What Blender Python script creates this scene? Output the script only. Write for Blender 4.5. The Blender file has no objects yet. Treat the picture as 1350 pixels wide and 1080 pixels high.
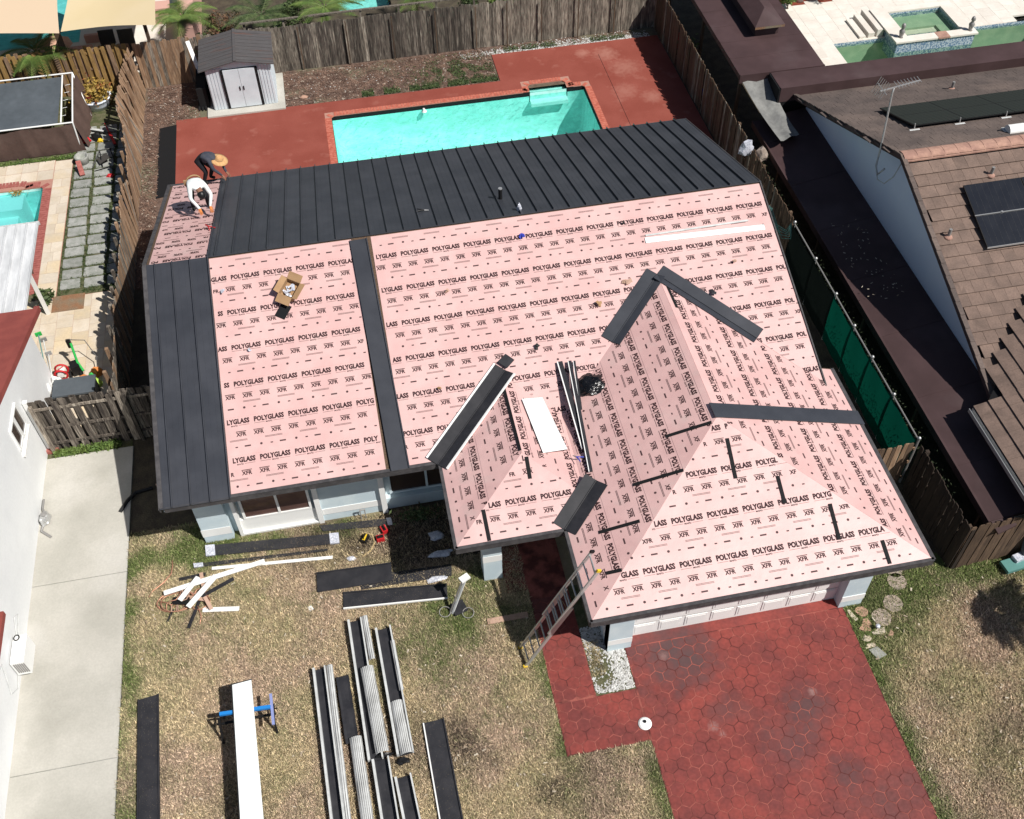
import bpy, bmesh, math, random
import numpy as np
from mathutils import Vector, Matrix, noise
R = random.Random(7)
NR = np.random.RandomState(11)
SC = bpy.context.scene
COL = SC.collection

# ------------------------------------------------------------------ camera, sky, sun, exposure
CAM = Vector((-1.6528, -21.6167, 22.6731)); YAW, PITCH, ROLL, FPX = 0.176, 0.8693, -0.0221, 1373.6553
def cam_axes():
    cy, sy, cp, sp = math.cos(YAW), math.sin(YAW), math.cos(PITCH), math.sin(PITCH)
    fwd = Vector((sy*cp, cy*cp, -sp)); right = Vector((cy, -sy, 0)); up = right.cross(fwd)
    cr, sr = math.cos(ROLL), math.sin(ROLL)
    return cr*right+sr*up, -sr*right+cr*up, fwd
cr_, cu_, cf_ = cam_axes()
cd = bpy.data.cameras.new('camera'); cam = bpy.data.objects.new('camera', cd); COL.objects.link(cam)
cam.matrix_world = Matrix(((cr_.x, cu_.x, -cf_.x, CAM.x), (cr_.y, cu_.y, -cf_.y, CAM.y), (cr_.z, cu_.z, -cf_.z, CAM.z), (0, 0, 0, 1)))
cd.sensor_fit = 'HORIZONTAL'; cd.sensor_width = 36; cd.lens = 36*FPX/1350; cd.clip_start = 0.1; cd.clip_end = 500
SC.camera = cam

SUN_EL, SUN_AZ = 52.3, 130.7        # degrees; azimuth clockwise from +Y
w = bpy.data.worlds.new('World'); SC.world = w; w.use_nodes = True
nt = w.node_tree; bg = nt.nodes['Background']; sky = nt.nodes.new('ShaderNodeTexSky')
sky.sky_type = 'NISHITA'; sky.sun_disc = False
sky.sun_elevation = math.radians(SUN_EL); sky.sun_rotation = math.radians(SUN_AZ)
nt.links.new(sky.outputs[0], bg.inputs[0]); bg.inputs[1].default_value = 0.05
sd = bpy.data.lights.new('sun', 'SUN'); sun = bpy.data.objects.new('sun', sd); COL.objects.link(sun)
sd.energy = 5.0; sd.angle = math.radians(0.5); sd.color = (1.0, 0.965, 0.91)
az, el = math.radians(SUN_AZ), math.radians(SUN_EL)
sdir = Vector((math.sin(az)*math.cos(el), math.cos(az)*math.cos(el), math.sin(el)))
sun.rotation_euler = sdir.to_track_quat('Z', 'Y').to_euler(); sun.location = (20, -20, 30)
SC.view_settings.view_transform = 'Standard'; SC.view_settings.look = 'None'
SC.view_settings.exposure = 0.10; SC.view_settings.gamma = 1; SC.view_settings.use_curve_mapping = False

# ------------------------------------------------------------------ materials
def nd(t, typ, **kw):
    n = t.nodes.new(typ)
    for k, v in kw.items(): setattr(n, k, v)
    return n
def mat(name, c1, c2=None, rough=0.8, scale=4.0, detail=6, fine=40.0, fine_amt=0.15, bump=0.0, bscale=None, metal=0.0,
        spec=0.3, rand=0.0, c3=None, s3=1.0, lo=0.4, hi=0.62, stretch=(1, 1, 1), lo3=.52, hi3=.66, world=False):
    m = bpy.data.materials.new(name); m.use_nodes = True; t = m.node_tree; b = t.nodes['Principled BSDF']
    tc = nd(t, 'ShaderNodeTexCoord'); mp = nd(t, 'ShaderNodeMapping'); mp.inputs['Scale'].default_value = stretch
    src = tc.outputs['Object']
    if world: src = nd(t, 'ShaderNodeNewGeometry').outputs['Position']
    if rand:
        osrc = src
        oi = nd(t, 'ShaderNodeObjectInfo'); mu = nd(t, 'ShaderNodeVectorMath', operation='SCALE')
        cmb = nd(t, 'ShaderNodeCombineXYZ')
        for i in range(3): t.links.new(oi.outputs['Random'], cmb.inputs[i])
        t.links.new(cmb.outputs[0], mu.inputs[0]); mu.inputs['Scale'].default_value = 37.0
        ad = nd(t, 'ShaderNodeVectorMath', operation='ADD'); t.links.new(src, ad.inputs[0]); t.links.new(mu.outputs[0], ad.inputs[1]); src = osrc if world else ad.outputs[0]
    t.links.new(src, mp.inputs[0])
    def noi(sc, det): 
        n = nd(t, 'ShaderNodeTexNoise'); n.inputs['Scale'].default_value = sc; n.inputs['Detail'].default_value = det
        t.links.new(mp.outputs[0], n.inputs['Vector']); return n.outputs['Fac']
    def rng(x, a, b_, c=0.0, d=1.0):
        r = nd(t, 'ShaderNodeMapRange'); t.links.new(x, r.inputs[0])
        r.inputs[1].default_value = a; r.inputs[2].default_value = b_; r.inputs[3].default_value = c; r.inputs[4].default_value = d
        return r.outputs[0]
    def mix(f, a, b_):
        x = nd(t, 'ShaderNodeMix', data_type='RGBA')
        if hasattr(f, 'is_linked') or not isinstance(f, float): t.links.new(f, x.inputs[0])
        else: x.inputs[0].default_value = f
        for i, q in ((6, a), (7, b_)):
            if isinstance(q, tuple): x.inputs[i].default_value = (*q[:3], 1)
            else: t.links.new(q, x.inputs[i])
        return x.outputs[2]
    cur = c1
    if c2: cur = mix(rng(noi(scale, detail), lo, hi), c1, c2)
    if c3: cur = mix(rng(noi(s3, 5), lo3, hi3), cur, c3)
    if fine_amt or rand:
        f = rng(noi(fine, 4), 0.25, 0.75, 1-fine_amt, 1+fine_amt)
        if rand:
            mm = nd(t, 'ShaderNodeMath', operation='MULTIPLY'); t.links.new(f, mm.inputs[0])
            t.links.new(rng(oi.outputs['Random'], 0, 1, 1-rand, 1+rand), mm.inputs[1]); f = mm.outputs[0]
        hs = nd(t, 'ShaderNodeHueSaturation'); t.links.new(f, hs.inputs['Value'])
        if isinstance(cur, tuple): hs.inputs['Color'].default_value = (*cur, 1)
        else: t.links.new(cur, hs.inputs['Color'])
        cur = hs.outputs[0]
    if isinstance(cur, tuple): b.inputs['Base Color'].default_value = (*cur, 1)
    else: t.links.new(cur, b.inputs['Base Color'])
    b.inputs['Roughness'].default_value = rough; b.inputs['Metallic'].default_value = metal
    b.inputs['Specular IOR Level'].default_value = spec
    if bump:
        bp = nd(t, 'ShaderNodeBump'); bp.inputs['Strength'].default_value = 1.0; bp.inputs['Distance'].default_value = bump
        t.links.new(noi(bscale or fine, 5), bp.inputs['Height']); t.links.new(bp.outputs[0], b.inputs['Normal'])
    return m
M = {}
M['pink'] = mat('pink_membrane', (.635, .395, .373), (.685, .44, .415), rough=.46, scale=1.1, fine=5, fine_amt=.04, bump=.008, bscale=2.2, spec=.75, c3=(.60, .43, .40), s3=2.3, lo3=.55, hi3=.8, world=True)
M['ink'] = mat('dark_ink', (.036, .013, .016), rough=.7, fine_amt=.3, fine=9)
M['ink2'] = mat('faint_ink', (.075, .04, .042), rough=.7, fine_amt=.2, fine=9)
M['metal'] = mat('charcoal_metal', (.037, .040, .049), (.049, .052, .062), rough=.38, scale=.8, fine=3, fine_amt=.10, bump=.008, bscale=1.3, spec=.45, rand=.05)
M['metal_flat'] = mat('charcoal_coil_metal', (.022, .022, .026), (.032, .031, .035), rough=.5, scale=3, fine=10, fine_amt=.1, spec=.4)
M['metal_side'] = mat('primer_side_metal', (.60, .61, .60), (.5, .51, .5), rough=.5, scale=5, fine=30, fine_amt=.1)
M['fascia'] = mat('fascia_metal', (.055, .052, .055), (.085, .08, .082), rough=.6, scale=6, fine_amt=.15)
M['wallw'] = mat('white_stucco', (.74, .82, .95), (.78, .85, .96), rough=.9, scale=.8, fine=60, fine_amt=.02, bump=.002, bscale=70)
M['wallb'] = mat('blue_grey_stucco', (.52, .62, .67), (.60, .69, .72), rough=.9, scale=2, fine=60, fine_amt=.05, bump=.002, bscale=70)
M['white'] = mat('white_paint', (.82, .82, .80), rough=.55, fine_amt=.04)
M['wht_sheet'] = mat('bright_white_sheet', (.86, .90, .88), rough=.5, scale=1, fine=2, fine_amt=.02)
M['wallL'] = mat('neighbour_white_wall', (.80, .81, .81), (.73, .74, .745), rough=.9, scale=.7, fine=14, fine_amt=.03, bump=.001, bscale=60)
M['cover_white'] = mat('chalky_white_aluminium', (.66, .67, .68), (.52, .53, .54), rough=.6, scale=1.3, fine=8, fine_amt=.08, stretch=(3, .6, 1), world=True)
M['black'] = mat('black_felt', (.008, .008, .009), rough=.8, fine_amt=.2)
M['glass'] = mat('dark_glass', (.05, .035, .03), rough=.08, spec=.6, fine_amt=0)
M['pane_dirty'] = mat('brown_window', (.10, .055, .045), (.16, .09, .075), rough=.12, scale=.8, spec=.6, fine_amt=0)
M['conc'] = mat('pale_concrete', (.48, .46, .41), (.40, .385, .34), rough=.95, scale=.7, fine=22, fine_amt=.07, c3=(.52, .50, .455), s3=.45, bump=.002, bscale=60)
M['conc_dk'] = mat('grey_paver', (.33, .33, .31), (.24, .25, .22), rough=.95, scale=5, fine=30, fine_amt=.2, rand=.12, bump=.004)
M['trav'] = mat('travertine', (.62, .54, .44), (.56, .47, .36), rough=.8, scale=2.0, fine=16, fine_amt=.08, rand=.08, c3=(.62, .50, .34), s3=.7)
M['trav_w'] = mat('pale_travertine', (.74, .70, .63), (.68, .62, .55), rough=.8, scale=1.2, fine=12, fine_amt=.05, rand=.04)
M['deck'] = mat('red_painted_deck', (.235, .055, .038), (.27, .07, .05), rough=.85, scale=.8, fine=26, fine_amt=.08, c3=(.33, .12, .09), s3=1.7, lo3=.6, hi3=.8)
M['hex'] = mat('red_stamped_concrete', (.24, .046, .036), (.165, .036, .032), rough=.72, scale=1.0, fine=13, fine_amt=.2, rand=.06, c3=(.13, .045, .042), s3=.42, lo3=.58, hi3=.72, bump=.004, bscale=14, spec=.4, world=True)
def add_stain(m, centres, col, seed=3.0):
    """oil and soot stains: ragged spots at fixed places on the paving"""
    t = m.node_tree; b = t.nodes['Principled BSDF']; src = b.inputs['Base Color'].links[0].from_socket
    geo = nd(t, 'ShaderNodeNewGeometry'); no = nd(t, 'ShaderNodeTexNoise'); no.inputs['Scale'].default_value = seed; no.inputs['Detail'].default_value = 7; t.links.new(geo.outputs['Position'], no.inputs['Vector'])
    for (x, y, r, k) in centres:
        d = nd(t, 'ShaderNodeVectorMath', operation='DISTANCE'); d.inputs[1].default_value = (x, y, .02); t.links.new(geo.outputs['Position'], d.inputs[0])
        a = nd(t, 'ShaderNodeMath', operation='MULTIPLY_ADD'); t.links.new(no.outputs[0], a.inputs[0]); a.inputs[1].default_value = -r*1.6; t.links.new(d.outputs['Value'], a.inputs[2])
        mr = nd(t, 'ShaderNodeMapRange'); t.links.new(a.outputs[0], mr.inputs[0]); mr.inputs[1].default_value = r*.45; mr.inputs[2].default_value = -r*.6; mr.inputs[3].default_value = 0; mr.inputs[4].default_value = k
        mx = nd(t, 'ShaderNodeMix', data_type='RGBA'); t.links.new(mr.outputs[0], mx.inputs[0]); t.links.new(src, mx.inputs[6]); mx.inputs[7].default_value = (*col, 1); src = mx.outputs[2]
    t.links.new(src, b.inputs['Base Color'])
add_stain(M['hex'], [(3.9, -10.9, 1.0, .8), (4.4, -11.3, .7, .6), (6.6, -12.9, .6, .7), (5.9, -13.6, .7, .55), (6.9, -14.6, .5, .5), (4.6, -12.6, .4, .45)], (.075, .048, .050))
add_stain(M['hex'], [(6.85, -12.55, .10, .8), (4.35, -12.9, .12, .7), (4.5, -13.1, .08, .7), (3.75, -11.0, .12, .5)], (.30, .17, .155), 16)
add_stain(M['conc'], [(-10.4, -9.9, .5, .35), (-9.8, -4.2, .7, .25), (-9.4, -7.5, .8, .25), (-10.2, -12.4, .7, .25), (-9.6, -2.6, .4, .3)], (.30, .29, .25), 2.2)
add_stain(M['deck'], [(8.9, 14.7, .5, .5), (9.4, 13.6, .6, .4), (9.0, 12.0, .5, .35), (8.0, 14.9, .3, .5), (9.9, 11.4, .4, .4)], (.45, .22, .17), 7)
M['grout'] = mat('red_groove', (.32, .095, .075), (.11, .030, .027), rough=.9, scale=2.6, fine_amt=.2, lo=.42, hi=.58, world=True)
M['coping'] = mat('coping_brick', (.40, .10, .065), (.50, .16, .11), rough=.8, scale=9, fine_amt=.15, rand=.1)
M['coping_l'] = mat('dull_coping_brick', (.30, .09, .075), (.38, .13, .11), rough=.8, scale=9, fine_amt=.15)
M['mortar'] = mat('brick_mortar', (.42, .22, .17), rough=.9, fine_amt=.2)
M['soil'] = mat('mulched_soil', (.10, .062, .047), (.17, .115, .09), rough=.97, scale=6, fine=40, fine_amt=.4, c3=(.15, .14, .09), s3=.6, bump=.03, bscale=25)
M['chip'] = mat('bark_chip', (.24, .15, .11), (.10, .06, .045), rough=.95, scale=3, fine=20, fine_amt=.4, c3=(.45, .37, .30), s3=7, lo3=.6, hi3=.64)
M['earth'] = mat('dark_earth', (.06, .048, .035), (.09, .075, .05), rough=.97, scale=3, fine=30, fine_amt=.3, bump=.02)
M['chip2'] = mat('pale_chip', (.62, .55, .44), (.28, .2, .13), rough=.9, scale=2.5, fine_amt=.3)
M['rock'] = mat('white_rock', (.62, .62, .60), (.40, .39, .37), rough=.85, scale=14, fine_amt=.15)
M['wood_grey'] = mat('weathered_wood', (.24, .205, .165), (.085, .07, .058), rough=.92, scale=3, stretch=(9, 9, .9), fine=9, fine_amt=.25, rand=.42, c3=(.38, .34, .28), s3=2.2, lo3=.56, hi3=.72)
M['wood_tan'] = mat('tan_wood', (.34, .215, .13), (.22, .14, .09), rough=.9, scale=3, stretch=(9, 9, .9), fine=9, fine_amt=.2, rand=.2, c3=(.44, .33, .24), s3=2, lo3=.55, hi3=.75)
M['wood_yel'] = mat('yellowish_wood', (.36, .22, .075), (.25, .15, .06), rough=.9, scale=3, stretch=(9, 9, .9), fine=9, fine_amt=.2, rand=.18)
M['wood_old'] = mat('grey_brown_old_wood', (.12, .10, .082), (.045, .037, .032), rough=.95, scale=2.6, stretch=(10, 10, .8), fine=10, fine_amt=.3, rand=.45, c3=(.32, .28, .23), s3=2, lo3=.55, hi3=.75)
M['wood_dk'] = mat('brown_dark_wood', (.13, .085, .055), (.08, .052, .036), rough=.92, scale=3, stretch=(9, 9, .9), fine=9, fine_amt=.2, rand=.25)
M['wood_shade'] = mat('shade_painted_wood', (.045, .032, .024), (.03, .022, .018), rough=.92, scale=3, stretch=(9, 9, .9), fine=9, fine_amt=.2, rand=.25)  # wood colour darkened to stand for the neighbour roof's shadow
M['brownroof'] = mat('dark_brown_roofing', (.054, .030, .030), (.070, .040, .041), rough=.62, scale=.7, fine=3, fine_amt=.08, c3=(.085, .055, .056), s3=.5, lo3=.55, hi3=.7, spec=.35)
M['tile'] = mat('brown_roof_tile', (.20, .140, .113), (.155, .110, .090), rough=.9, scale=2.2, fine=24, fine_amt=.16, rand=.10, c3=(.12, .085, .07), s3=1.1, bump=.004, bscale=30, lo3=.58, hi3=.8)
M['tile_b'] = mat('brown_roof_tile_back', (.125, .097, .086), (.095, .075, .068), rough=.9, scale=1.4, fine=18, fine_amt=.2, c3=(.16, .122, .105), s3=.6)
M['ridge'] = mat('ridge_mortar_tile', (.42, .25, .19), (.33, .19, .15), rough=.9, scale=4, fine=14, fine_amt=.12)
M['solar'] = mat('black_solar_cell', (.008, .010, .016), (.012, .014, .02), rough=.25, scale=3, fine_amt=0, spec=.5)
M['solar_g'] = mat('greenish_solar_cell', (.012, .018, .015), rough=.3, fine_amt=0, spec=.5)
M['alu'] = mat('aluminium', (.55, .55, .54), rough=.38, metal=.6, fine_amt=.08)
M['steel'] = mat('grey_pole', (.30, .29, .28), rough=.5, metal=.3, fine_amt=.1)
M['terracotta'] = mat('terracotta_roof', (.30, .075, .06), (.25, .06, .05), rough=.8, scale=2, fine_amt=.08)
M['plaster'] = mat('turquoise_plaster', (.44, .78, .72), (.56, .87, .82), rough=.8, scale=2.6, detail=9, fine=8, fine_amt=.13, stretch=(.7, 1.3, 1))  # mottled colour imitates light ripples on the pool floor
M['plaster_g'] = mat('green_plaster', (.30, .40, .30), (.38, .46, .35), rough=.8, scale=2, fine_amt=.05)
M['plaster_step'] = mat('pale_step_plaster', (.66, .86, .82), rough=.8, fine_amt=.03)
M['mosaic'] = mat('blue_mosaic', (.12, .20, .32), (.45, .52, .58), rough=.3, scale=16, fine=40, fine_amt=.25, lo=.47, hi=.53)
M['tarp'] = mat('grey_tarp', (.075, .088, .10), (.095, .11, .125), rough=.75, scale=.8, fine=5, fine_amt=.1, bump=.02, bscale=3)
M['curtain'] = mat('brown_curtain', (.085, .052, .043), (.11, .07, .058), rough=.9, scale=1, fine=7, fine_amt=.1, bump=.03, bscale=2.5)
M['greyfab'] = mat('grey_mesh_fabric', (.17, .17, .165), (.22, .22, .21), rough=.9, scale=1.5, fine=8, fine_amt=.15, bump=.04, bscale=4)
M['sail'] = mat('beige_shade_sail', (.62, .50, .30), (.64, .52, .33), rough=.9, scale=.5, fine_amt=.03)
M['sail2'] = mat('peach_shade_sail', (.68, .52, .36), rough=.9, fine_amt=.03)
M['orange'] = mat('orange_rubber', (.62, .22, .06), rough=.6, fine_amt=.1)
M['red'] = mat('red_plastic', (.50, .02, .025), rough=.45, fine_amt=.1)
M['blue'] = mat('blue_steel', (.02, .22, .62), rough=.45, fine_amt=.08)
M['periw'] = mat('pale_blue_steel', (.26, .30, .55), rough=.5, fine_amt=.15)
M['teal'] = mat('teal_plastic', (.10, .24, .22), rough=.5, fine_amt=.1)
M['greenp'] = mat('green_plastic', (.03, .42, .08), rough=.5, fine_amt=.1)
M['lime'] = mat('lime_plastic', (.45, .68, .12), rough=.5, fine_amt=.1)
M['yellow'] = mat('yellow_plastic', (.75, .50, .03), rough=.5, fine_amt=.05)
M['bluep'] = mat('blue_plastic', (.04, .06, .42), rough=.5, fine_amt=.05)
M['blackp'] = mat('black_plastic', (.012, .012, .013), rough=.4, fine_amt=.1)
M['bag'] = mat('black_bag_plastic', (.006, .006, .007), rough=.22, spec=.5, fine_amt=0, bump=.02, bscale=12)
M['card'] = mat('cardboard', (.38, .235, .125), (.33, .20, .105), rough=.9, scale=4, fine_amt=.06)
M['clear'] = mat('plastic_wrap', (.45, .47, .55), (.62, .63, .68), rough=.2, scale=20, fine=30, fine_amt=.3, spec=.7, bump=.01, bscale=40)
M['pinkwood'] = mat('raw_board', (.50, .33, .25), (.42, .27, .2), rough=.85, scale=3, fine_amt=.1)
M['straw'] = mat('straw_hat', (.60, .36, .17), (.50, .28, .12), rough=.9, scale=20, fine_amt=.15)
M['skin'] = mat('skin', (.26, .13, .085), rough=.6, fine_amt=.05)
M['shirtw'] = mat('white_shirt', (.78, .82, .80), (.66, .70, .70), rough=.9, scale=5, fine_amt=.06, bump=.02, bscale=9)
M['shirtg'] = mat('grey_shirt', (.045, .05, .07), (.07, .07, .085), rough=.9, scale=6, fine_amt=.2)
M['pants'] = mat('black_trousers', (.012, .012, .016), rough=.9, fine_amt=.2)
M['rubber'] = mat('black_rubber', (.015, .015, .015), rough=.6, fine_amt=.1)
M['stone_f'] = mat('flagstone', (.42, .33, .27), (.35, .29, .25), rough=.9, scale=4, fine=20, fine_amt=.12, rand=.08, bump=.004)
M['stone_p'] = mat('pinkish_flagstone', (.50, .30, .21), (.44, .27, .2), rough=.9, scale=4, fine=20, fine_amt=.12, rand=.08)
M['leafd'] = mat('dark_leaf', (.045, .075, .025), (.09, .12, .045), rough=.6, scale=5, fine=10, fine_amt=.35)
M['leaf_shade'] = mat('shade_painted_leaf', (.012, .02, .008), (.03, .04, .015), rough=.8, fine_amt=.3)  # leaf colour darkened to paint in the shade of the fence gap
M['leafg'] = mat('palm_leaf', (.09, .15, .035), (.14, .19, .05), rough=.55, scale=3, fine=10, fine_amt=.3)
M['leafy'] = mat('golden_leaf', (.42, .27, .06), (.26, .2, .05), rough=.6, scale=6, fine=12, fine_amt=.35, c3=(.22, .03, .02), s3=3)
M['leafr'] = mat('dry_red_leaf', (.16, .07, .045), (.10, .09, .04), rough=.7, scale=4, fine_amt=.3)
M['bark'] = mat('bark', (.16, .12, .09), (.10, .08, .06), rough=.95, scale=8, fine_amt=.2)
M['moss'] = mat('mossy_soil', (.075, .085, .035), (.13, .12, .07), rough=.95, scale=5, fine=30, fine_amt=.3, bump=.02)
M['redmulch'] = mat('red_mulch', (.27, .06, .035), (.17, .04, .025), rough=.95, scale=8, fine=40, fine_amt=.4, bump=.03)
M['copper'] = mat('copper_pipe', (.55, .28, .19), rough=.4, metal=.5, fine_amt=.15)
M['mat_br'] = mat('brown_doormat', (.25, .13, .07), (.20, .17, .12), rough=.95, scale=2, fine=30, fine_amt=.25)
M['shedroof'] = mat('brown_shed_roof', (.085, .078, .078), (.10, .094, .094), rough=.6, scale=2, stretch=(1, 6, 1), fine=12, fine_amt=.15, c3=(.12, .07, .058), s3=1.0, lo3=.58, hi3=.7)
M['shedwall'] = mat('white_shed_siding', (.66, .72, .76), (.60, .66, .70), rough=.6, scale=2, fine_amt=.05)
M['pinkwall'] = mat('peach_wall', (.60, .36, .30), rough=.9, fine_amt=.08)
M['ochre'] = mat('peach_umbrella', (.70, .42, .30), rough=.9, fine_amt=.05)
M['chairm'] = mat('dark_sling', (.06, .055, .05), rough=.8, fine_amt=.2)
M['rope'] = mat('rope', (.45, .34, .18), rough=.9, fine_amt=.2)

def water_mat(name, tint, bumpd=.012, sc=5.0, tr=.93):
    m = bpy.data.materials.new(name); m.use_nodes = True; t = m.node_tree; t.nodes.clear()
    out = nd(t, 'ShaderNodeOutputMaterial'); tr_ = nd(t, 'ShaderNodeBsdfTransparent'); gl = nd(t, 'ShaderNodeBsdfGlossy')
    tr_.inputs[0].default_value = (*tint, 1); gl.inputs['Roughness'].default_value = .03
    fr = nd(t, 'ShaderNodeFresnel'); fr.inputs[0].default_value = 1.33; mx = nd(t, 'ShaderNodeMixShader')
    no = nd(t, 'ShaderNodeTexNoise'); no.inputs['Scale'].default_value = sc; no.inputs['Detail'].default_value = 4; no.inputs['Distortion'].default_value = 1.2
    tc = nd(t, 'ShaderNodeTexCoord'); t.links.new(tc.outputs['Object'], no.inputs['Vector'])
    bp = nd(t, 'ShaderNodeBump'); bp.inputs['Distance'].default_value = bumpd; t.links.new(no.outputs[0], bp.inputs['Height'])
    t.links.new(bp.outputs[0], gl.inputs['Normal']); t.links.new(bp.outputs[0], fr.inputs['Normal'])
    t.links.new(fr.outputs[0], mx.inputs[0]); t.links.new(tr_.outputs[0], mx.inputs[1]); t.links.new(gl.outputs[0], mx.inputs[2])
    t.links.new(mx.outputs[0], out.inputs[0]); return m
M['water'] = water_mat('pool_water', (.62, .90, .88), .035, 4.5)
M['water_l'] = water_mat('blue_pool_water', (.48, .78, .80))
M['water_g'] = water_mat('green_pool_water', (.74, .84, .76))

def fabric_mat(name, col, trans):
    m = bpy.data.materials.new(name); m.use_nodes = True; t = m.node_tree; t.nodes.clear()
    out = nd(t, 'ShaderNodeOutputMaterial'); d = nd(t, 'ShaderNodeBsdfDiffuse'); tl = nd(t, 'ShaderNodeBsdfTranslucent'); mx = nd(t, 'ShaderNodeMixShader')
    d.inputs[0].default_value = (*col, 1); tl.inputs[0].default_value = (*col, 1); mx.inputs[0].default_value = trans
    t.links.new(d.outputs[0], mx.inputs[1]); t.links.new(tl.outputs[0], mx.inputs[2]); t.links.new(mx.outputs[0], out.inputs[0]); return m
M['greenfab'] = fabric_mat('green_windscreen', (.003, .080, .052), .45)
M['shadefab'] = fabric_mat('shade_painted_windscreen', (.012, .016, .014), .2)  # near-black copy of the green cloth, shade put into its colour

def attr_mat(name, rough=.95):
    m = bpy.data.materials.new(name); m.use_nodes = True; t = m.node_tree; b = t.nodes['Principled BSDF']
    a = nd(t, 'ShaderNodeAttribute'); a.attribute_name = 'green'
    no = nd(t, 'ShaderNodeTexNoise'); no.inputs['Scale'].default_value = 13; no.inputs['Detail'].default_value = 8; no.inputs['Roughness'].default_value = .75
    tc = nd(t, 'ShaderNodeTexCoord'); t.links.new(tc.outputs['Object'], no.inputs['Vector'])
    r1 = nd(t, 'ShaderNodeMix', data_type='RGBA'); r1.inputs[6].default_value = (.31, .225, .13, 1); r1.inputs[7].default_value = (.72, .60, .39, 1); t.links.new(no.outputs[0], r1.inputs[0])
    r2 = nd(t, 'ShaderNodeMix', data_type='RGBA'); r2.inputs[6].default_value = (.05, .075, .018, 1); r2.inputs[7].default_value = (.20, .25, .085, 1); t.links.new(no.outputs[0], r2.inputs[0])
    r3 = nd(t, 'ShaderNodeMix', data_type='RGBA'); t.links.new(a.outputs['Fac'], r3.inputs[0]); t.links.new(r1.outputs[2], r3.inputs[6]); t.links.new(r2.outputs[2], r3.inputs[7])
    a2 = nd(t, 'ShaderNodeAttribute'); a2.attribute_name = 'shade'  # dark soil patches, plus painted shade at the entrance
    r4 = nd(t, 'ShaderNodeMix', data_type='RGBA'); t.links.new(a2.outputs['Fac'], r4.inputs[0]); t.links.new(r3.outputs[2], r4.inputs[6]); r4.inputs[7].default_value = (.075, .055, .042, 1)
    n2 = nd(t, 'ShaderNodeTexNoise'); n2.inputs['Scale'].default_value = .55; n2.inputs['Detail'].default_value = 5; t.links.new(tc.outputs['Object'], n2.inputs['Vector']); m2_ = nd(t, 'ShaderNodeMapRange'); t.links.new(n2.outputs[0], m2_.inputs[0]); m2_.inputs[1].default_value = .42; m2_.inputs[2].default_value = .6
    r5 = nd(t, 'ShaderNodeMix', data_type='RGBA'); t.links.new(no.outputs[0], r5.inputs[0]); r5.inputs[6].default_value = (.29, .19, .13, 1); r5.inputs[7].default_value = (.72, .56, .42, 1)
    r6 = nd(t, 'ShaderNodeMix', data_type='RGBA'); t.links.new(m2_.outputs[0], r6.inputs[0]); t.links.new(r1.outputs[2], r6.inputs[6]); t.links.new(r5.outputs[2], r6.inputs[7]); t.links.new(r6.outputs[2], r3.inputs[6])
    a3 = nd(t, 'ShaderNodeAttribute'); a3.attribute_name = 'val'; hs = nd(t, 'ShaderNodeHueSaturation'); t.links.new(a3.outputs['Fac'], hs.inputs['Value']); t.links.new(r4.outputs[2], hs.inputs['Color'])
    t.links.new(hs.outputs[0], b.inputs['Base Color']); b.inputs['Roughness'].default_value = rough; b.inputs['Specular IOR Level'].default_value = .2
    return m
M['lawn'] = attr_mat('dry_lawn')

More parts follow.
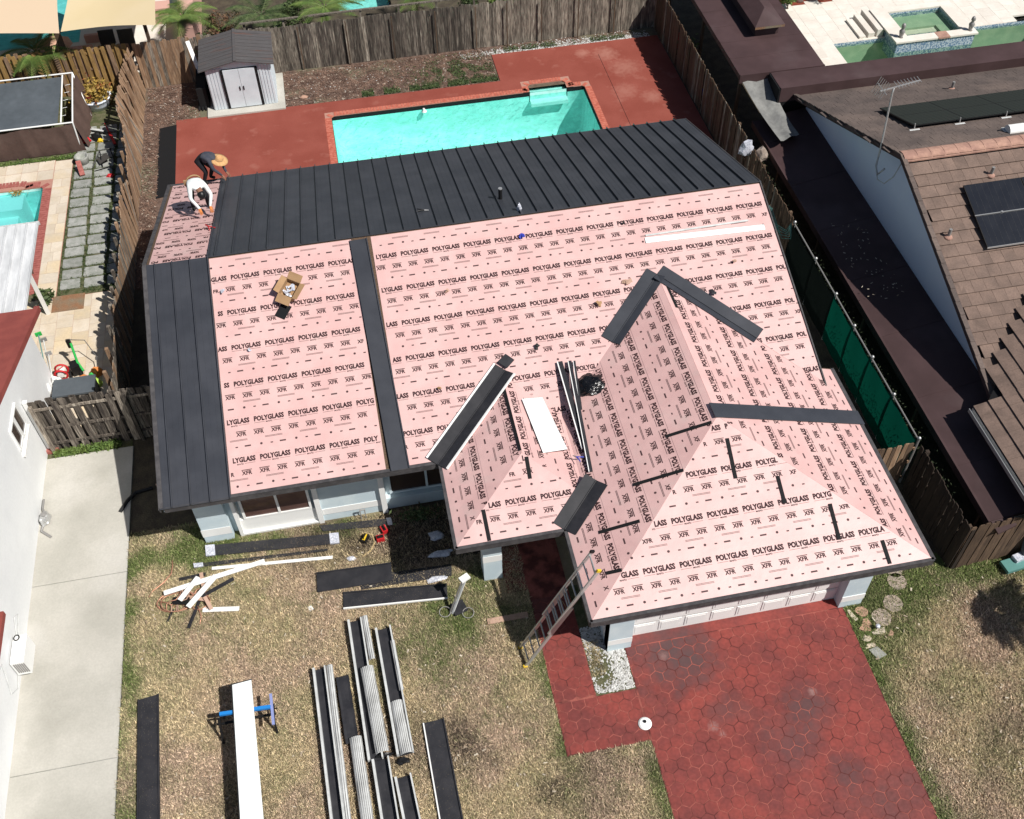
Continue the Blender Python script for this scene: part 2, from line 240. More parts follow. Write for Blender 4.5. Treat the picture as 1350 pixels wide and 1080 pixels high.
# ------------------------------------------------------------------ mesh helpers
def V(*a): return Vector(a)
class MB:
    def __init__(s): s.v = []; s.f = []; s.m = []
    def add(s, vs, fs, mi=0):
        o = len(s.v); s.v += [tuple(q) for q in vs]; s.f += [tuple(i+o for i in f) for f in fs]; s.m += [mi]*len(fs); return s
    def box(s, x0, x1, y0, y1, z0, z1, mi=0):
        return s.add([(x0, y0, z0), (x1, y0, z0), (x1, y1, z0), (x0, y1, z0), (x0, y0, z1), (x1, y0, z1), (x1, y1, z1), (x0, y1, z1)],
                     [(0, 3, 2, 1), (4, 5, 6, 7), (0, 1, 5, 4), (1, 2, 6, 5), (2, 3, 7, 6), (3, 0, 4, 7)], mi)
    def obox(s, c, sx, sy, sz, ax=(1, 0, 0), up=(0, 0, 1), mi=0):
        """box centred at c, length sx along ax, sz along (orthogonalised) up"""
        a = Vector(ax).normalized(); u = Vector(up); u = (u-a*u.dot(a)).normalized(); b = u.cross(a); c = Vector(c)
        vs = [c+a*(i*sx/2)+b*(j*sy/2)+u*(k*sz/2) for k in (-1, 1) for i, j in ((-1, -1), (1, -1), (1, 1), (-1, 1))]
        return s.add(vs, [(0, 3, 2, 1), (4, 5, 6, 7), (0, 1, 5, 4), (1, 2, 6, 5), (2, 3, 7, 6), (3, 0, 4, 7)], mi)
    def beam(s, p, q, wd, th, up=(0, 0, 1), mi=0):
        p, q = Vector(p), Vector(q); return s.obox((p+q)/2, (q-p).length, wd, th, q-p, up, mi)
    def tube(s, pts, r, n=8, mi=0, closed=False, r2=None):
        pts = [Vector(p) for p in pts]; k = len(pts); vs = []; fs = []
        up = Vector((0, 0, 1)); prev = None
        for i, p in enumerate(pts):
            if closed: d = pts[(i+1) % k]-pts[i-1]
            else: d = pts[min(i+1, k-1)]-pts[max(i-1, 0)]
            d.normalize(); a = prev if prev else (up if abs(d.z) < .9 else Vector((1, 0, 0)))
            u = (a-d*a.dot(d)).normalized(); w_ = d.cross(u); prev = u
            rr = r if r2 is None else r+(r2-r)*i/(k-1)
            vs += [p+(u*math.cos(t)+w_*math.sin(t))*rr for t in [2*math.pi*j/n for j in range(n)]]
        rg = k if closed else k-1
        for i in range(rg):
            for j in range(n):
                a, b = i*n+j, i*n+(j+1) % n; c, d_ = ((i+1) % k)*n+(j+1) % n, ((i+1) % k)*n+j
                fs.append((a, b, c, d_))
        if not closed: fs += [tuple(range(n))[::-1], tuple((k-1)*n+j for j in range(n))]
        return s.add(vs, fs, mi)
    def cyl(s, x, y, z0, z1, r, n=16, mi=0, r1=None):
        r1 = r if r1 is None else r1
        vs = [(x+math.cos(2*math.pi*i/n)*r, y+math.sin(2*math.pi*i/n)*r, z0) for i in range(n)]+[(x+math.cos(2*math.pi*i/n)*r1, y+math.sin(2*math.pi*i/n)*r1, z1) for i in range(n)]
        return s.add(vs, [(i, (i+1) % n, n+(i+1) % n, n+i) for i in range(n)]+[tuple(range(n))[::-1], tuple(range(n, 2*n))], mi)
    def prism(s, poly, z0, z1, mi=0):
        n = len(poly); a = sum(poly[i][0]*poly[(i+1) % n][1]-poly[(i+1) % n][0]*poly[i][1] for i in range(n))
        if a < 0: poly = poly[::-1]
        return s.add([(p[0], p[1], z0) for p in poly]+[(p[0], p[1], z1) for p in poly],
                     [tuple(range(n))[::-1], tuple(range(n, 2*n))]+[(i, (i+1) % n, n+(i+1) % n, n+i) for i in range(n)], mi)
    def slab(s, top, off, mi=0):
        """polygon 'top' (3D, ccw from above) extruded by -off"""
        n = len(top); off = Vector(off)
        return s.add([Vector(p)-off for p in top]+[Vector(p) for p in top],
                     [tuple(range(n))[::-1], tuple(range(n, 2*n))]+[(i, (i+1) % n, n+(i+1) % n, n+i) for i in range(n)], mi)
    def lathe(s, prof, c, n=16, mi=0, sx=1, sy=1, ax=None):
        vs = []; fs = []; c = Vector(c)
        for r, z in prof:
            for j in range(n):
                t = 2*math.pi*j/n; vs.append(c+Vector((math.cos(t)*r*sx, math.sin(t)*r*sy, z)))
        for i in range(len(prof)-1):
            for j in range(n): fs.append((i*n+j, i*n+(j+1) % n, (i+1)*n+(j+1) % n, (i+1)*n+j))
        fs += [tuple(range(n))[::-1], tuple((len(prof)-1)*n+j for j in range(n))]
        return s.add(vs, fs, mi)
    def build(s, name, m, parent=None, smooth=False, at=None):
        """verts in world coordinates; object origin at the parent's root (or 'at')"""
        off = Vector(at) if at is not None else (wloc(parent) if parent else Vector((0, 0, 0)))
        me = bpy.data.meshes.new(name)
        me.from_pydata([(x-off.x, y-off.y, z-off.z) for x, y, z in s.v], [], s.f)
        ms = m if isinstance(m, (list, tuple)) else [m]
        for q in ms: me.materials.append(M[q] if isinstance(q, str) else q)
        if len(ms) > 1: me.polygons.foreach_set('material_index', s.m)
        if smooth: me.polygons.foreach_set('use_smooth', [True]*len(s.f))
        me.update(); o = bpy.data.objects.new(name, me); COL.objects.link(o)
        if parent: o.parent = parent; o.location = off-wloc(parent)
        else: o.location = off
        return o
def wloc(o):
    l = Vector(o.location)
    while o.parent: o = o.parent; l += o.location
    return l
def inst(o, name, loc, parent, rot=None):
    c = bpy.data.objects.new(name, o.data); COL.objects.link(c); c.parent = parent
    c.location = Vector(loc)-(wloc(parent) if parent else Vector()); 
    if rot: c.rotation_euler = rot
    return c
def piece(me, name, loc, parent, rot=None):
    c = bpy.data.objects.new(name, me); COL.objects.link(c); c.parent = parent
    c.location = Vector(loc)-(wloc(parent) if parent else Vector())
    if rot: c.rotation_euler = rot
    return c
def mesh_only(mb, name, m):
    me = bpy.data.meshes.new(name); me.from_pydata(mb.v, [], mb.f)
    ms = m if isinstance(m, (list, tuple)) else [m]
    for q in ms: me.materials.append(M[q])
    if len(ms) > 1: me.polygons.foreach_set('material_index', mb.m)
    me.update(); return me
def tag(o, label, cat, group=None):
    o['label'] = label; o['category'] = cat
    if group: o['group'] = group
    return o
def thing(name, loc, label, cat, group=None):
    o = bpy.data.objects.new(name, None); COL.objects.link(o); o.location = loc; o.empty_display_size = .3
    return tag(o, label, cat, group)
def struct(o): o['kind'] = 'structure'; return o
def stuff(o): o['kind'] = 'stuff'; return o
def clip(poly, a, b, c):
    """keep a*x+b*y+c>=0"""
    out = []; n = len(poly)
    for i in range(n):
        p, q = poly[i], poly[(i+1) % n]; dp = a*p[0]+b*p[1]+c; dq = a*q[0]+b*q[1]+c
        if dp >= 0: out.append(p)
        if (dp >= 0) != (dq >= 0):
            t = dp/(dp-dq); out.append((p[0]+(q[0]-p[0])*t, p[1]+(q[1]-p[1])*t))
    return out
def inside(poly, x, y):
    r = False; n = len(poly)
    for i in range(n):
        x1, y1 = poly[i]; x2, y2 = poly[(i+1) % n]
        if (y1 > y) != (y2 > y) and x < (x2-x1)*(y-y1)/(y2-y1)+x1: r = not r
    return r
def grid_cells(x0, x1, y0, y1, holes):
    xs = sorted({x0, x1, *[min(max(h[i], x0), x1) for h in holes for i in (0, 1)]}); ys = sorted({y0, y1, *[min(max(h[i], y0), y1) for h in holes for i in (2, 3)]})
    for i in range(len(xs)-1):
        for j in range(len(ys)-1):
            cx, cy = (xs[i]+xs[i+1])/2, (ys[j]+ys[j+1])/2
            if not any(h[0] < cx < h[1] and h[2] < cy < h[3] for h in holes): yield xs[i], xs[i+1], ys[j], ys[j+1]
def sheet(name, x0, x1, y0, y1, z, m, holes=(), th=.12):
    mb = MB()
    for a, b, c, d in grid_cells(x0, x1, y0, y1, holes): mb.add([(a, c, z), (b, c, z), (b, d, z), (a, d, z)], [(0, 1, 2, 3)])
    return struct(mb.build(name, m))
# point on a horizontal plane (height z) seen at photo position (u, v): used only to read off world coordinates
def G(u, v, z=0.0):
    d = cf_+cr_*((u-675)/FPX)-cu_*((v-540)/FPX); t = (z-CAM.z)/d.z; return CAM+d*t

# ------------------------------------------------------------------ ground and surfaces
POOL = (-2.18, 7.55, 6.7, 12.72); POOLN = (5.42, 6.87, 12.72, 13.21)
LPOOL = (-17.0, -12.45, 5.0, 10.62)
RPOOL = (18.0, 27.0, 9.0, 13.46); RPOOL2 = (25.5, 27.0, 13.46, 13.9)
LAGOON = (-22, -11.9, 20.2, 27)
BPOOL = (-1.2, 1.0, 20.3, 24)
sheet('ground', -150, 150, -120, 180, -.012, 'earth', [POOL, POOLN, LPOOL, RPOOL, RPOOL2, LAGOON, BPOOL])

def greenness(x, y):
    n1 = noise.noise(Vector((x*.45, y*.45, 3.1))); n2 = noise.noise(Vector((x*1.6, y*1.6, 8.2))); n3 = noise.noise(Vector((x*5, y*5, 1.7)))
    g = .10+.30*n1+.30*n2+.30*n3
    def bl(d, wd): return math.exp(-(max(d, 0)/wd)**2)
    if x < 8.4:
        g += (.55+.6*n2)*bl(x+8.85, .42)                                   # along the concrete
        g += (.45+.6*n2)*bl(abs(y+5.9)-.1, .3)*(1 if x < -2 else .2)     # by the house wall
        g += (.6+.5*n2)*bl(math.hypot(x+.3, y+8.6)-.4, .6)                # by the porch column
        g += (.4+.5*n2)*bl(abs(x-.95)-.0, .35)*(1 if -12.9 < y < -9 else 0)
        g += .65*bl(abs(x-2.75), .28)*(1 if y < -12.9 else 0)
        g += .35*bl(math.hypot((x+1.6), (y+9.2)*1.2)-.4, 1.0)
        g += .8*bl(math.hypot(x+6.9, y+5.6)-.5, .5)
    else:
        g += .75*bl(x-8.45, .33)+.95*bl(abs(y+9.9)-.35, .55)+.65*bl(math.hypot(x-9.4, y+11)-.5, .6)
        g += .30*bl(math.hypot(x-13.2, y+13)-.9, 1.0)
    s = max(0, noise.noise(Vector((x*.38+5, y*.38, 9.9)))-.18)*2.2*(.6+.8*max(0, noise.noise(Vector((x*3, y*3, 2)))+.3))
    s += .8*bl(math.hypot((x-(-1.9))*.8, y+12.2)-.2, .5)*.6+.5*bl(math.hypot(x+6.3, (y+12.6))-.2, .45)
    if -2.35 < x < .9 and y > -7.3: s = max(s, .9); g = min(g, .15)  # painted shade: ground colour darkened at the recessed entrance
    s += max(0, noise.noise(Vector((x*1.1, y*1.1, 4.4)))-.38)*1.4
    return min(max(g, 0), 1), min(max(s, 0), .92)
GX0, GX1, GY0, GY1, GS = -9.0, 17.0, -17.5, -4.0, .1
nx, ny = int((GX1-GX0)/GS)+1, int((GY1-GY0)/GS)+1
GG = np.zeros((nx, ny), np.float32); SS = np.zeros((nx, ny), np.float32)
for i in range(nx):
    for j in range(ny): GG[i, j], SS[i, j] = greenness(GX0+i*GS, GY0+j*GS)
def lawn(name, x0, x1, y0, y1, z):
    ax = np.arange(x0, x1+GS/2, GS); ay = np.arange(y0, y1+GS/2, GS); a, b = len(ax), len(ay)
    vs = []; gv = []; sv = []
    for x in ax:
        for y in ay:
            i, j = min(max(int(round((x-GX0)/GS)), 0), nx-1), min(max(int(round((y-GY0)/GS)), 0), ny-1)
            vs.append((x, y, z+.007*noise.noise(Vector((x*3, y*3, 0))))); gv.append(GG[i, j]); sv.append(SS[i, j])
    fs = [(i*b+j, (i+1)*b+j, (i+1)*b+j+1, i*b+j+1) for i in range(a-1) for j in range(b-1)]
    me = bpy.data.meshes.new(name); me.from_pydata(vs, [], fs)
    for nme, arr in (('green', gv), ('shade', sv), ('val', [.62]*len(gv))): me.attributes.new(nme, 'FLOAT', 'POINT').data.foreach_set('value', arr)
    me.materials.append(M['lawn']); me.update(); o = bpy.data.objects.new(name, me); COL.objects.link(o); return struct(o)
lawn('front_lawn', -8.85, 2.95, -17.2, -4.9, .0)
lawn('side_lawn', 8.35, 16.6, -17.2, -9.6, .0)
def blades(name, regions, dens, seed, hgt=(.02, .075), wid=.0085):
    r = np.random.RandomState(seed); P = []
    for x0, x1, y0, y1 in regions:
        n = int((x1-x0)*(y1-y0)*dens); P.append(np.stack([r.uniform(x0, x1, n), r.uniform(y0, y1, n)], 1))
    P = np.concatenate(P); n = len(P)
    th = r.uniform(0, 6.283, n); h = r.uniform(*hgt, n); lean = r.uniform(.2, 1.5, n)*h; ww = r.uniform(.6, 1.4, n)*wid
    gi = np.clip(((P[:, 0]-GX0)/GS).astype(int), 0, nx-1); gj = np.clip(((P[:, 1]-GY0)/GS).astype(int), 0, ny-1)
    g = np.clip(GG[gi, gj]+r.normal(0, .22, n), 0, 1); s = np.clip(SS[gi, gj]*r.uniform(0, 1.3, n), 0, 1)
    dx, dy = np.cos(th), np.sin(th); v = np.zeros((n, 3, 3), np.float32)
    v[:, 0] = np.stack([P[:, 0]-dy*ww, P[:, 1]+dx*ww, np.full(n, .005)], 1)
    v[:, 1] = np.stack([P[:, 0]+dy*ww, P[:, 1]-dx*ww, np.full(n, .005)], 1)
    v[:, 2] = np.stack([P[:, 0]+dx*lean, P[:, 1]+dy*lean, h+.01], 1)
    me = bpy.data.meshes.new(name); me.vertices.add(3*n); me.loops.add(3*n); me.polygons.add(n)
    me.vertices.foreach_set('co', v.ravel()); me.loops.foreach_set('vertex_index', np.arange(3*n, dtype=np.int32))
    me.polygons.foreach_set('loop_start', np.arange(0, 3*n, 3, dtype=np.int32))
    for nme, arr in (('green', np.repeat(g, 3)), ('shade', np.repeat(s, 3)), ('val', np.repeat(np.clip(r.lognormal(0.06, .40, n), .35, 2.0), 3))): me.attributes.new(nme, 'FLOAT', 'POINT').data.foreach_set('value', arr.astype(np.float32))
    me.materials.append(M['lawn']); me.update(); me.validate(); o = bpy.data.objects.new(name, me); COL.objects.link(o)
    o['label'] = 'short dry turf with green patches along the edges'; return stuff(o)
blades('grass', [(-8.85, .96, -14.4, -5.6), (.96, 2.89, -16.5, -12.93), (8.41, 15.5, -17, -9.95), (-8.85, -6.9, -5.6, -4.9), (1.97, 2.3, -11.2, -10.3)], 3400, 5)

def litter():
    r = random.Random(77); mb = MB()
    for _ in range(420):
        x, y = r.uniform(-8.7, .8), r.uniform(-14, -5.9)
        if r.random() < .3: x, y = r.uniform(8.6, 13), r.uniform(-15.5, -10.3)
        a = r.uniform(0, 6.28); l, w_ = r.uniform(.015, .05), r.uniform(.008, .02); z = r.uniform(.03, .055); c, s_ = math.cos(a), math.sin(a)
        mb.add([(x-c*l-s_*w_, y-s_*l+c*w_, z), (x-c*l+s_*w_, y-s_*l-c*w_, z), (x+c*l+s_*w_, y+s_*l-c*w_, z+.01), (x+c*l-s_*w_, y+s_*l+c*w_, z+.01)], [(0, 1, 2, 3)])
    o = mb.build('lawn_litter', 'chip2'); stuff(o); o['label'] = 'small pale chips and leaves scattered on the lawn'
litter()
# driveway with hexagonal stamped slabs
dw = struct(MB().box(2.9, 8.40, -17.5, -10.335, -.05, .018).build('driveway', 'grout'))
wk = struct(MB().prism([(.97, -12.92), (2.898, -12.92), (2.898, -11.66), (1.95, -11.66), (1.95, -10.3), (1.95, -5.6), (.45, -5.6), (.45, -8.6), (.97, -8.6)], -.05, .018).build('walkway', 'grout'))
HF = .30; HR_ = HF/math.sqrt(3)
def hexes(base, x0, x1, y0, y1, limit):
    cells = []
    for cj in range(-12, 60):
        cy = -10.72-cj*1.5*HR_
        if cy < y0-.3 or cy > y1+.3: continue
        for ci in range(-6, 60):
            cx = 8.4-ci*HF-(HF/2 if cj % 2 else 0)
            if cx < x0-.3 or cx > x1+.3: continue
            g = .006
            poly = [(cx+math.cos(math.radians(30+60*i))*(HR_-g), cy+math.sin(math.radians(30+60*i))*(HR_-g)) for i in range(6)]
            for a, b, c in ((1, 0, -x0), (-1, 0, x1), (0, 1, -y0), (0, -1, y1)):
                if len(poly) > 2: poly = clip(poly, a, b, c)
            if len(poly) < 3: continue
            A = abs(sum(poly[i][0]*poly[(i+1) % len(poly)][1]-poly[(i+1) % len(poly)][0]*poly[i][1] for i in range(len(poly))))/2
            if A > .004: cells.append((cy, poly))
    cells.sort(key=lambda q: q[0]); rest = MB()
    for k, (cy, poly) in enumerate(cells):
        n = len(poly); mx = sum(p[0] for p in poly)/n; my = sum(p[1] for p in poly)/n
        hh = .022+R.uniform(0, .002); tx, ty = R.uniform(-.004, .004), R.uniform(-.004, .004)
        inner = [(mx+(p[0]-mx)*.95, my+(p[1]-my)*.95) for p in poly]
        vs = [(p[0], p[1], .010) for p in poly]+[(p[0], p[1], hh+(p[0]-mx)*tx+(p[1]-my)*ty) for p in inner]
        fs = [tuple(range(n, 2*n))]+[(i, (i+1) % n, n+(i+1) % n, n+i) for i in range(n)]
        if k < limit: MB().add(vs, fs).build('hexagonal_slab', 'hex', base, at=(mx, my, 0))
        else: rest.add(vs, fs)
    if rest.v: stuff(rest.build('hexagonal_slabs', 'hex', base))
hexes(dw, 2.92, 8.38, -15.9, -10.62, 300)
hexes(wk, .99, 1.93, -11.64, -8.9, 300)
hexes(wk, .99, 2.88, -12.9, -11.68, 300)
MB().box(2.92, 8.38, -10.60, -10.345, .0, .0235).build('apron_strip', 'hex', dw)
rb = struct(MB().box(1.95, 2.9, -11.66, -8.7, -.05, .006).build('rock_bed', 'moss'))

def pebbles(name, pts, r0, r1, m, seed, label, flat=.6, parent=None):
    r = np.random.RandomState(seed); base = np.array([(1, 0, 0), (0, 1, 0), (-1, 0, 0), (0, -1, 0), (0, 0, 1), (.7, .7, .45)]); mb = MB()
    for x, y, z in pts:
        s = r.uniform(r0, r1); a = r.uniform(0, 6.28); ca, sa = math.cos(a), math.sin(a); q = [(s*ca*b[0]*1.3-s*sa*b[1], s*sa*b[0]*1.3+s*ca*b[1], s*b[2]*flat*r.uniform(.7, 1.2)) for b in base[:5]]
        mb.add([(x+i, y+j, z+k) for i, j, k in q], [(0, 1, 4), (1, 2, 4), (2, 3, 4), (3, 0, 4)])
    o = mb.build(name, m, parent); stuff(o); o['label'] = label; return o
pts = []
while len(pts) < 1700:
    x, y = R.uniform(1.97, 2.88), R.uniform(-11.62, -9.9)
    d = math.hypot((x-2.22)/.26, (y+11.0)/.55)
    if d < 1 and R.random() < .85: continue
    pts.append((x, y, .008+R.random()*.01))
pebbles('white_pebbles', pts, .012, .034, 'rock', 3, 'white landscaping rock in the bed beside the garage pillar')
# back yard
sheet('back_yard_soil', -9.3, 11.6, 13.0, 16.6, .0, 'soil')
sheet('side_yard_soil', -9.3, -7.9, 4.6, 13.0, .0, 'soil')
sheet('side_yard_painted_shade', -9.3, -6.8, -1.6, 4.6, .0, 'earth')  # darker earth colour paints in the shade beside the house
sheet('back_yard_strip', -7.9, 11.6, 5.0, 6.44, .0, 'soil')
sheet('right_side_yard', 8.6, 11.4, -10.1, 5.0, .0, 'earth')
def dk(name, *rects):
    mb = MB()
    for a, b, c, d in rects: mb.box(a, b, c, d, -.05, .03)
    return struct(mb.build(name, 'deck'))
cells = list(grid_cells(-7.9, 11.3, 6.3, 13.68, [(-2.42, 7.79, 6.45, 12.98), (5.18, 7.1, 12.98, 13.46)]))
dk('pool_deck', *cells, (4.45, 11.3, 13.68, 15.6))
mb = MB(); mb.tube([(8.60, 6.2, .031), (8.62, 14.7, .031)], .008, 4); mb.build('expansion_joint', 'black', bpy.data.objects['pool_deck'])
bs = MB(); n = 18
vs = []; 
for i in range(n+1):
    y = 9.2+(13.4-9.2)*i/n; vs += [(-8.52+.05*noise.noise(Vector((y*2, 0, 0))), y-.1, .02+.012*noise.noise(Vector((y*3, 1, 0)))), (-7.88, y, .036)]
bs.add(vs, [(2*i, 2*i+1, 2*i+3, 2*i+2) for i in range(n)]); o = bs.build('ground_cloth', 'black'); tag(o, 'black weed cloth strip lying along the left edge of the red pool deck', 'cloth')
def chips(name, regions, n, seed, m, label, s0=.012, s1=.045, z=.006):
    r = np.random.RandomState(seed); mb = MB(); tot = sum((b-a)*(d-c) for a, b, c, d in regions)
    for a, b, c, d in regions:
        for _ in range(int(n*(b-a)*(d-c)/tot)):
            x, y = r.uniform(a, b), r.uniform(c, d); t = r.uniform(0, 6.28); l, w_ = r.uniform(s0, s1), r.uniform(.006, .016); ca, sa = math.cos(t), math.sin(t)
            zz = z+r.uniform(0, .02); t1 = r.uniform(-.012, .012)
            mb.add([(x-ca*l-sa*w_, y-sa*l+ca*w_, zz), (x-ca*l+sa*w_, y-sa*l-ca*w_, zz+t1), (x+ca*l+sa*w_, y+sa*l-ca*w_, zz+.01), (x+ca*l-sa*w_, y+sa*l+ca*w_, zz+t1+.01)], [(0, 1, 2, 3)])
    o = mb.build(name, m); stuff(o); o['label'] = label; return o
chips('wood_chips', [(-9.0, -7.0, 13.5, 16.1), (-3.8, 4.4, 13.7, 16.1), (-9.05, -8.5, 4.5, 13.5)], 15000, 4, 'chip', 'bark mulch scattered over the back yard soil')
pebbles('pale_gravel', [(R.uniform(3.2, 11), 15.62+abs(R.gauss(0, .22)), .005) for _ in range(1800)]+[(R.uniform(-9, 4), R.uniform(13.8, 16), .005) for _ in range(350)], .010, .032, 'rock', 9, 'pale gravel along the foot of the back fence')
# weeds: small leaf triangles
def leaves(name, pts, m, seed, s0=.03, s1=.07, label='', parent=None, kind=True, up=.6):
    r = np.random.RandomState(seed); n = len(pts); P = np.array(pts)
    a = r.normal(size=(n, 3)); a[:, 2] *= .5; a /= np.linalg.norm(a, axis=1)[:, None]; b = r.normal(size=(n, 3)); b -= a*(a*b).sum(1)[:, None]; b /= np.linalg.norm(b, axis=1)[:, None]
    s = r.uniform(s0, s1, n)[:, None]; v = np.stack([P-a*s, P-b*s*.38, P+a*s, P+b*s*.38], 1)
    mb = MB(); mb.v = [tuple(q) for q in v.reshape(-1, 3)]; mb.f = [(4*i, 4*i+1, 4*i+2, 4*i+3) for i in range(n)]; mb.m = [0]*n
    o = mb.build(name, m, parent)
    if kind: stuff(o)
    if label: o['label'] = label
    return o
pts = []
for _ in range(9000):
    x = R.uniform(-.9, 4.4); y = 13.75+abs(R.gauss(0, .18))
    if noise.noise(Vector((x*2, 0, 0))) > -.15: pts.append((x, y, R.uniform(.01, .07)))
for _ in range(7000):
    x, y = R.gauss(3.1, .9), R.gauss(14.7, .55)
    if x < 4.4 and y < 16 and y > 13.75 and noise.noise(Vector((x*2.2, y*2.2, 5))) > -.12: pts.append((x, y, R.uniform(.01, .06)))
for _ in range(3500):
    x = R.uniform(4.6, 11); y = 15.7+abs(R.gauss(0, .2))
    if noise.noise(Vector((x*1.4, 3, 0))) > 0 and y < 16.1: pts.append((x, y, R.uniform(.01, .08)))
leaves('weeds', pts, 'leafd', 8, .015, .045, 'low green weeds in the back yard')

# concrete drive of the left neighbour, three slabs with joints
cd_ = struct(MB().box(-11.25, -8.87, -17, -1.93, -.06, .012).build('concrete_driveway', 'conc_dk'))
for a, b in ((-1.93, -6.05), (-6.062, -10.95), (-10.962, -17)):
    MB().prism([(-11.2, a-.01), (-8.88, a-.01), (-8.87, b), (-11.2, b)], .013, .03).build('concrete_slab', 'conc', cd_)
mb = MB(); mb.prism([(-11.2, -1.93), (-8.9, -1.93), (-8.9, -1.66), (-11.2, -1.66)], -.02, .016); struct(mb.build('planting_strip', 'moss'))
leaves('ground_cover', [(R.uniform(-11.0, -9.2)*1.0, -1.82+R.gauss(0, .06), R.uniform(.02, .14)*(1.2 if noise.noise(Vector((i*.001, 0, 0))) > 0 else .7)) for i in range(2500)], 'leafg', 12, .02, .06, 'green weeds at the foot of the wooden gate')
tag(MB().box(-11.2, -10.88, -1.76, -1.60, .012, .14).build('brick', 'coping_l'), 'red block at the foot of the grey wooden gate beside the white wall', 'brick')

# left neighbour yard
sheet('left_yard_soil', -16.5, -9.3, -1.6, 17.2, -.002, 'moss', [LPOOL])
ty = struct(MB().box(-12.15, -11.52, 4.68, 12.05, -.05, .02).build('travertine_path', 'mortar'))
y = 12.03
while y > 4.75:
    hgt = R.uniform(.4, .62); y2 = max(y-hgt, 4.7)
    xs = [-12.14, -11.53] if R.random() < .4 else [-12.14, -11.84+R.uniform(-.1, .1), -11.53]
    for i in range(len(xs)-1): MB().box(xs[i]+.004, xs[i+1]-.004, y2+.004, y-.004, 0, .032).build('travertine_tile', 'trav', ty)
    y = y2
tb = struct(MB().box(-16.0, -12.15, 10.98, 12.12, -.05, .02).build('travertine_pool_edge', 'mortar'))
for i in range(7):
    for j in range(2):
        x1 = -12.16-i*.56; MB().box(max(x1-.55, -16), x1, 11.0+j*.56, 11.54+j*.56, 0, .032).build('travertine_tile', 'trav', tb)
tp = struct(MB().box(-12.9, -9.35, -1.55, 4.68, -.05, .016).build('travertine_patio', 'mortar'))
for i in range(7):
    for j in range(11):
        x0 = -12.9+i*.5; y0 = -1.5+j*.56+(.28 if i % 2 else 0); y1 = min(y0+.55, 4.66)
        if y1-y0 > .05: MB().box(x0+.004, x0+.496, y0, y1, 0, .024+R.uniform(0, .002)).build('travertine_tile', 'trav', tp)
pv = struct(MB().box(-11.50, -9.5, 4.72, 13.8, -.05, .012).build('paver_path', 'moss'))
for j in range(17):
    for i in range(3):
        w_ = .62 if i < 2 else .5; x0 = -11.42+i*.72; y0 = 5.0+j*.53
        jx, jy, a = R.uniform(-.03, .03), R.uniform(-.03, .03), R.uniform(-.05, .05)
        q = [(-w_/2, -.2), (-w_/2+.03, -.225), (w_/2-.02, -.22), (w_/2, -.19), (w_/2-.01, .2), (w_/2-.04, .22), (-w_/2+.02, .215), (-w_/2, .19)]
        q = [(x0+w_/2+jx+px*math.cos(a)-py*math.sin(a), y0+.2+jy+px*math.sin(a)+py*math.cos(a)) for px, py in q]
        MB().prism(q, 0, .045+R.uniform(-.005, .008)).build('paver_stone', 'conc_dk', pv)
pts = []
while len(pts) < 9000:
    x, y = R.uniform(-11.5, -9.4), R.uniform(4.75, 12.5)
    fx = (x+11.42) % .72; fy = (y-5.0) % .53
    if (fx > .6 or fx < .03 or fy > .41 or fy < .02 or y < 5) and noise.noise(Vector((x*1.5, y*1.5, 0))) > -.3: pts.append((x, y, R.uniform(.02, .06)))
leaves('joint_weeds', pts, 'leafd', 31, .012, .035, 'weeds growing in the joints of the grey pavers')
leaves('edge_weeds', [(R.uniform(-15.5, -11.4), 12.22+R.gauss(0, .07), R.uniform(.0, .06)) for _ in range(2500)], 'leafg', 32, .015, .045, 'weeds between the brown curtain and the travertine edge')
mt = MB().box(-11.6, -10.62, 4.0, 4.72, .024, .042).build('doormat', 'mat_br'); tag(mt, 'brown rectangular doormat between the grey pavers and the patio', 'mat')

# ------------------------------------------------------------------ pools
def brick_ring(pts, wd, m, parent, side=1, step=.115, z=.035):
    mb = MB()
    for (p, q) in zip(pts[:-1], pts[1:]):
        p, q = Vector((*p, 0)), Vector((*q, 0)); L = (q-p).length; n = max(1, round(L/step)); d = (q-p)/L; nrm = Vector((-d.y, d.x, 0))*side
        for i in range(n):
            c = p+d*(L*(i+.5)/n)+nrm*(wd/2)
            mb.obox((c.x, c.y, z/2), L/n-.016, wd-.012, z, d)
    o = mb.build('coping_bricks', m, parent); stuff(o); return o
pool = thing('swimming_pool', (2.6, 10.5, 0), 'rectangular turquoise pool with red brick coping behind the metal roof', 'pool')
def pool_floor(x, y):
    t = min(max((x+2)/8.5, 0), 1); return -1.15-.75*t
b = MB(); x0, x1, y0, y1 = POOL; N = 24
rows = []
vs = []; fs = []
prof = [(0, -.02), (.02, -.25), (.06, -.8), (.25, -1.05), (.6, -1.15)]
def basin(x0, x1, y0, y1, deep, mb, slope=.6):
    """walls batter inward, rounded into a floor that deepens to the right"""
    rings = []
    for off, k in ((0, 0), (.03, .35), (.10, .75), (.35, .95), (slope, 1.0)):
        r_ = []
        xa, xb, ya, yb = x0+off, x1-off*1.3, y0+off, y1-off
        M_ = 12
        for i in range(M_): r_.append((xa+(xb-xa)*i/M_, ya))
        for i in range(4): r_.append((xb, ya+(yb-ya)*i/4))
        for i in range(M_): r_.append((xb-(xb-xa)*i/M_, yb))
        for i in range(4): r_.append((xa, yb-(yb-ya)*i/4))
        rings.append([(x, y, -.03+(deep(x)+.03)*k) for x, y in r_])
    n = len(rings[0]); vs = [p for r_ in rings for p in r_]
    fs = [(i*n+j, i*n+(j+1) % n, (i+1)*n+(j+1) % n, (i+1)*n+j) for i in range(len(rings)-1) for j in range(n)]
    last = (len(rings)-1)*n; xa = 0
    # floor strips
    for i in range(12):
        fs.append((last+i, last+i+1, last+16+12-(i+1), last+16+12-i))
    mb.add(vs, fs)
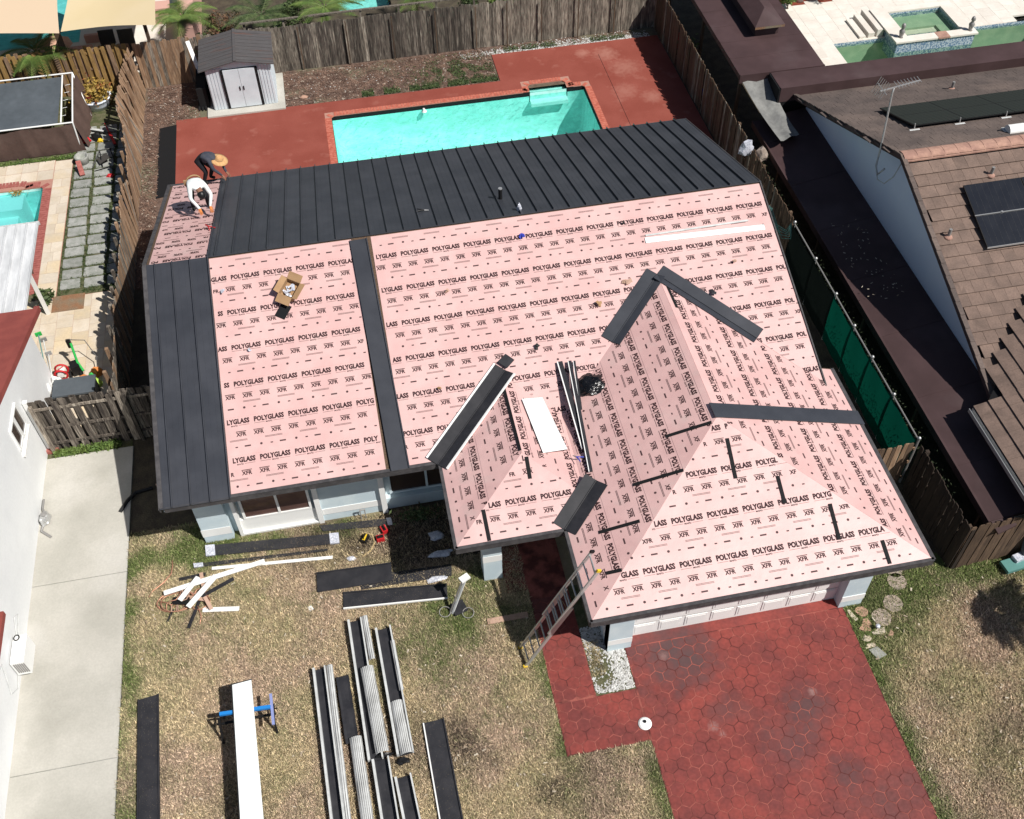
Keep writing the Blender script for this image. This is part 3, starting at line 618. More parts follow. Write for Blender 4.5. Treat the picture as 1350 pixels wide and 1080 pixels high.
basin(*POOL, lambda x: -1.1-1.0*min(max((x+1)/6.5, 0), 1), b)
b.build('basin', 'plaster', pool, smooth=True)
b = MB(); b.box(5.42, 6.87, 12.40, 13.21, -.46, -.32); b.box(5.42, 6.87, 12.98, 13.21, -.32, -.17); b.build('entry_step', 'plaster_step', pool)
b = MB(); b.box(5.40, 5.42, 12.7, 13.23, -.4, .0); b.box(6.87, 6.89, 12.7, 13.23, -.4, .0); b.box(5.40, 6.89, 13.21, 13.23, -.4, .0); b.build('alcove_wall', 'black', pool)
b = MB(); b.box(-2.18, 5.42, 12.705, 12.72, -.16, -.0); b.box(6.87, 7.55, 12.705, 12.72, -.16, 0); b.box(7.535, 7.55, 6.7, 12.72, -.16, 0); b.box(-2.18, -2.165, 6.7, 12.72, -.16, 0); b.build('waterline_tile', 'black', pool)
b = MB(); b.add([(-2.2, 6.7, -.15), (7.55, 6.7, -.15), (7.55, 12.72, -.15), (-2.2, 12.72, -.15)], [(0, 1, 2, 3)]); b.add([(5.42, 12.72, -.15), (6.87, 12.72, -.15), (6.87, 13.21, -.15), (5.42, 13.21, -.15)], [(0, 1, 2, 3)])
b.build('water', 'water', pool)
brick_ring([(-2.18, 6.6), (-2.18, 12.62), (-2.08, 12.72), (5.32, 12.72), (5.42, 12.80), (5.42, 13.12), (5.52, 13.21), (6.77, 13.21), (6.87, 13.08), (6.95, 12.76), (7.45, 12.72), (7.55, 12.62), (7.55, 6.6)], .26, 'coping', pool)
b = MB()
for a, b_, c, d in ((-2.44, -2.18, 6.45, 12.98), (-2.44, 5.42, 12.72, 13.0), (5.16, 5.42, 12.72, 13.48), (5.16, 7.13, 13.21, 13.48), (6.87, 7.81, 12.72, 13.0), (6.87, 7.13, 12.72, 13.48), (7.55, 7.81, 6.45, 12.98)): b.box(a, b_, c, d, -.02, .022+.0001*len(b.f))
b.build('mortar_bed', 'mortar', pool)
sk = thing('skimmer_float', (1.3, 12.55, -.15), 'small white chlorine float by the back edge of the turquoise pool', 'float')
MB().lathe([(.03, -.03), (.10, -.02), (.10, .02), (.05, .05), (.045, .10), (.02, .12)], (1.3, 12.55, -.15), 14).build('float_body', 'white', sk, smooth=True)
MB().box(1.27, 1.33, 12.6, 12.72, -.14, -.10).build('float_arm', 'white', sk)

lp = thing('swimming_pool', (-13.5, 9, 0), 'blue pool with dull red brick coping partly under the white patio cover', 'pool')
b = MB(); basin(LPOOL[0], LPOOL[1], LPOOL[2], LPOOL[3], lambda x: -1.4, b, .3); b.build('basin', 'plaster', lp, smooth=True)
MB().add([(-17, 5, -.12), (-12.45, 5, -.12), (-12.45, 10.62, -.12), (-17, 10.62, -.12)], [(0, 1, 2, 3)]).build('water', 'water_l', lp)
brick_ring([(-12.45, 5.0), (-12.45, 10.5), (-12.55, 10.62), (-13.05, 10.62), (-13.1, 10.75), (-13.3, 10.8), (-17, 10.8)], .3, 'coping_l', lp, -1)
b = MB(); b.box(-12.45, -12.15, 5, 10.95, -.03, .018); b.box(-17, -12.15, 10.62, 11.0, -.03, .019); b.build('mortar_bed', 'mortar', lp)
b = MB(); b.box(-16.5, -13.15, 9.75, 10.62, -1.4, -.17); b.box(-16.5, -13.35, 9.2, 9.75, -1.4, -.45); b.build('entry_step', 'plaster_step', lp)
leaves('flower_clump', [(-13.35+R.gauss(0, .12), 10.55+R.gauss(0, .05), R.uniform(-.1, .05)) for _ in range(160)], 'leafy', 3, .02, .05, None, None, False)
tag(bpy.data.objects['flower_clump'], 'small clump of yellow leaves floating at the pool step', 'plant')

# right neighbour pool and spa
rd = struct(MB().build('right_pool_deck', 'mortar')) if False else None
mb = MB()
for a, b_, c, d in grid_cells(15.0, 29.0, 8.4, 16.6, [RPOOL, RPOOL2]): mb.box(a, b_, c, d, -.05, .022)
rd = struct(mb.build('travertine_deck', 'trav_w'))
for i in range(22):
    for j in range(13):
        x0 = 15.0+i*.61; y0 = 8.6+j*.61+(.3 if i % 2 else 0)
        if x0 < 18.0 and y0 < 9: continue
        if (x0+.6 > 18.0 and y0 < 13.46-.02) : 
            if x0 >= 18.0 or y0+.6 > 13.46: 
                if x0 < 18.0 or y0+.6 <= 13.46: pass
            y0b = max(y0, 13.47)
            if x0 >= 17.99 and y0+.6 < 13.5: continue
        else: y0b = y0
        x1 = x0+.602; xx0 = x0
        if y0b < 13.46 and x1 > 18.0: x1 = 17.99
        if x1-xx0 < .05 or y0+.602-y0b < .03: continue
        if xx0 > 25.4 and y0b < 13.95: continue
        MB().box(xx0, x1, y0b, y0+.602, 0, .03+R.uniform(0, .001)).build('travertine_tile', 'trav_w', rd)
rp = thing('swimming_pool', (21, 11, 0), 'greenish pool behind the brown flat roof of the right neighbour', 'pool')
b = MB(); basin(*RPOOL, lambda x: -1.3, b, .3); b.box(25.5, 27, 13.44, 13.9, -.4, -.28); b.build('basin', 'plaster_g', rp, smooth=False)
MB().add([(18, 9, -.1), (27, 9, -.1), (27, 13.46, -.1), (18, 13.46, -.1)], [(0, 1, 2, 3)]).add([(25.5, 13.46, -.1), (27, 13.46, -.1), (27, 13.9, -.1), (25.5, 13.9, -.1)], [(0, 1, 2, 3)]).build('water', 'water_g', rp)
MB().box(18, 27, 13.45, 13.462, -.2, 0.0).build('waterline_tile', 'mosaic', rp)
sp = thing('spa', (21.8, 13.5, 0), 'raised square spa with blue mosaic wall and pale rim beside the green pool', 'spa')
b = MB()
for a, b_, c, d in grid_cells(20.2, 23.5, 12.45, 14.95, [(20.75, 23.05, 12.8, 14.65)]): b.box(a, b_, c, d, -.5, .33)
b.build('mosaic_wall', 'mosaic', sp)
b = MB()
for a, b_, c, d in grid_cells(20.12, 23.6, 12.4, 15.0, [(20.75, 23.05, 12.8, 14.65)]): b.box(a, b_, c, d, .332, .40)
b.build('coping', 'trav_w', sp)
b = MB()
for a, b_, c, d in grid_cells(20.75, 23.05, 12.8, 14.65, [(21.0, 22.5, 12.95, 13.75)]): b.box(a, b_, c, d, -.2, .12)
b.box(21.0, 22.5, 12.95, 13.75, -.5, -.4); b.build('bench', 'plaster_g', sp)
MB().box(21.9, 22.4, 12.38, 12.82, .34, .405).build('spillway', 'ridge', sp)
MB().add([(20.75, 12.8, .26), (23.05, 12.8, .26), (23.05, 14.65, .26), (20.75, 14.65, .26)], [(0, 1, 2, 3)]).build('water', 'water_g', sp)
st = thing('deck_steps', (19.9, 14.3, 0), 'three shallow pale steps leading to the spa', 'steps')
for i in range(3):
    x0 = 19.15+i*.36; MB().box(x0, x0+.26, 13.55+.0*i, 14.95+.12*i, .03, .12+.11*i).build('step', 'trav_w', st)
for k, (x, y) in enumerate(((20.45, 12.75), (23.35, 12.65))):
    b = MB(); b.lathe([(.10, 0), (.07, .05), (.09, .15), (.12, .26), (.07, .34), (.05, .38), (.09, .45), (.07, .55), (.02, .6)], (x, y, .40), 12)
    o = b.build('statue', 'steel', smooth=True); tag(o, ('dark little statue on the left corner of the spa rim', 'dark little statue on the right corner of the spa rim')[k], 'statue', 'statues on the spa rim')

# ------------------------------------------------------------------ our house
SL = .3377; YF = -6.2257; YB = 6.0807; XL = -7.3535; XR = 9.2576; ZE = 2.6; HRD = ZE+SL*6.2257; ZB = HRD-SL*YB
GXc, GW, GYF = 5.7634, 3.9437, -11.1477; HG = ZE+SL*GW
PXc, PW, PYF = 1.19, 1.92, -8.7336; HP = ZE+SL*PW
house = thing('house', (1, -1, 0), 'single storey house under re-roofing with pink membrane and charcoal metal panels', 'house')
cs = 1/math.sqrt(1+SL*SL); sn = SL*cs
def face(origin, ux, uy):
    ux, uy = Vector(ux), Vector(uy); return (Vector(origin), ux, uy, ux.cross(uy))
F = {
 'front': face((XL, YF, ZE), (1, 0, 0), (0, cs, sn)),
 'back': face((XR, YB, ZB), (-1, 0, 0), (0, -cs, sn)),
 'gleft': face((GXc-GW, 0, ZE), (0, -1, 0), (cs, 0, sn)),
 'gright': face((GXc+GW, GYF, ZE), (0, 1, 0), (-cs, 0, sn)),
 'gfront': face((GXc-GW, GYF, ZE), (1, 0, 0), (0, cs, sn)),
 'pleft': face((PXc-PW, 0, ZE), (0, -1, 0), (cs, 0, sn)),
 'pright': face((PXc+PW, PYF, ZE), (0, 1, 0), (-cs, 0, sn)),
 'pfront': face((PXc-PW, PYF, ZE), (1, 0, 0), (0, cs, sn)),
}
def to2(f, x, y):
    """plan point -> face coordinates (a along text, b up slope)"""
    o, ux, uy, n = F[f]; 
    a = (Vector((x, y, 0))-Vector((o.x, o.y, 0))).dot(ux); h = Vector((uy.x, uy.y, 0)); b = (Vector((x, y, 0))-Vector((o.x, o.y, 0))).dot(h)/(cs*cs)
    return a, b
def to3(f, a, b, h=0): o, ux, uy, n = F[f]; return o+ux*a+uy*b+n*h
yv = -6.2257
PLAN = {
 'front': [(XL, YF), (XR, YF), (XR, 0), (XL, 0)],
 'back': [(XL, 0), (XR, 0), (XR, YB), (XL, YB)],
 'gleft': [(GXc-GW, GYF), (GXc, GYF+GW), (GXc, YF+GW), (GXc-GW, YF)],
 'gright': [(GXc, GYF+GW), (GXc+GW, GYF), (GXc+GW, -5.25), (GXc+(-2.282+5.25), -5.25), (GXc, YF+GW)],
 'gfront': [(GXc-GW, GYF), (GXc+GW, GYF), (GXc, GYF+GW)],
 'pleft': [(PXc-PW, PYF), (PXc, PYF+PW), (PXc, YF+PW), (PXc-PW, YF)],
 'pright': [(PXc, PYF+PW), (PXc+PW, PYF), (PXc+PW, YF), (PXc, YF+PW)],
 'pfront': [(PXc-PW, PYF), (PXc+PW, PYF), (PXc, PYF+PW)],
}
# deck boards under the membrane (one closed slab per slope)
deckm = MB()
for f, pl in PLAN.items():
    A = sum(pl[i][0]*pl[(i+1) % len(pl)][1]-pl[(i+1) % len(pl)][0]*pl[i][1] for i in range(len(pl)))
    if A < 0: pl = pl[::-1]; PLAN[f] = pl
    deckm.slab([to3(f, *to2(f, x, y), -.004) for x, y in pl], (0, 0, .06))
deckm.build('roof_deck', 'wood_dk', house)

# lettering stamped on the membrane
def glyphs(txt, width, height, off=.018):
    cu = bpy.data.curves.new('t', 'FONT'); cu.body = txt; cu.size = 1; cu.resolution_u = 2; cu.offset = off; cu.space_character = 1.03
    o = bpy.data.objects.new('t', cu); COL.objects.link(o); dg = bpy.context.evaluated_depsgraph_get(); me = bpy.data.meshes.new_from_object(o.evaluated_get(dg))
    bm = bmesh.new(); bm.from_mesh(me); bmesh.ops.remove_doubles(bm, verts=bm.verts, dist=1e-5); bm.verts.ensure_lookup_table()
    seen = set(); out = []
    xs = [v.co.x for v in bm.verts]; ys = [v.co.y for v in bm.verts]; X0, X1, Y0, Y1 = min(xs), max(xs), min(ys), max(ys)
    sx, sy = width/(X1-X0), height/(Y1-Y0)
    for v in bm.verts:
        if v in seen: continue
        st_ = [v]; comp = []; seen.add(v); fcs = set()
        while st_:
            q = st_.pop(); comp.append(q)
            for fc in q.link_faces: fcs.add(fc)
            for e in q.link_edges:
                z = e.other_vert(q)
                if z not in seen: seen.add(z); st_.append(z)
        ix = {q: i for i, q in enumerate(comp)}
        P = [((q.co.x-X0)*sx, (q.co.y-Y0)*sy) for q in comp]
        fl = []
        for fc in fcs:
            idx = [ix[q] for q in fc.verts]
            A = sum(P[idx[i]][0]*P[idx[(i+1) % len(idx)]][1]-P[idx[(i+1) % len(idx)]][0]*P[idx[i]][1] for i in range(len(idx)))
            fl.append(tuple(idx) if A > 0 else tuple(idx[::-1]))
        px = [p[0] for p in P]; out.append((P, fl, min(px), max(px)))
    bm.free(); bpy.data.objects.remove(o); bpy.data.meshes.remove(me); return out
WORD = glyphs('POLYGLASS', .725, .140, .046); XFR = glyphs('XFR', .245, .104, .034)
MAPEI = glyphs('MAPEI', .15, .038, .008); SMALL = glyphs('POLYSTICK', .24, .034, .008)
def put(mb, gl, f, a, b, poly, h, mi):
    for P, fl, x0, x1 in gl:
        if all(inside(poly, a+x, b+y) for x, y in ((x0, 0), (x1, 0), (x0, .1), (x1, .1))):
            mb.add([to3(f, a+x, b+y, h) for x, y in P], fl, mi)
def rect(mb, f, a, b, w_, h_, poly, h, mi):
    if all(inside(poly, x, y) for x, y in ((a, b), (a+w_, b), (a+w_, b+h_), (a, b+h_))):
        mb.add([to3(f, a, b, h), to3(f, a+w_, b, h), to3(f, a+w_, b+h_, h), to3(f, a, b+h_, h)], [(0, 1, 2, 3)], mi)
def disc(mb, f, a, b, r, poly, h, mi, n=8):
    if inside(poly, a-r, b-r) and inside(poly, a+r, b+r):
        mb.add([to3(f, a+r*math.cos(6.2832*i/n), b+r*math.sin(6.2832*i/n), h) for i in range(n)], [tuple(range(n))], mi)
def sheet_strip(f, poly, b0, b1, lift, seed, text=True, rot=False):
    """one roll of membrane: lower edge lapped over the strip below"""
    if len(poly) < 3: return
    rr = random.Random(seed)
    def hh(b): return lift+.006*(b1-b)/(b1-b0)
    mb = MB(); n = len(poly)
    A = sum(poly[i][0]*poly[(i+1) % n][1]-poly[(i+1) % n][0]*poly[i][1] for i in range(n))
    if A < 0: poly = poly[::-1]
    # subdivide along the length so that the sheet can wrinkle a little
    amin, amax = min(p[0] for p in poly), max(p[0] for p in poly)
    mb.add([to3(f, a, b, -.003) for a, b in poly]+[to3(f, a, b, hh(b)) for a, b in poly],
           [tuple(range(n, 2*n))]+[(i, (i+1) % n, n+(i+1) % n, n+i) for i in range(n)])
    s = mb.build('membrane_sheet', 'pink', house)
    if not text: return s
    tx = MB(); H = lift+.0075; ph = rr.uniform(0, .8); a = amin-ph-.9; base = b0
    while a < amax:
        put(tx, WORD, f, a, base+.815, poly, H, 0)
        rect(tx, f, a, base+.775, .25, .007, poly, H, 1); rect(tx, f, a+.46, base+.775, .25, .007, poly, H, 1); put(tx, MAPEI, f, a+.28, base+.755, poly, H, 1)
        a += .835
    a = amin-rr.uniform(0, .42)-.5
    while a < amax:
        put(tx, XFR, f, a, base+.485, poly, H, 0); rect(tx, f, a, base+.603, .245, .018, poly, H, 0); a += .42
    a = amin-rr.uniform(0, .84)-.5
    while a < amax:
        for q in (0, .025): rect(tx, f, a, base+.37+q, .42, .010, poly, H, 1)
        a += .84
    a = amin-rr.uniform(0, .84)-.5
    while a < amax:
        rect(tx, f, a, base+.20, .15, .038, poly, H, 1); disc(tx, f, a+.40, base+.225, .032, poly, H, 1); rect(tx, f, a+.62, base+.20, .06, .03, poly, H, 1); a += .84
    if tx.v: stuff(tx.build('printed_lettering', ['ink', 'ink2'], s))
    return s
def cover(f, plan, seed, start=0.0, text=True, lift=.004):
    poly = [to2(f, x, y) for x, y in plan]; bmax = max(p[1] for p in poly); k = 0; b = start
    while b < bmax:
        q = clip(poly, 0, 1, -b); q = clip(q, 0, -1, b+1) if len(q) > 2 else q
        if len(q) > 2: sheet_strip(f, q, b, b+1, lift, seed*31+k, text)
        b += 1; k += 1
cover('front', [(-5.70, YF+.06), (-2.02, YF+.06), (-2.02+.0, -.05), (-5.70, -.05)], 1)
cover('front', [(-1.50, YF+.06), (XR-.02, YF+.06), (XR-.02, -.05), (-1.50, -.05)], 2)
cover('back', [(XL+.13, .02), (-5.72, .02), (-5.72, YB-.04), (XL+.13, YB-.04)], 3, -.6)
cover('gleft', [(GXc-GW+.04, GYF+.04), (GXc, GYF+GW), (GXc, YF+GW+.02), (GXc-GW+.04, YF+.02)], 4)
cover('gright', [(GXc, GYF+GW), (GXc+GW-.07, GYF+.07), (GXc+GW-.07, -5.29), (GXc+2.93, -5.29), (GXc, YF+GW+.0)], 5)
cover('gfront', [(GXc-GW+.05, GYF+.05), (GXc+GW-.05, GYF+.05), (GXc, GYF+GW)], 6)
cover('pleft', [(PXc-PW+.04, PYF+.04), (PXc, PYF+PW), (PXc, YF+PW+.02), (PXc-PW+.04, YF+.02)], 7)
cover('pright', [(PXc, PYF+PW), (PXc+PW, PYF), (PXc+PW, YF), (PXc, YF+PW)], 8)
cover('pfront', [(PXc-PW+.04, PYF+.05), (PXc+PW, PYF+.05), (PXc, PYF+PW)], 9)
# lapped cap sheets: small patch with horizontal rows in the valley, plus ragged hip overlaps
def patch(f, pts, lift, seed, b0, b1=None, text=True):
    poly = [to2(f, x, y) for x, y in pts]; sheet_strip(f, poly, b0, b0+1, lift, seed, text)
# exposed black bonding strips at the sheet ends
def strip_on(f, p, q, wd, name='black_lap_strip', lift=.02, m='black'):
    a, b = to2(f, *p), to2(f, *q); p3, q3 = to3(f, *a, lift), to3(f, *b, lift)
    MB().beam(p3, q3, wd, .008, F[f][3]).build(name, m, house)
for p, q in (((4.56, -7.25), (5.60, -7.32)), ((3.53, -8.21), (4.66, -8.30)), ((2.51, -9.10), (3.42, -9.18)), ((2.42, -10.15), (2.75, -10.2))): strip_on('gleft', p, q, .085)
for p, q in (((5.85, -7.75), (5.79, -8.68)), ((6.76, -8.78), (6.74, -9.40)), ((7.76, -9.58), (7.72, -10.38)), ((8.68, -10.55), (8.68, -11.07))): strip_on('gfront', p, q, .085)
strip_on('pleft', (1.16, -4.75), (1.17, -6.75), .075)
strip_on('pfront', (1.28, -6.93), (1.26, -7.45), .085); strip_on('pfront', (.05, -7.97), (.06, -8.68), .085)
strip_on('gright', (5.90, -2.55), (5.92, -3.5), .075)

# standing seam panels
def seam_panel(f, a0, a1, b0, b1, parent, name='metal_panel'):
    mb = MB(); h = .03
    mb.slab([to3(f, a0, b0, h), to3(f, a1, b0, h), to3(f, a1, b1, h), to3(f, a0, b1, h)], F[f][3]*.022)
    mb.beam(to3(f, a1-.011, b0, h+.026), to3(f, a1-.011, b1, h+.026), .026, .055, F[f][3])
    for q in (.33, .66):
        aa = a0+(a1-a0)*q; mb.beam(to3(f, aa, b0+.01, h+.001), to3(f, aa, b1-.01, h+.001), .02, .004, F[f][3])
    return mb.build(name, 'metal', parent)
bl = (YB+.04)/cs
x = XR+.03
while x > -5.72:
    x2 = max(x-.4495, -5.72); seam_panel('back', XR-x, XR-x2, -.04, bl-.0, house); x = x2
xs = [-7.36, -7.06, -6.62, -6.17, -5.71]
for i in range(4): seam_panel('front', xs[i]-XL, xs[i+1]-XL, -.05, 6.2257/cs+.0, house)
def flat_panel(f, p, q, wd, name, lift=.03, m='metal'):
    a, b = to2(f, *p), to2(f, *q); mb = MB(); mb.beam(to3(f, *a, lift), to3(f, *b, lift), wd, .016, F[f][3]); 
    return mb, a, b
fp, a, b = flat_panel('front', (-1.83, -.10), (-1.68, -6.24), .47, 'x'); fp.build('metal_panel', 'metal', house)
for s in (-.215, .215):
    mb = MB(); mb.beam(to3('front', a[0]+s, a[1], .05), to3('front', b[0]+s, b[1], .05), .022, .04, F['front'][3]); mb.build('panel_rib', 'metal', house)
fp, a, b = flat_panel('gright', (5.68, -7.04), (9.76, -6.96), .44, 'x', .034); fp.build('metal_panel', 'metal', house)
# rake and ridge trims
def rake(x, w_, m='fascia'):
    mb = MB()
    for f, y0, y1 in (('front', YF-.02, 0), ('back', YB+.02, 0)):
        p = to3(f, *to2(f, x, y0), .028); q = to3(f, *to2(f, x, y1), .028); mb.beam(p, q, w_, .03, F[f][3])
        mb.beam(p+Vector(((-w_/2 if x < 0 else w_/2), 0, -.10)), q+Vector(((-w_/2 if x < 0 else w_/2), 0, -.10)), .02, .20, F[f][3])
    mb.build('rake_trim', m, house)
rake(XL+.02, .10); rake(XR+.0, .03)
def eave(p, q, out):
    """fascia and drip edge"""
    p, q, out = Vector(p), Vector(q), Vector(out); mb = MB()
    mb.beam(p-Vector((0, 0, .08))+out*.012, q-Vector((0, 0, .08))+out*.012, .022, .20)
    mb.build('fascia', 'fascia', house)
    mb = MB(); mb.beam(p+out*-.01+Vector((0, 0, .016)), q+out*-.01+Vector((0, 0, .016)), .09, .018); mb.build('drip_edge', 'fascia', house)
eave((XL+.07, YF, ZE), (GXc-GW-2.55, YF, ZE), (0, -1, 0)); eave((XR, YB, ZB), (XL+.07, YB, ZB), (0, 1, 0))
eave((GXc-GW, GYF, ZE), (GXc+GW, GYF, ZE), (0, -1, 0)); eave((GXc+GW, GYF, ZE), (GXc+GW, -5.25, ZE), (1, 0, 0)); eave((GXc-GW, PYF-.0, ZE), (GXc-GW, GYF, ZE), (-1, 0, 0))
eave((PXc-PW, PYF, ZE), (GXc-GW, PYF, ZE), (0, -1, 0)); eave((PXc-PW, YF, ZE), (PXc-PW, PYF, ZE), (-1, 0, 0))
# soffit
sf = MB(); sf.box(XL+.03, XR-.03, YF+.03, YB-.03, 2.40, 2.43); sf.box(GXc-GW+.03, GXc+GW-.03, GYF+.03, YF+.03, 2.401, 2.431); sf.box(PXc-PW+.03, GXc-GW+.03, PYF+.03, YF+.03, 2.402, 2.432); sf.build('soffit', 'wallb', house)
# walls
wl = MB(); wl.box(-6.89, 8.85, -5.30, 5.45, 0, 2.40); wl.build('wall', 'wallb', house)
wl = MB(); wl.box(-6.89, -6.17, -5.59, -5.302, 0, 2.40); wl.build('wall', 'wallb', house); wl = MB(); wl.box(-6.17, -6.0, -5.36, -5.302, 0, 2.40); wl.build('wall', 'wallb', house)
wl = MB(); wl.box(-3.84, -2.30, -5.50, -5.302, 0, 2.40); wl.build('wall', 'wallb', house)
wl = MB(); wl.box(-6.9, -2.2, -5.61, -5.57, .0, .30); wl = MB(); wl.box(-6.905, -6.165, -5.60, -5.592, .28, .58); wl.build('wall_band', 'white', house)
wl = MB(); wl.box(-3.83, -2.31, -5.515, -5.502, .28, .52); wl.build('wall_band', 'white', house)
for a, b_, yy in ((-6.0, -5.91, -5.56), (-3.97, -3.84, -5.57), (-2.30, -2.16, -5.60)):
    MB().box(a, b_, yy, -5.30, 0, 2.39).build('pilaster', 'white', house)
def window(x0, x1, z0, z1, y, mull, pane='pane_dirty', fr='white', t=.06):
    fm = MB(); fm.box(x0, x1, y-.05, y, z1-t, z1); fm.box(x0, x1, y-.05, y, z0, z0+t); fm.box(x0, x0+t, y-.049, y, z0+t, z1-t); fm.box(x1-t, x1, y-.049, y, z0+t, z1-t)
    for m_ in mull: fm.box(m_-.03, m_+.03, y-.048, y, z0+t, z1-t)
    o = fm.build('window', fr, house); xs_ = [x0+t, *[q for m_ in mull for q in (m_-.03, m_+.03)], x1-t]
    for i in range(0, len(xs_), 2): MB().box(xs_[i], xs_[i+1], y-.02, y-.012, z0+t, z1-t).build('pane', pane, o)
    return o
window(-5.80, -4.06, .60, 1.66, -5.44, [-4.88])
MB().box(-5.91, -3.97, -5.48, -5.302, 0, .58).build('window_apron', 'white', house)
MB().box(-5.91, -3.97, -5.56, -5.482, .02, .09).build('sill', 'white', house)
window(-2.05, 1.2, .50, 1.42, -5.31, [-1.06, .1], 'glass', 'wallb')
MB().box(-2.16, 2.4, -5.46, -5.302, 0, .44).build('wall', 'wallb', house)
# garage and porch
gm = MB(); gm.box(2.47, 2.77, -10.60, -6.3, 0, 2.40); gm.box(8.55, 8.85, -10.60, -5.4, 0, 2.40); gm.box(2.47, 3.05, -10.615, -10.32, 0, 2.399); gm.box(8.27, 8.851, -10.605, -10.32, 0, 2.399); gm.box(3.05, 8.27, -10.55, -10.32, 2.15, 2.398); gm.build('garage_wall', 'wallb', house)
for a, b_ in ((2.465, 3.055), (8.265, 8.856)): MB().box(a, b_, -10.622, -10.607 if a > 5 else -10.617, .30, .52).build('wall_band', 'white', house)
gd = MB(); gd.box(3.05, 8.27, -10.335, -10.31, 0, 2.15); gdo = gd.build('garage_door', 'white', house)
for r_ in range(4):
    for c in range(8):
        x0 = 3.10+c*.645; z0 = .06+r_*.53
        pb = MB(); pb.box(x0+.05, x0+.595, -10.350, -10.337, z0+.05, z0+.45); pb.box(x0+.10, x0+.545, -10.358, -10.351, z0+.10, z0+.40)
        pb.build('door_panel', 'white', gdo)
    if r_: MB().box(3.06, 8.26, -10.339, -10.3365, .015+r_*.53, .027+r_*.53).build('panel_joint', 'steel', gdo)
cm = MB(); cm.box(-.05, .41, -8.14, -7.70, 0, 2.40); cm.build('porch_column', 'wallb', house); MB().box(-.056, .416, -8.146, -7.694, .85, 1.10).build('column_band', 'white', house)
# vent pipe on the back slope
vp = MB(); c = to3('back', *to2('back', 2.22, 1.25), .02); vp.tube([c, c+Vector((0, 0, .36))], .055, 12); vp.build('vent_pipe', 'blackp', house); MB().tube([c+Vector((0, 0, .355)), c+Vector((0, 0, .375))], .058, 12).build('vent_cap', 'alu', house)

# valley flashings
def valley(f1, f2, p, q, w1, w2, name, edge=None, lift=.036):
    """V-shaped flashing: wings w1 on face f1 side, w2 on f2 side; p,q plan points on the valley line"""
    def P(f, x, y): return to3(f, *to2(f, x, y), lift)
    p3, q3 = P(f1, *p), P(f1, *q); d = (q3-p3).normalized(); mb = MB()
    for f, wd in ((f1, w1), (f2, w2)):
        n = F[f][3]; s = n.cross(d).normalized()
        mid = (p3+q3)/2
        # direction away from the valley on this face
        sgn = 1 if (mid+s*.3)[2] > mid[2] else -1
        s = s*sgn; top = [p3, q3, q3+s*wd, p3+s*wd]
        if (top[1]-top[0]).cross(top[2]-top[1]).z < 0: top = top[::-1]
        mb.slab(top, n*.008)
        if edge: 
            mb.beam(p3+s*wd, q3+s*wd, .05, .03, n, mi=1)
    mb.beam(p3+F[f1][3]*.012, q3+F[f1][3]*.012, .02, .025, F[f1][3], mi=0)
    return mb
vy = lambda t: (GXc-t, YF+GW-t)
valley('front', 'gleft', (GXc+.0, YF+GW+.02), (GXc-1.62, YF+GW-1.62), .33, .22, 'v').build('valley_flashing', 'metal', house)
valley('front', 'gright', (GXc-.02, YF+GW+.03), (GXc+2.1, YF+GW-2.1), .33, .22, 'v').build('valley_flashing', 'metal', house)
vf = valley('front', 'pleft', (PXc+.1, YF+PW+.1), (PXc-PW-.05, YF-.05), .32, .30, 'v', True, .05); vf.build('valley_flashing', ['metal_flat', 'white'], house)
vf = valley('pfront', 'gleft', (2.78, -7.74), (1.80, -8.72), .30, .32, 'v', None, .03); vf.build('valley_flashing', 'metal_flat', house)
mb = MB(); c = to3('front', *to2('front', 1.36, -3.98), .06); mb.obox(c, .34, .28, .012, (1, 1, 0), F['front'][3]); mb.build('flashing_cap', 'metal_flat', house)

# ------------------------------------------------------------------ loose things on the roof
def on(f, x, y, h=0.0): return to3(f, *to2(f, x, y), h+.014)
def fbox(f, x, y, l, w_, h, ang, lift=0.0):
    o, ux, uy, n = F[f]; d = Vector((math.cos(ang), math.sin(ang), 0)); d = (d-n*d.dot(n)).normalized(); return on(f, x, y, lift+h/2), d, n
c, d, n = fbox('front', -3.74, -1.30, 1, 1, .3, math.radians(58))
bx = thing('cardboard_box', on('front', -3.74, -1.30, 0), 'open cardboard box with plastic packets on the pink roof', 'box')
s_ = n.cross(d); L, W_, H = .47, .38, .17; mb = MB()
for sg in (-1, 1): mb.obox(c+d*(sg*L/2), .012, W_, H, d, n); mb.obox(c+s_*(sg*W_/2), L, .012, H, d, n)
mb.obox(c-n*(H/2-.006), L-.02, W_-.02, .01, d, n); mb.build('box_body', 'card', bx)
for sg, ax, ln, wd, tilt in ((1, d, W_, .20, .5), (-1, d, W_, .22, -.35), (1, s_, L, .15, .5), (-1, s_, L, .15, .3)):
    other = s_ if ax is d else d; e = c+n*(H/2)+ax*(sg*(L if ax is d else W_)/2); dirn = (ax*sg+n*tilt).normalized()
    mb = MB(); mb.obox(e+dirn*wd/2, wd, ln, .008, dirn, n); mb.build('box_flap', 'card', bx)
mb = MB()
for i in range(9):
    a = R.uniform(0, 3.1); dd = d*math.cos(a)+s_*math.sin(a); mb.obox(c+d*R.uniform(-.15, .15)+s_*R.uniform(-.12, .12)-n*R.uniform(-.03, .06), .16, .05, .012, dd+n*R.uniform(-.5, .5), n)
mb.build('packets', 'clear', bx)
mb = MB(); mb.obox(on('front', -3.98, -1.78, .01), .4, .28, .01, d, n); o = mb.build('plastic_scrap', 'blackp'); tag(o, 'black plastic scrap lying under the cardboard box', 'plastic')
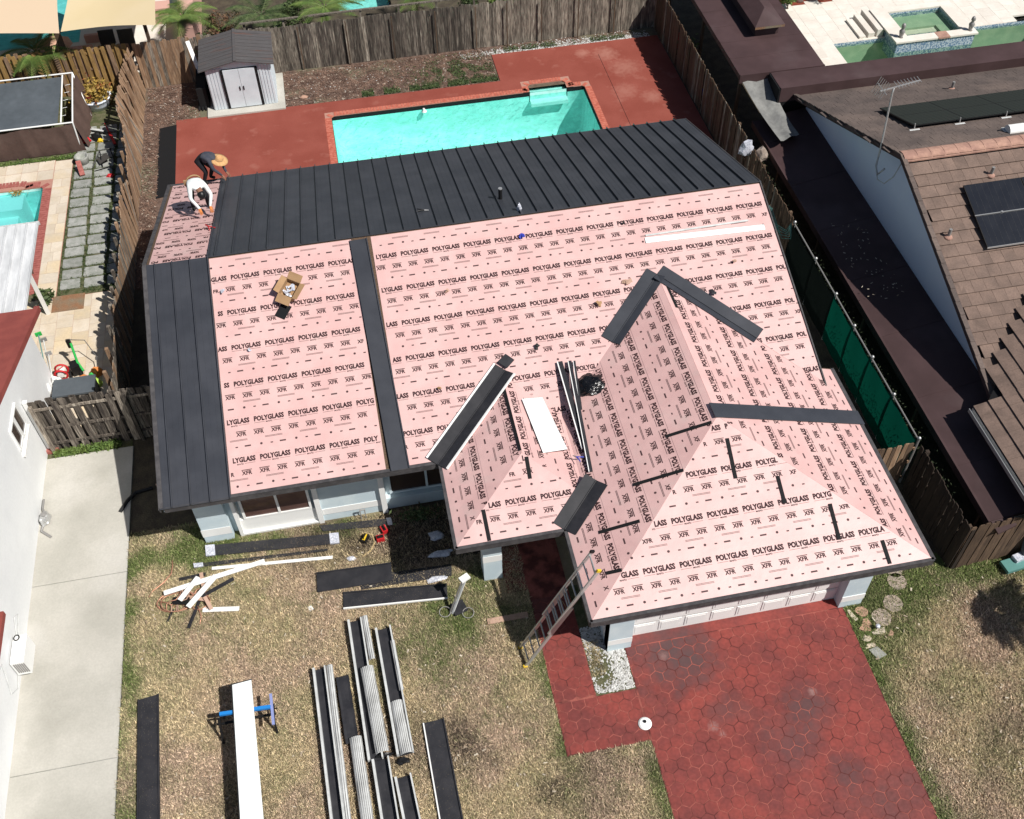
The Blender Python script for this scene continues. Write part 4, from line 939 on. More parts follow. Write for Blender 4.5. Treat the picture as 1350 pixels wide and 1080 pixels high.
# black rubbish bag
def blob(name, c, r, sz, m, seed, amp=.35, sub=3, flat=.7):
    bm = bmesh.new(); bmesh.ops.create_icosphere(bm, subdivisions=sub, radius=1)
    for v in bm.verts:
        k = 1+amp*noise.noise(v.co*1.6+Vector((seed, 0, 0)))+amp*.6*abs(noise.noise(v.co*4+Vector((0, seed, 0))))
        v.co = Vector((v.co.x*r[0]*k, v.co.y*r[1]*k, max(v.co.z, -.55)*sz*k))
    me = bpy.data.meshes.new(name); bm.to_mesh(me); bm.free(); me.materials.append(M[m]); o = bpy.data.objects.new(name, me); COL.objects.link(o); o.location = c; return o
o = blob('rubbish_bag', on('front', 3.34, -4.95, .08), (.35, .33),   .2, 'bag', 5, .30, 4); tag(o, 'glossy black plastic bag in the roof valley', 'bag')
# white sheet
def lay(name, f, pts, lift, th, m, label, cat, group=None):
    mb = MB(); top = [on(f, x, y, lift) for x, y in pts]
    if (top[1]-top[0]).cross(top[2]-top[1]).z < 0: top = top[::-1]
    mb.slab(top, F[f][3]*th); o = mb.build(name, m); return tag(o, label, cat, group)
ws = [G(688, 526, 3.20), G(715, 524, 3.15), G(748, 592, 3.06), G(716, 597, 3.13)]
mb = MB(); mb.slab([ws[3], ws[2], ws[1], ws[0]], (0, 0, .01)); o = mb.build('flashing_sheet', 'wht_sheet'); tag(o, 'white flat metal sheet lying near the porch roof ridge', 'sheet')
def stick(p, q, wd, th, m, name, label, cat, group=None):
    mb = MB(); mb.beam(p, q, wd, th, mi=0); mb.beam(Vector(p)+Vector((-wd*.5, 0, .006)), Vector(q)+Vector((-wd*.5, 0, .006)), wd*.22, th, mi=1)
    o = mb.build(name, m); return tag(o, label, cat, group)
ht = lambda u, v, z: G(u, v, z)
stick(G(738, 477, 3.35), G(771, 592, 2.95), .13, .03, ['metal_flat', 'white'], 'metal_trim', 'longer black and white metal trim beside the black bag, its top end leftmost', 'metal trim', 'black and white trims in the roof valley')
stick(G(751, 476, 3.37), G(779, 622, 2.94), .09, .03, ['metal_flat', 'white'], 'metal_trim', 'narrow black and white metal trim reaching lowest in the roof valley', 'metal trim', 'black and white trims in the roof valley')
stick(G(757, 476, 3.36), G(766, 540, 3.12), .06, .03, ['metal_flat', 'white'], 'metal_trim', 'short black and white trim nearest the black bag', 'metal trim', 'black and white trims in the roof valley')
# long white strips on upper right
lw = MB(); a, b_ = on('front', 5.68, -1.26, .01), on('front', 8.98, -1.36, .01); lw.beam(a, b_, .16, .02, F['front'][3]); o = lw.build('white_trim', 'wht_sheet'); tag(o, 'long white trim lying across the upper right of the pink roof', 'trim')
lw = MB(); a, b_ = on('front', 5.72, -1.12, .01), on('front', 8.6, -1.10, .01); lw.beam(a, b_, .05, .03, F['front'][3]); o = lw.build('grey_trim', 'metal_side'); tag(o, 'thin grey trim beside the long white one on the pink roof', 'trim')
# small scraps and tools
def scrap(name, f, x, y, m, label, cat, seed, s=.16):
    r = random.Random(seed); o3, ux, uy, n = F[f]; mb = MB(); c = on(f, x, y, .02)
    for k in range(3):
        a = r.uniform(0, 6.28); d = ux*math.cos(a)+uy*math.sin(a); e = n.cross(d)
        p = [c-d*s*.6-e*s*.25, c+d*s*.5-e*s*.3+n*.02, c+d*s*.6+e*s*.35+n*.05, c-d*s*.4+e*s*.4+n*.01]
        c = c+d*s*.3+n*.02
        mb.add([q+n*.006 for q in p]+[q for q in p], [(0, 1, 2, 3), (7, 6, 5, 4), (0, 4, 5, 1), (1, 5, 6, 2), (2, 6, 7, 3), (3, 7, 4, 0)])
    return tag(mb.build(name, m), label, cat)
scrap('blue_cloth', 'front', 2.42, -.66, 'bluep', 'small blue rag on the pink roof below the ridge', 'rag', 1, .12)
scrap('membrane_scrap', 'front', 4.85, -2.35, 'pinkwood', 'crumpled pale membrane scrap left of the garage valley flashing', 'scrap', 2, .16)
scrap('membrane_scrap', 'front', 4.05, -2.85, 'card', 'brown twisted scrap on the pink roof beside the lettering', 'scrap', 3, .12)
scrap('metal_scrap', 'front', 2.2, -3.75, 'rubber', 'dark bent metal offcut above the porch flashing', 'scrap', 4, .1)
scrap('metal_scrap', 'front', -5.42, -1.0, 'clear', 'grey offcut at the left edge of the pink roof', 'scrap', 5, .1)
scrap('metal_clip', 'front', 7.05, -2.95, 'metal_flat', 'dark L-shaped metal offcut right of the valley flashing', 'offcut', 6, .13)
for k, (x, y, m_, lb, s_) in enumerate((( -4.9, -2.7, 'clear', 'tiny plastic scrap near the left edge of the front slope', .06), (.2, -1.9, 'pinkwood', 'curled release film scrap left of centre on the pink roof', .08), (5.2, -.7, 'blackp', 'small black offcut near the ridge', .06), (7.9, -2.2, 'pinkwood', 'torn film scrap right of the valley flashing', .09), (-.4, -4.4, 'card', 'small brown paper scrap above the porch valley flashing', .07))): scrap('roof_scrap', 'front', x, y, m_, lb, 'scrap', 30+k, s_)
def tool(name, c, ax, n, L, m1, m2, label, cat):
    t = thing(name, c, label, cat); ax = Vector(ax).normalized(); s_ = n.cross(ax)
    for sg in (1, -1):
        mb = MB(); mb.tube([c+n*.02, c+ax*L*.4+s_*(sg*.03)+n*.03, c+ax*L+s_*(sg*.10)+n*.02], .014, 6); mb.build('handle', m1, t)
    mb = MB(); mb.tube([c+n*.02, c-ax*L*.55+n*.02], .02, 6, r2=.01); mb.build('jaw', m2, t); return t
tool('tin_snips', on('back', .07, 1.08, .03), (-1, .2, 0), F['back'][3], .22, 'blackp', 'alu', 'metal shears lying open on the charcoal metal roof', 'shears')
tool('tin_snips', G(759, 603, 3.0), (.6, -.5, 0), F['pright'][3], .16, 'bluep', 'steel', 'blue handled shears on the porch roof below the white sheet', 'shears')
o = blob('plastic_wrap', on('back', 2.55, .22, .08), (.06, .06), .14, 'clear', 8, .5, 2); tag(o, 'small grey plastic wrap standing at the ridge by the pipe', 'plastic')
# ------------------------------------------------------------------ people
def person(root, joints, radii, edges, mats, regions, tree_root='pelvis'):
    names = list(joints); me = bpy.data.meshes.new('body'); me.from_pydata([tuple(joints[k]) for k in names], [(names.index(a), names.index(b)) for a, b in edges], [])
    o = bpy.data.objects.new('body', me); COL.objects.link(o); md = o.modifiers.new('s', 'SKIN'); md.use_smooth_shade = True
    for i, k in enumerate(names):
        me.skin_vertices[0].data[i].radius = (radii[k][0], radii[k][1]) if isinstance(radii[k], tuple) else (radii[k], radii[k]); me.skin_vertices[0].data[i].use_root = (k == tree_root)
    ss = o.modifiers.new('u', 'SUBSURF'); ss.levels = 2; ss.render_levels = 2
    dg = bpy.context.evaluated_depsgraph_get(); m2 = bpy.data.meshes.new_from_object(o.evaluated_get(dg)); o.modifiers.clear(); o.data = m2
    m2.materials.clear()
    for q in mats: m2.materials.append(M[q])
    segs = [(joints[a], joints[b], regions[(a, b)]) for a, b in edges]
    for p in m2.polygons:
        c = p.center; best = None
        for a, b, mi in segs:
            ab = b-a; t = min(max((c-a).dot(ab)/max(ab.length_squared, 1e-9), 0), 1); dd = (a+ab*t-c).length
            if best is None or dd < best[0]: best = (dd, mi)
        p.material_index = best[1]; p.use_smooth = True
    for k in ('label',): pass
    o.parent = root; return o
def hand(J, Rr, E, Rg, side, wrist, dirn, spread, mi):
    """palm with five separate bent fingers"""
    d = Vector(dirn).normalized(); s = Vector(spread).normalized(); dn = Vector((0, 0, -1))
    J['palm'+side] = J[wrist]+d*.07; Rr['palm'+side] = (.038, .02); E.append((wrist, 'palm'+side)); Rg[(wrist, 'palm'+side)] = mi
    for i, (off, L) in enumerate(((-.036, .07), (-.013, .082), (.011, .076), (.033, .06))):
        a, b = 'f%d%s' % (i, side), 'g%d%s' % (i, side)
        J[a] = J['palm'+side]+d*.035+s*off; J[b] = J[a]+(d*.6+dn*.6)*L
        Rr[a] = .010; Rr[b] = .008; E += [('palm'+side, a), (a, b)]; Rg[('palm'+side, a)] = mi; Rg[(a, b)] = mi
    a, b = 't0'+side, 't1'+side; J[a] = J[wrist]+d*.035-s*.045; J[b] = J[a]+(d*.8-s*.3+dn*.4)*.055; Rr[a] = .012; Rr[b] = .009
    E += [(wrist, a), (a, b)]; Rg[(wrist, a)] = mi; Rg[(a, b)] = mi
def bent_person(name, base, fwd, n, label, mats, headcover, crouch=.8, scale=1.0, reach=1.0):
    """worker bending over; fwd = horizontal heading; local z = world up"""
    f = Vector(fwd).normalized(); l = Vector((0, 0, 1)).cross(f); U = Vector((0, 0, 1))
    root = thing(name, base, label, 'person'); K = scale
    def P(a, b, c): 
        g = -(n.x*(f*a*reach+l*b).x+n.y*(f*a*reach+l*b).y)/n.z      # height of the roof under the point
        a = a*reach; return (f*a+l*b+U*(c+g))*K
    J = {}; Rr = {}; E = []; Rg = {}
    def add(k, p, r): J[k] = p; Rr[k] = (r[0]*K, r[1]*K) if isinstance(r, tuple) else r*K
    add('pelvis', P(-.28, 0, .86*crouch+.05), (.15, .135)); add('belly', P(-.05, 0, .92*crouch+.05), (.175, .145)); add('chest', P(.20, 0, .90*crouch+.05), (.20, .15))
    add('neck', P(.38, 0, .82*crouch+.05), .06); add('head', P(.50, .01, .72*crouch+.05), (.098, .105)); add('crown', P(.57, .01, .62*crouch+.05), .085)
    E += [('pelvis', 'belly'), ('belly', 'chest'), ('chest', 'neck'), ('neck', 'head'), ('head', 'crown')]
    Rg.update({('pelvis', 'belly'): 1, ('belly', 'chest'): 0, ('chest', 'neck'): 0, ('neck', 'head'): 2, ('head', 'crown'): 2})
    for s, sd in ((1, 'L'), (-1, 'R')):
        add('hip'+sd, P(-.27, .10*s, .80*crouch+.03), .105); add('knee'+sd, P(.02, .19*s, .44*crouch+.03), .07); add('ankle'+sd, P(-.16, .19*s, .09), .05); add('toe'+sd, P(.02, .21*s, .05), .045)
        add('sho'+sd, P(.24, .19*s, .86*crouch+.05), .07); add('elb'+sd, P(.38, .26*s, .56*crouch+.05), .05); add('wri'+sd, P(.56, .13*s, .26*crouch+.05), .034)
        E += [('pelvis', 'hip'+sd), ('hip'+sd, 'knee'+sd), ('knee'+sd, 'ankle'+sd), ('ankle'+sd, 'toe'+sd), ('chest', 'sho'+sd), ('sho'+sd, 'elb'+sd), ('elb'+sd, 'wri'+sd)]
        Rg.update({('pelvis', 'hip'+sd): 1, ('hip'+sd, 'knee'+sd): 1, ('knee'+sd, 'ankle'+sd): 1, ('ankle'+sd, 'toe'+sd): 3, ('chest', 'sho'+sd): 0, ('sho'+sd, 'elb'+sd): 0, ('elb'+sd, 'wri'+sd): 0})
        hand(J, Rr, E, Rg, sd, 'wri'+sd, f*.5-U*.6, l*(-s), 4)
    b = person(root, J, Rr, E, mats, Rg)
    hd = J['head']; cr = J['crown']; ax = (cr-J['neck']).normalized()
    return root, J, f, l, ax, b
nb = F['back'][3]
rt, J, f, l, ax, bd = bent_person('person', on('back', -6.12, 3.55, .0), (.30, -1, 0), nb, 'worker in white long-sleeved shirt and black trousers bending over the pink corner of the roof', ['shirtw', 'pants', 'skin', 'rubber', 'orange'], None, .90, 1.12)
mb = MB(); c = wloc(rt)+J['head']+ax*.02; q = ax.to_track_quat('Z', 'Y').to_matrix()
prof = [(.112, -.04), (.115, 0), (.108, .05), (.085, .10), (.04, .125), (.003, .13)]
cap = MB(); cap.lathe(prof, (0, 0, 0), 14); cap.v = [tuple(c+q@Vector(v)) for v in cap.v]; cap.build('cap', 'blackp', rt, smooth=True)
br = MB(); br.obox(c+ax*.0-nb*.0+(-Vector((0, 0, 1)))*.10, .14, .16, .008, f*.3-Vector((0, 0, 1)), f); br.build('cap_brim', 'blackp', rt)
tool('nail_gun', G(274, 299, 4.1), (.5, -.6, 0), nb, .20, 'red', 'red', 'orange red power tool in the hands of the worker in white', 'power tool')
c = wloc(rt)+J['pelvis'].lerp(J['belly'], .5); MB().tube([c+(l*math.cos(t_/14*6.283)*.21+Vector((0, 0, 1))*math.sin(t_/14*6.283)*.19) for t_ in range(14)], .025, 6, closed=True).build('tool_belt', 'card', rt); MB().obox(c-l*.22+Vector((0, 0, .02)), .10, .06, .16).build('tool_pouch', 'card', rt)
rt, J, f, l, ax, bd = bent_person('person', on('back', -6.02, 5.93, .0), (.92, -.38, 0), nb, 'worker in grey shirt and straw hat stooping at the back edge of the roof', ['shirtg', 'pants', 'skin', 'rubber', 'skin'], None, .88, 1.10, .78)
q = (ax*.35+Vector((0, 0, .9))).normalized().to_track_quat('Z', 'Y').to_matrix(); c = wloc(rt)+J['head']+Vector((0, 0, .08))
hat = MB(); hat.lathe([(.27, -.03), (.275, -.02), (.20, .0), (.125, .01), (.115, .06), (.10, .11), (.06, .13), (.003, .115)], (0, 0, 0), 20); hat.v = [tuple(c+q@Vector(v)) for v in hat.v]; hat.build('straw_hat', 'straw', rt, smooth=True)
hb = MB(); hb.lathe([(.128, .005), (.128, .035), (.12, .036)], (0, 0, 0), 20); hb.v = [tuple(c+q@Vector(v)) for v in hb.v]; hb.build('hat_band', 'card', rt, smooth=True)

# ------------------------------------------------------------------ ladder
lad = thing('ladder', (.9, -10.4, 0), 'aluminium extension ladder leaning from the lawn onto the garage eave', 'ladder')
b0 = [Vector((.47, -10.12, .03)), Vector((.49, -10.62, .03))]; t0 = [Vector((2.17, -9.90, 3.35)), Vector((2.19, -10.40, 3.35))]
lift = Vector((-.05, 0, .06))
for k, (s0, s1, off, m_) in enumerate(((0, .64, Vector(), 'alu'), (.36, 1.0, lift*.9, 'alu'))):
    for i in range(2):
        p = b0[i].lerp(t0[i], s0)+off; q = b0[i].lerp(t0[i], s1)+off
        MB().beam(p, q, .035, .085, (0, 0, 1)).build('rail', m_, lad)
    n = int((s1-s0)*3.75/.30)
    for j in range(n):
        s = s0+(j+.6)/n*(s1-s0); MB().tube([b0[0].lerp(t0[0], s)+off, b0[1].lerp(t0[1], s)+off], .019, 8).build('rung', 'alu', lad)
for i in range(2): 
    MB().obox(b0[i]+Vector((0, 0, .02)), .10, .06, .05).build('foot', 'yellow', lad); MB().obox(t0[i]+lift*.9, .07, .05, .10, t0[i]-b0[i]).build('rail_cap', 'yellow' if i else 'blackp', lad)
MB().tube([b0[0].lerp(t0[0], .55)+Vector((.05, -.1, 0)), b0[1].lerp(t0[1], .60), b0[1].lerp(t0[1], .3)+Vector((.03, .1, -.05)), b0[0].lerp(t0[0], .1)+Vector((0, -.2, .05))], .008, 5).build('rope', 'rope', lad)

# ------------------------------------------------------------------ fences
def board_mesh(wd, hgt, th, m, name='picket', dog=False, seed=0):
    r = random.Random(seed); mb = MB(); n = 1
    mb.box(-wd/2, wd/2, -th/2, th/2, 0, hgt-(.03 if dog else 0))
    if dog: mb.add([(-wd/2, -th/2, hgt-.03), (wd/2, -th/2, hgt-.03), (wd/2, th/2, hgt-.03), (-wd/2, th/2, hgt-.03), (-wd/2+.025, -th/2, hgt), (wd/2-.025, -th/2, hgt), (wd/2-.025, th/2, hgt), (-wd/2+.025, th/2, hgt)], [(4, 5, 6, 7), (0, 1, 5, 4), (1, 2, 6, 5), (2, 3, 7, 6), (3, 0, 4, 7)])
    return mesh_only(mb, name, m)
def picket_fence(root, path, hgt, pitch, wd, mfn, seed, jit=.02, tilt=.02, rails=True, topshift=None, gap=0.0, shadow_side=1, posts=2.4, alternate=0.0):
    r = random.Random(seed); cache = {}; L = 0
    segs = []; fine = [path[0]]
    if topshift:
        for p, q in zip(path[:-1], path[1:]):
            m_ = max(1, round(math.dist(p, q)/.8)); fine += [(p[0]+(q[0]-p[0])*i/m_, p[1]+(q[1]-p[1])*i/m_) for i in range(1, m_+1)]
        path = fine
    for p, q in zip(path[:-1], path[1:]): segs.append((Vector((*p, 0)), Vector((*q, 0))))
    s = 0; k = 0
    for p, q in segs:
        d = (q-p); ln = d.length; d.normalize(); nrm = Vector((-d.y, d.x, 0)); a = math.atan2(d.y, d.x); t = pitch/2
        while t < ln-pitch/3:
            pos = p+d*t; v = r.randrange(4); m_ = mfn(pos, r); key = (v, m_)
            if key not in cache: cache[key] = board_mesh(wd*(.92+.05*v), hgt+(-.03+.02*v), .02, m_, 'picket', True, v)
            lean = (topshift(pos) if topshift else 0)
            off = alternate*(1 if k % 2 else -1)
            c = piece(cache[key], 'picket', pos+nrm*(r.uniform(-jit, jit)*.6+off)+Vector((0, 0, r.uniform(-.01, .02))), root)
            # rotation: along heading, small roll, lean across the fence
            sc = 1+r.uniform(-.012, .02)
            Rm = Matrix.Rotation(a, 4, 'Z') @ Matrix.Rotation(math.atan2(-lean, hgt), 4, 'X') @ Matrix.Rotation(r.uniform(-tilt, tilt), 4, 'Y')
            c.rotation_euler = Rm.to_euler(); c.scale = (1, 1, sc)
            t += pitch+r.uniform(0, gap); k += 1
        if rails:
            for z in (.35, 1.0, hgt-.25):
                l0 = (topshift(p) if topshift else 0)*z/hgt; l1 = (topshift(q) if topshift else 0)*z/hgt; o_ = nrm*(-shadow_side*(.035+alternate*.0))
                MB().beam(p+o_+nrm*l0+Vector((0, 0, z)), q+o_+nrm*l1+Vector((0, 0, z)), .035, .09).build('rail', mfn(p, r), root)
            t = 0
            while t < ln:
                pos = p+d*t-nrm*(shadow_side*.10); MB().box(pos.x-.045, pos.x+.045, pos.y-.045, pos.y+.045, 0, hgt-.05).build('post', mfn(pos, r), root); t += posts
bf = thing('fence', (1, 16.2, 0), 'long weathered grey board fence along the back of the yard', 'fence')
def bmat(p, r): return 'wood_tan' if (p.x < -6.6 and r.random() < .6) else ('wood_old' if -3.0 < p.x < 3.9 and r.random() < .8 else 'wood_grey')
picket_fence(bf, [(-9.1, 16.18), (11.35, 16.28)], 1.88, .139, .146, bmat, 21, tilt=.008, shadow_side=-1)
# dark posts at panel joints visible on the front
for x in (-2.95, -1.12, .66, 2.36, 3.95, 5.2, 6.6, 8.1, 9.6): MB().box(x-.02, x+.02, 16.10, 16.13, 0, 1.85).build('joint_board', 'wood_dk', bf)
bf2 = thing('fence', (1, 16.95, 0), 'grey board fence with a top rail just behind the long back fence', 'fence')
MB().beam((-5.1, 16.9, 1.80), (11, 17.05, 1.82), .10, .05).build('top_rail', 'wood_grey', bf2); MB().beam((-5.1, 16.93, 1.15), (11, 17.08, 1.15), .04, .09).build('rail', 'wood_grey', bf2)
for i in range(11): MB().box(-5.0+i*1.5, -4.92+i*1.5, 16.93, 17.02, 0, 1.78).build('post', 'wood_grey', bf2)
lf = thing('fence', (-9.1, 7, 0), 'leaning tan board fence between the left neighbour and the back yard', 'fence')
prof_l = [(-1.7, .0), (-1.0, .18), (2.0, .02), (3.6, .10), (5.5, .07), (6.3, .02), (7.2, -.05), (8.0, .18), (9.44, .08), (11, -.12), (12.3, -.45), (14.3, -.38), (16.1, -.14)]
def lean_l(p):
    y = p.y
    for (a, u), (b, v) in zip(prof_l[:-1], prof_l[1:]):
        if a <= y <= b: return -(u+(v-u)*(y-a)/(b-a))
    return 0.0
def lmat(p, r): return 'wood_tan' if p.y > 5.5 and r.random() < .85 else ('wood_grey' if r.random() < .6 else 'wood_tan')
picket_fence(lf, [(-9.1, -1.55), (-9.08, 2), (-9.1, 5), (-9.1, 8), (-9.1, 11), (-9.1, 13), (-9.1, 16.1)], 1.85, .137, .140, lmat, 22, jit=.03, tilt=.03, topshift=lean_l, shadow_side=-1, gap=.0)
rf = thing('fence', (11.35, 8, 0), 'long dark brown board fence on the right side of the back yard', 'fence')
picket_fence(rf, [(11.36, 16.28), (11.36, 1.4)], 1.85, .137, .13, lambda p, r: 'wood_dk' if r.random() < .8 else 'wood_grey', 23, jit=.03, tilt=.02, shadow_side=-1)
lbf = thing('fence', (-12.5, 16.4, 0), 'yellowish shadowbox board fence behind the grey tarp shelter', 'fence')
picket_fence(lbf, [(-17.5, 16.3), (-9.25, 16.25)], 1.9, .125, .150, lambda p, r: 'wood_yel' if r.random() < .85 else 'wood_tan', 24, jit=.03, tilt=.015, shadow_side=-1, alternate=.04)
gf = thing('fence', (-9, -1.65, 0), 'grey weathered shadowbox gate fence between the white wall and the left side of the house', 'fence')
picket_fence(gf, [(-11.0, -1.64), (-6.95, -1.64)], 2.0, .135, .180, lambda p, r: 'wood_old' if r.random() < .7 else 'wood_grey', 25, jit=.05, tilt=.03, shadow_side=1, alternate=.035)
MB().box(-11.17, -11.05, -1.66, -1.55, 0, 2.06).build('post', 'white', gf)
# front right corner fences
ff = thing('fence', (12.6, -10.1, 0), 'brown board fence facing the lawn right of the garage', 'fence')
picket_fence(ff, [(11.42, -10.12), (13.9, -10.02)], 1.85, .15, .145, lambda p, r: 'wood_dk', 26, shadow_side=-1)
rf2 = thing('fence', (11.4, -8.9, 0), 'board fence panel coloured very dark as shade, running back from the right front corner post', 'fence')
picket_fence(rf2, [(11.38, -10.1), (11.36, -7.5)], 1.8, .15, .14, lambda p, r: 'wood_shade', 27, shadow_side=1)
xf = thing('fence', (10.2, -7.45, 0), 'short brown board fence crossing the side yard at the end of the green screen', 'fence')
picket_fence(xf, [(8.95, -7.45), (11.3, -7.45)], 1.8, .15, .14, lambda p, r: 'wood_tan' if r.random() < .5 else 'wood_dk', 28, shadow_side=-1)
# windscreen fence
gs = thing('screen_fence', (11.35, -3, 0), 'chain link fence with green windscreen, far panels coloured near black as shade, beside the right eave', 'fence')
ys = [1.3, -.4, -1.94, -3.25, -4.47, -5.84, -7.35]
for y in ys: MB().tube([(11.36, y, 0), (11.36, y, 1.86)], .035, 8).build('post', 'steel', gs); MB().lathe([(.045, 0), (.05, .03), (.03, .06), (.004, .07)], (11.36, y, 1.85), 10).build('post_cap', 'alu', gs, smooth=True)
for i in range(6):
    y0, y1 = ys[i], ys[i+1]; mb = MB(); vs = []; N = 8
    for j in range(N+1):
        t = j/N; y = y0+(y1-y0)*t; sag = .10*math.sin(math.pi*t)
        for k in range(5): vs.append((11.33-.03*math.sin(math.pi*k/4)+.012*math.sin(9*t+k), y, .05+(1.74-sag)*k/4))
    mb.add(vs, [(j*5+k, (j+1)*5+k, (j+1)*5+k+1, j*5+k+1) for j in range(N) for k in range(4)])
    mb.build('windscreen_panel', 'greenfab' if i >= 2 else 'shadefab', gs, smooth=True)  # far panels take the near-black cloth as painted shade
MB().tube([(11.36, y_, 1.80-.0) for y_ in ys], .02, 6).build('top_rail', 'steel', gs)

# ------------------------------------------------------------------ shed
sh = thing('garden_shed', (-5.3, 15, 0), 'white metal garden shed with brown gable roof in the back yard', 'shed')
struct(MB().box(-6.72, -3.82, 13.55, 16.0, -.02, .09).build('shed_slab', 'conc'))
b = MB(); b.box(-6.45, -4.1, 13.95, 15.9, .09, 1.78)
b.add([(-6.45, 13.95, 1.78), (-4.1, 13.95, 1.78), (-5.3, 13.95, 2.02), (-6.45, 15.9, 1.78), (-4.1, 15.9, 1.78), (-5.3, 15.9, 2.02)], [(0, 1, 2), (5, 4, 3)]); b.build('shed_wall', 'shedwall', sh)
for i in range(5): MB().box(-6.42+i*.115, -6.40+i*.115+.07, 13.93, 13.95, .1, 1.77).build('siding_rib', 'shedwall', sh)
for i in range(4): MB().box(-4.52+i*.11, -4.52+i*.11+.075, 13.93, 13.95, .1, 1.77).build('siding_rib', 'shedwall', sh)
for i in range(6): MB().box(-4.1, -4.08, 14.0+i*.32, 14.2+i*.32, .1, 1.77).build('siding_rib', 'shedwall', sh)
MB().box(-5.93, -4.58, 13.925, 13.949, .12, 1.72).build('door_opening', 'black', sh)
for a, b_ in ((-5.83, -5.27), (-5.26, -4.68)):
    o = MB().box(a, b_, 13.895, 13.92, .13, 1.70).build('shed_door', 'shedwall', sh); MB().box((b_-.09) if a < -5.5 else a+.04, (b_-.05) if a < -5.5 else a+.08, 13.87, 13.894, .85, 1.0).build('handle', 'blackp', o)
MB().box(-5.93, -5.83, 13.90, 13.924, .12, 1.70).build('dark_jamb', 'black', sh); MB().box(-4.68, -4.58, 13.90, 13.924, .12, 1.70).build('dark_jamb', 'black', sh)
for s in (-1, 1):
    top = [(-5.3, 13.78, 2.10), (-5.3, 16.02, 2.10), (-5.3+s*1.36, 16.02, 1.83), (-5.3+s*1.36, 13.78, 1.83)]
    if s > 0: top = top[::-1]
    mb = MB(); mb.slab(top, (0, 0, .04)); 
    for j in range(9):
        y = 13.9+j*.24; mb.beam((-5.3+s*.02, y, 2.10), (-5.3+s*1.35, y, 1.835), .03, .02)
    mb.build('roof_panel', 'shedroof', sh)
MB().beam((-5.3, 13.77, 2.115), (-5.3, 16.03, 2.115), .10, .02).build('ridge_cap', 'shedroof', sh)
bd_ = MB(); bd_.beam((-7.05, 15.9, 1.9), (-6.7, 15.0, .35), .15, .03); o = bd_.build('leaning_board', 'white'); tag(o, 'pale board leaning against the back fence left of the white shed', 'board')
bd_ = MB(); bd_.box(-6.98, -6.62, 14.2, 15.8, 0, .9); 
for k in range(3): bd_.beam((-7.02+k*.12, 14.1, .05), (-6.9+k*.10, 15.6, 1.2), .05, .03)
o = bd_.build('black_cabinet', 'black'); tag(o, 'black covered stack in the shade left of the shed', 'stack')
o = blob('stone', (-3.1, 14.2, .03), (.14, .10), .05, 'stone_p', 4, .3, 2); tag(o, 'flat pink stone on the mulch right of the shed', 'stone')

# ------------------------------------------------------------------ loose metal on the lawn
def trough(name, p, q, wd, m, label, cat, group=None, lip=.06, z=.03, conv=False, rib=False, curl=0.0, flange=None, end_lift=0.0):
    """long sheet-metal piece between ground points p and q: pan with raised side flanges, or a ribbed convex cover"""
    p, q = Vector((p[0], p[1], z)), Vector((q[0], q[1], z+end_lift)); d = (q-p).normalized(); s = Vector((-d.y, d.x, 0)); u = Vector((0, 0, 1))
    t = thing(name, (p+q)/2, label, cat, group)
    N = 14; secs = []
    if conv:
        prof = [(-.5+i/10, math.sqrt(max(0, 1-(2*(-.5+i/10))**2))*lip) for i in range(11)]
    else:
        prof = [(-.5, lip), (-.47, .01), (-.3, 0), (0, 0.0), (.3, 0), (.47, .01), (.5, lip)]
    mb = MB(); M_ = len(prof); L = (q-p).length; vs = []
    for i in range(N+1):
        c = p+(q-p)*(i/N); w_ = wd*(1+.02*math.sin(i*1.7))
        for a, h in prof: vs.append(c+s*(a*w_)+u*(h+.008*math.sin(i*.9+a*3)))
    n0 = len(vs); vs += [v-u*.006 for v in vs]
    fs = [(i*M_+j, (i+1)*M_+j, (i+1)*M_+j+1, i*M_+j+1) for i in range(N) for j in range(M_-1)]
    fs += [tuple(n0+k for k in f[::-1]) for f in fs]
    fs += [(j, j+1, n0+j+1, n0+j) for j in range(M_-1)]+[(N*M_+j+1, N*M_+j, n0+N*M_+j, n0+N*M_+j+1) for j in range(M_-1)]
    mb.add(vs, fs); mb.build('metal_pan' if not conv else 'metal_cover', m, t)
    if rib:
        rm = MB(); K = max(4, int(wd/.035))
        for k in range(K):
            a = -.46+.92*k/(K-1); h = (math.sqrt(max(0, 1-(2*a)**2))*lip if conv else 0)+.006
            rm.beam(p+s*(a*wd)+u*h, q+s*(a*wd)+u*h, .010, .010)
        o = rm.build('rib_lines', 'steel', t); stuff(o)
    if flange:
        for sg in flange:
            MB().beam(p+s*(sg*wd/2)+u*(lip*.55), q+s*(sg*wd/2)+u*(lip*.55), .055 if sg < 0 else .035, lip, u).build('flange', 'metal_side', t)
    return t
B = lambda x, y, z=.1: G(380+x/3.856, 800+y/3.856, z)
gB = 'metal channels piled on the lawn'
trough('metal_channel', (-4.27, -9.75), (-4.12, -13.9), .26, 'metal_flat', 'leftmost long dark channel of the pile, pale rims on both sides', 'metal channel', gB, .13, .085, flange=(-1, 1))
trough('metal_channel', (-4.03, -9.75), (-3.92, -13.9), .15, 'metal_side', 'long narrow ribbed pale strip on the right rim of the leftmost channel', 'metal channel', gB, .05, .17, conv=True, rib=True)
trough('metal_channel', (-3.76, -10.05), (-3.68, -11.7), .30, 'metal_flat', 'short flat dark sheet in the middle left of the pile', 'metal sheet', gB, .02, .12)
trough('metal_channel', (-3.33, -8.65), (-3.20, -12.2), .30, 'metal_flat', 'dark channel whose top end is the highest in the pile', 'metal channel', gB, .13, .085, flange=(-1, 1))
trough('metal_channel', (-3.09, -8.62), (-3.02, -9.80), .14, 'metal_side', 'short pale ribbed strip at the top end of the pile', 'metal channel', gB, .05, .17, conv=True, rib=True)
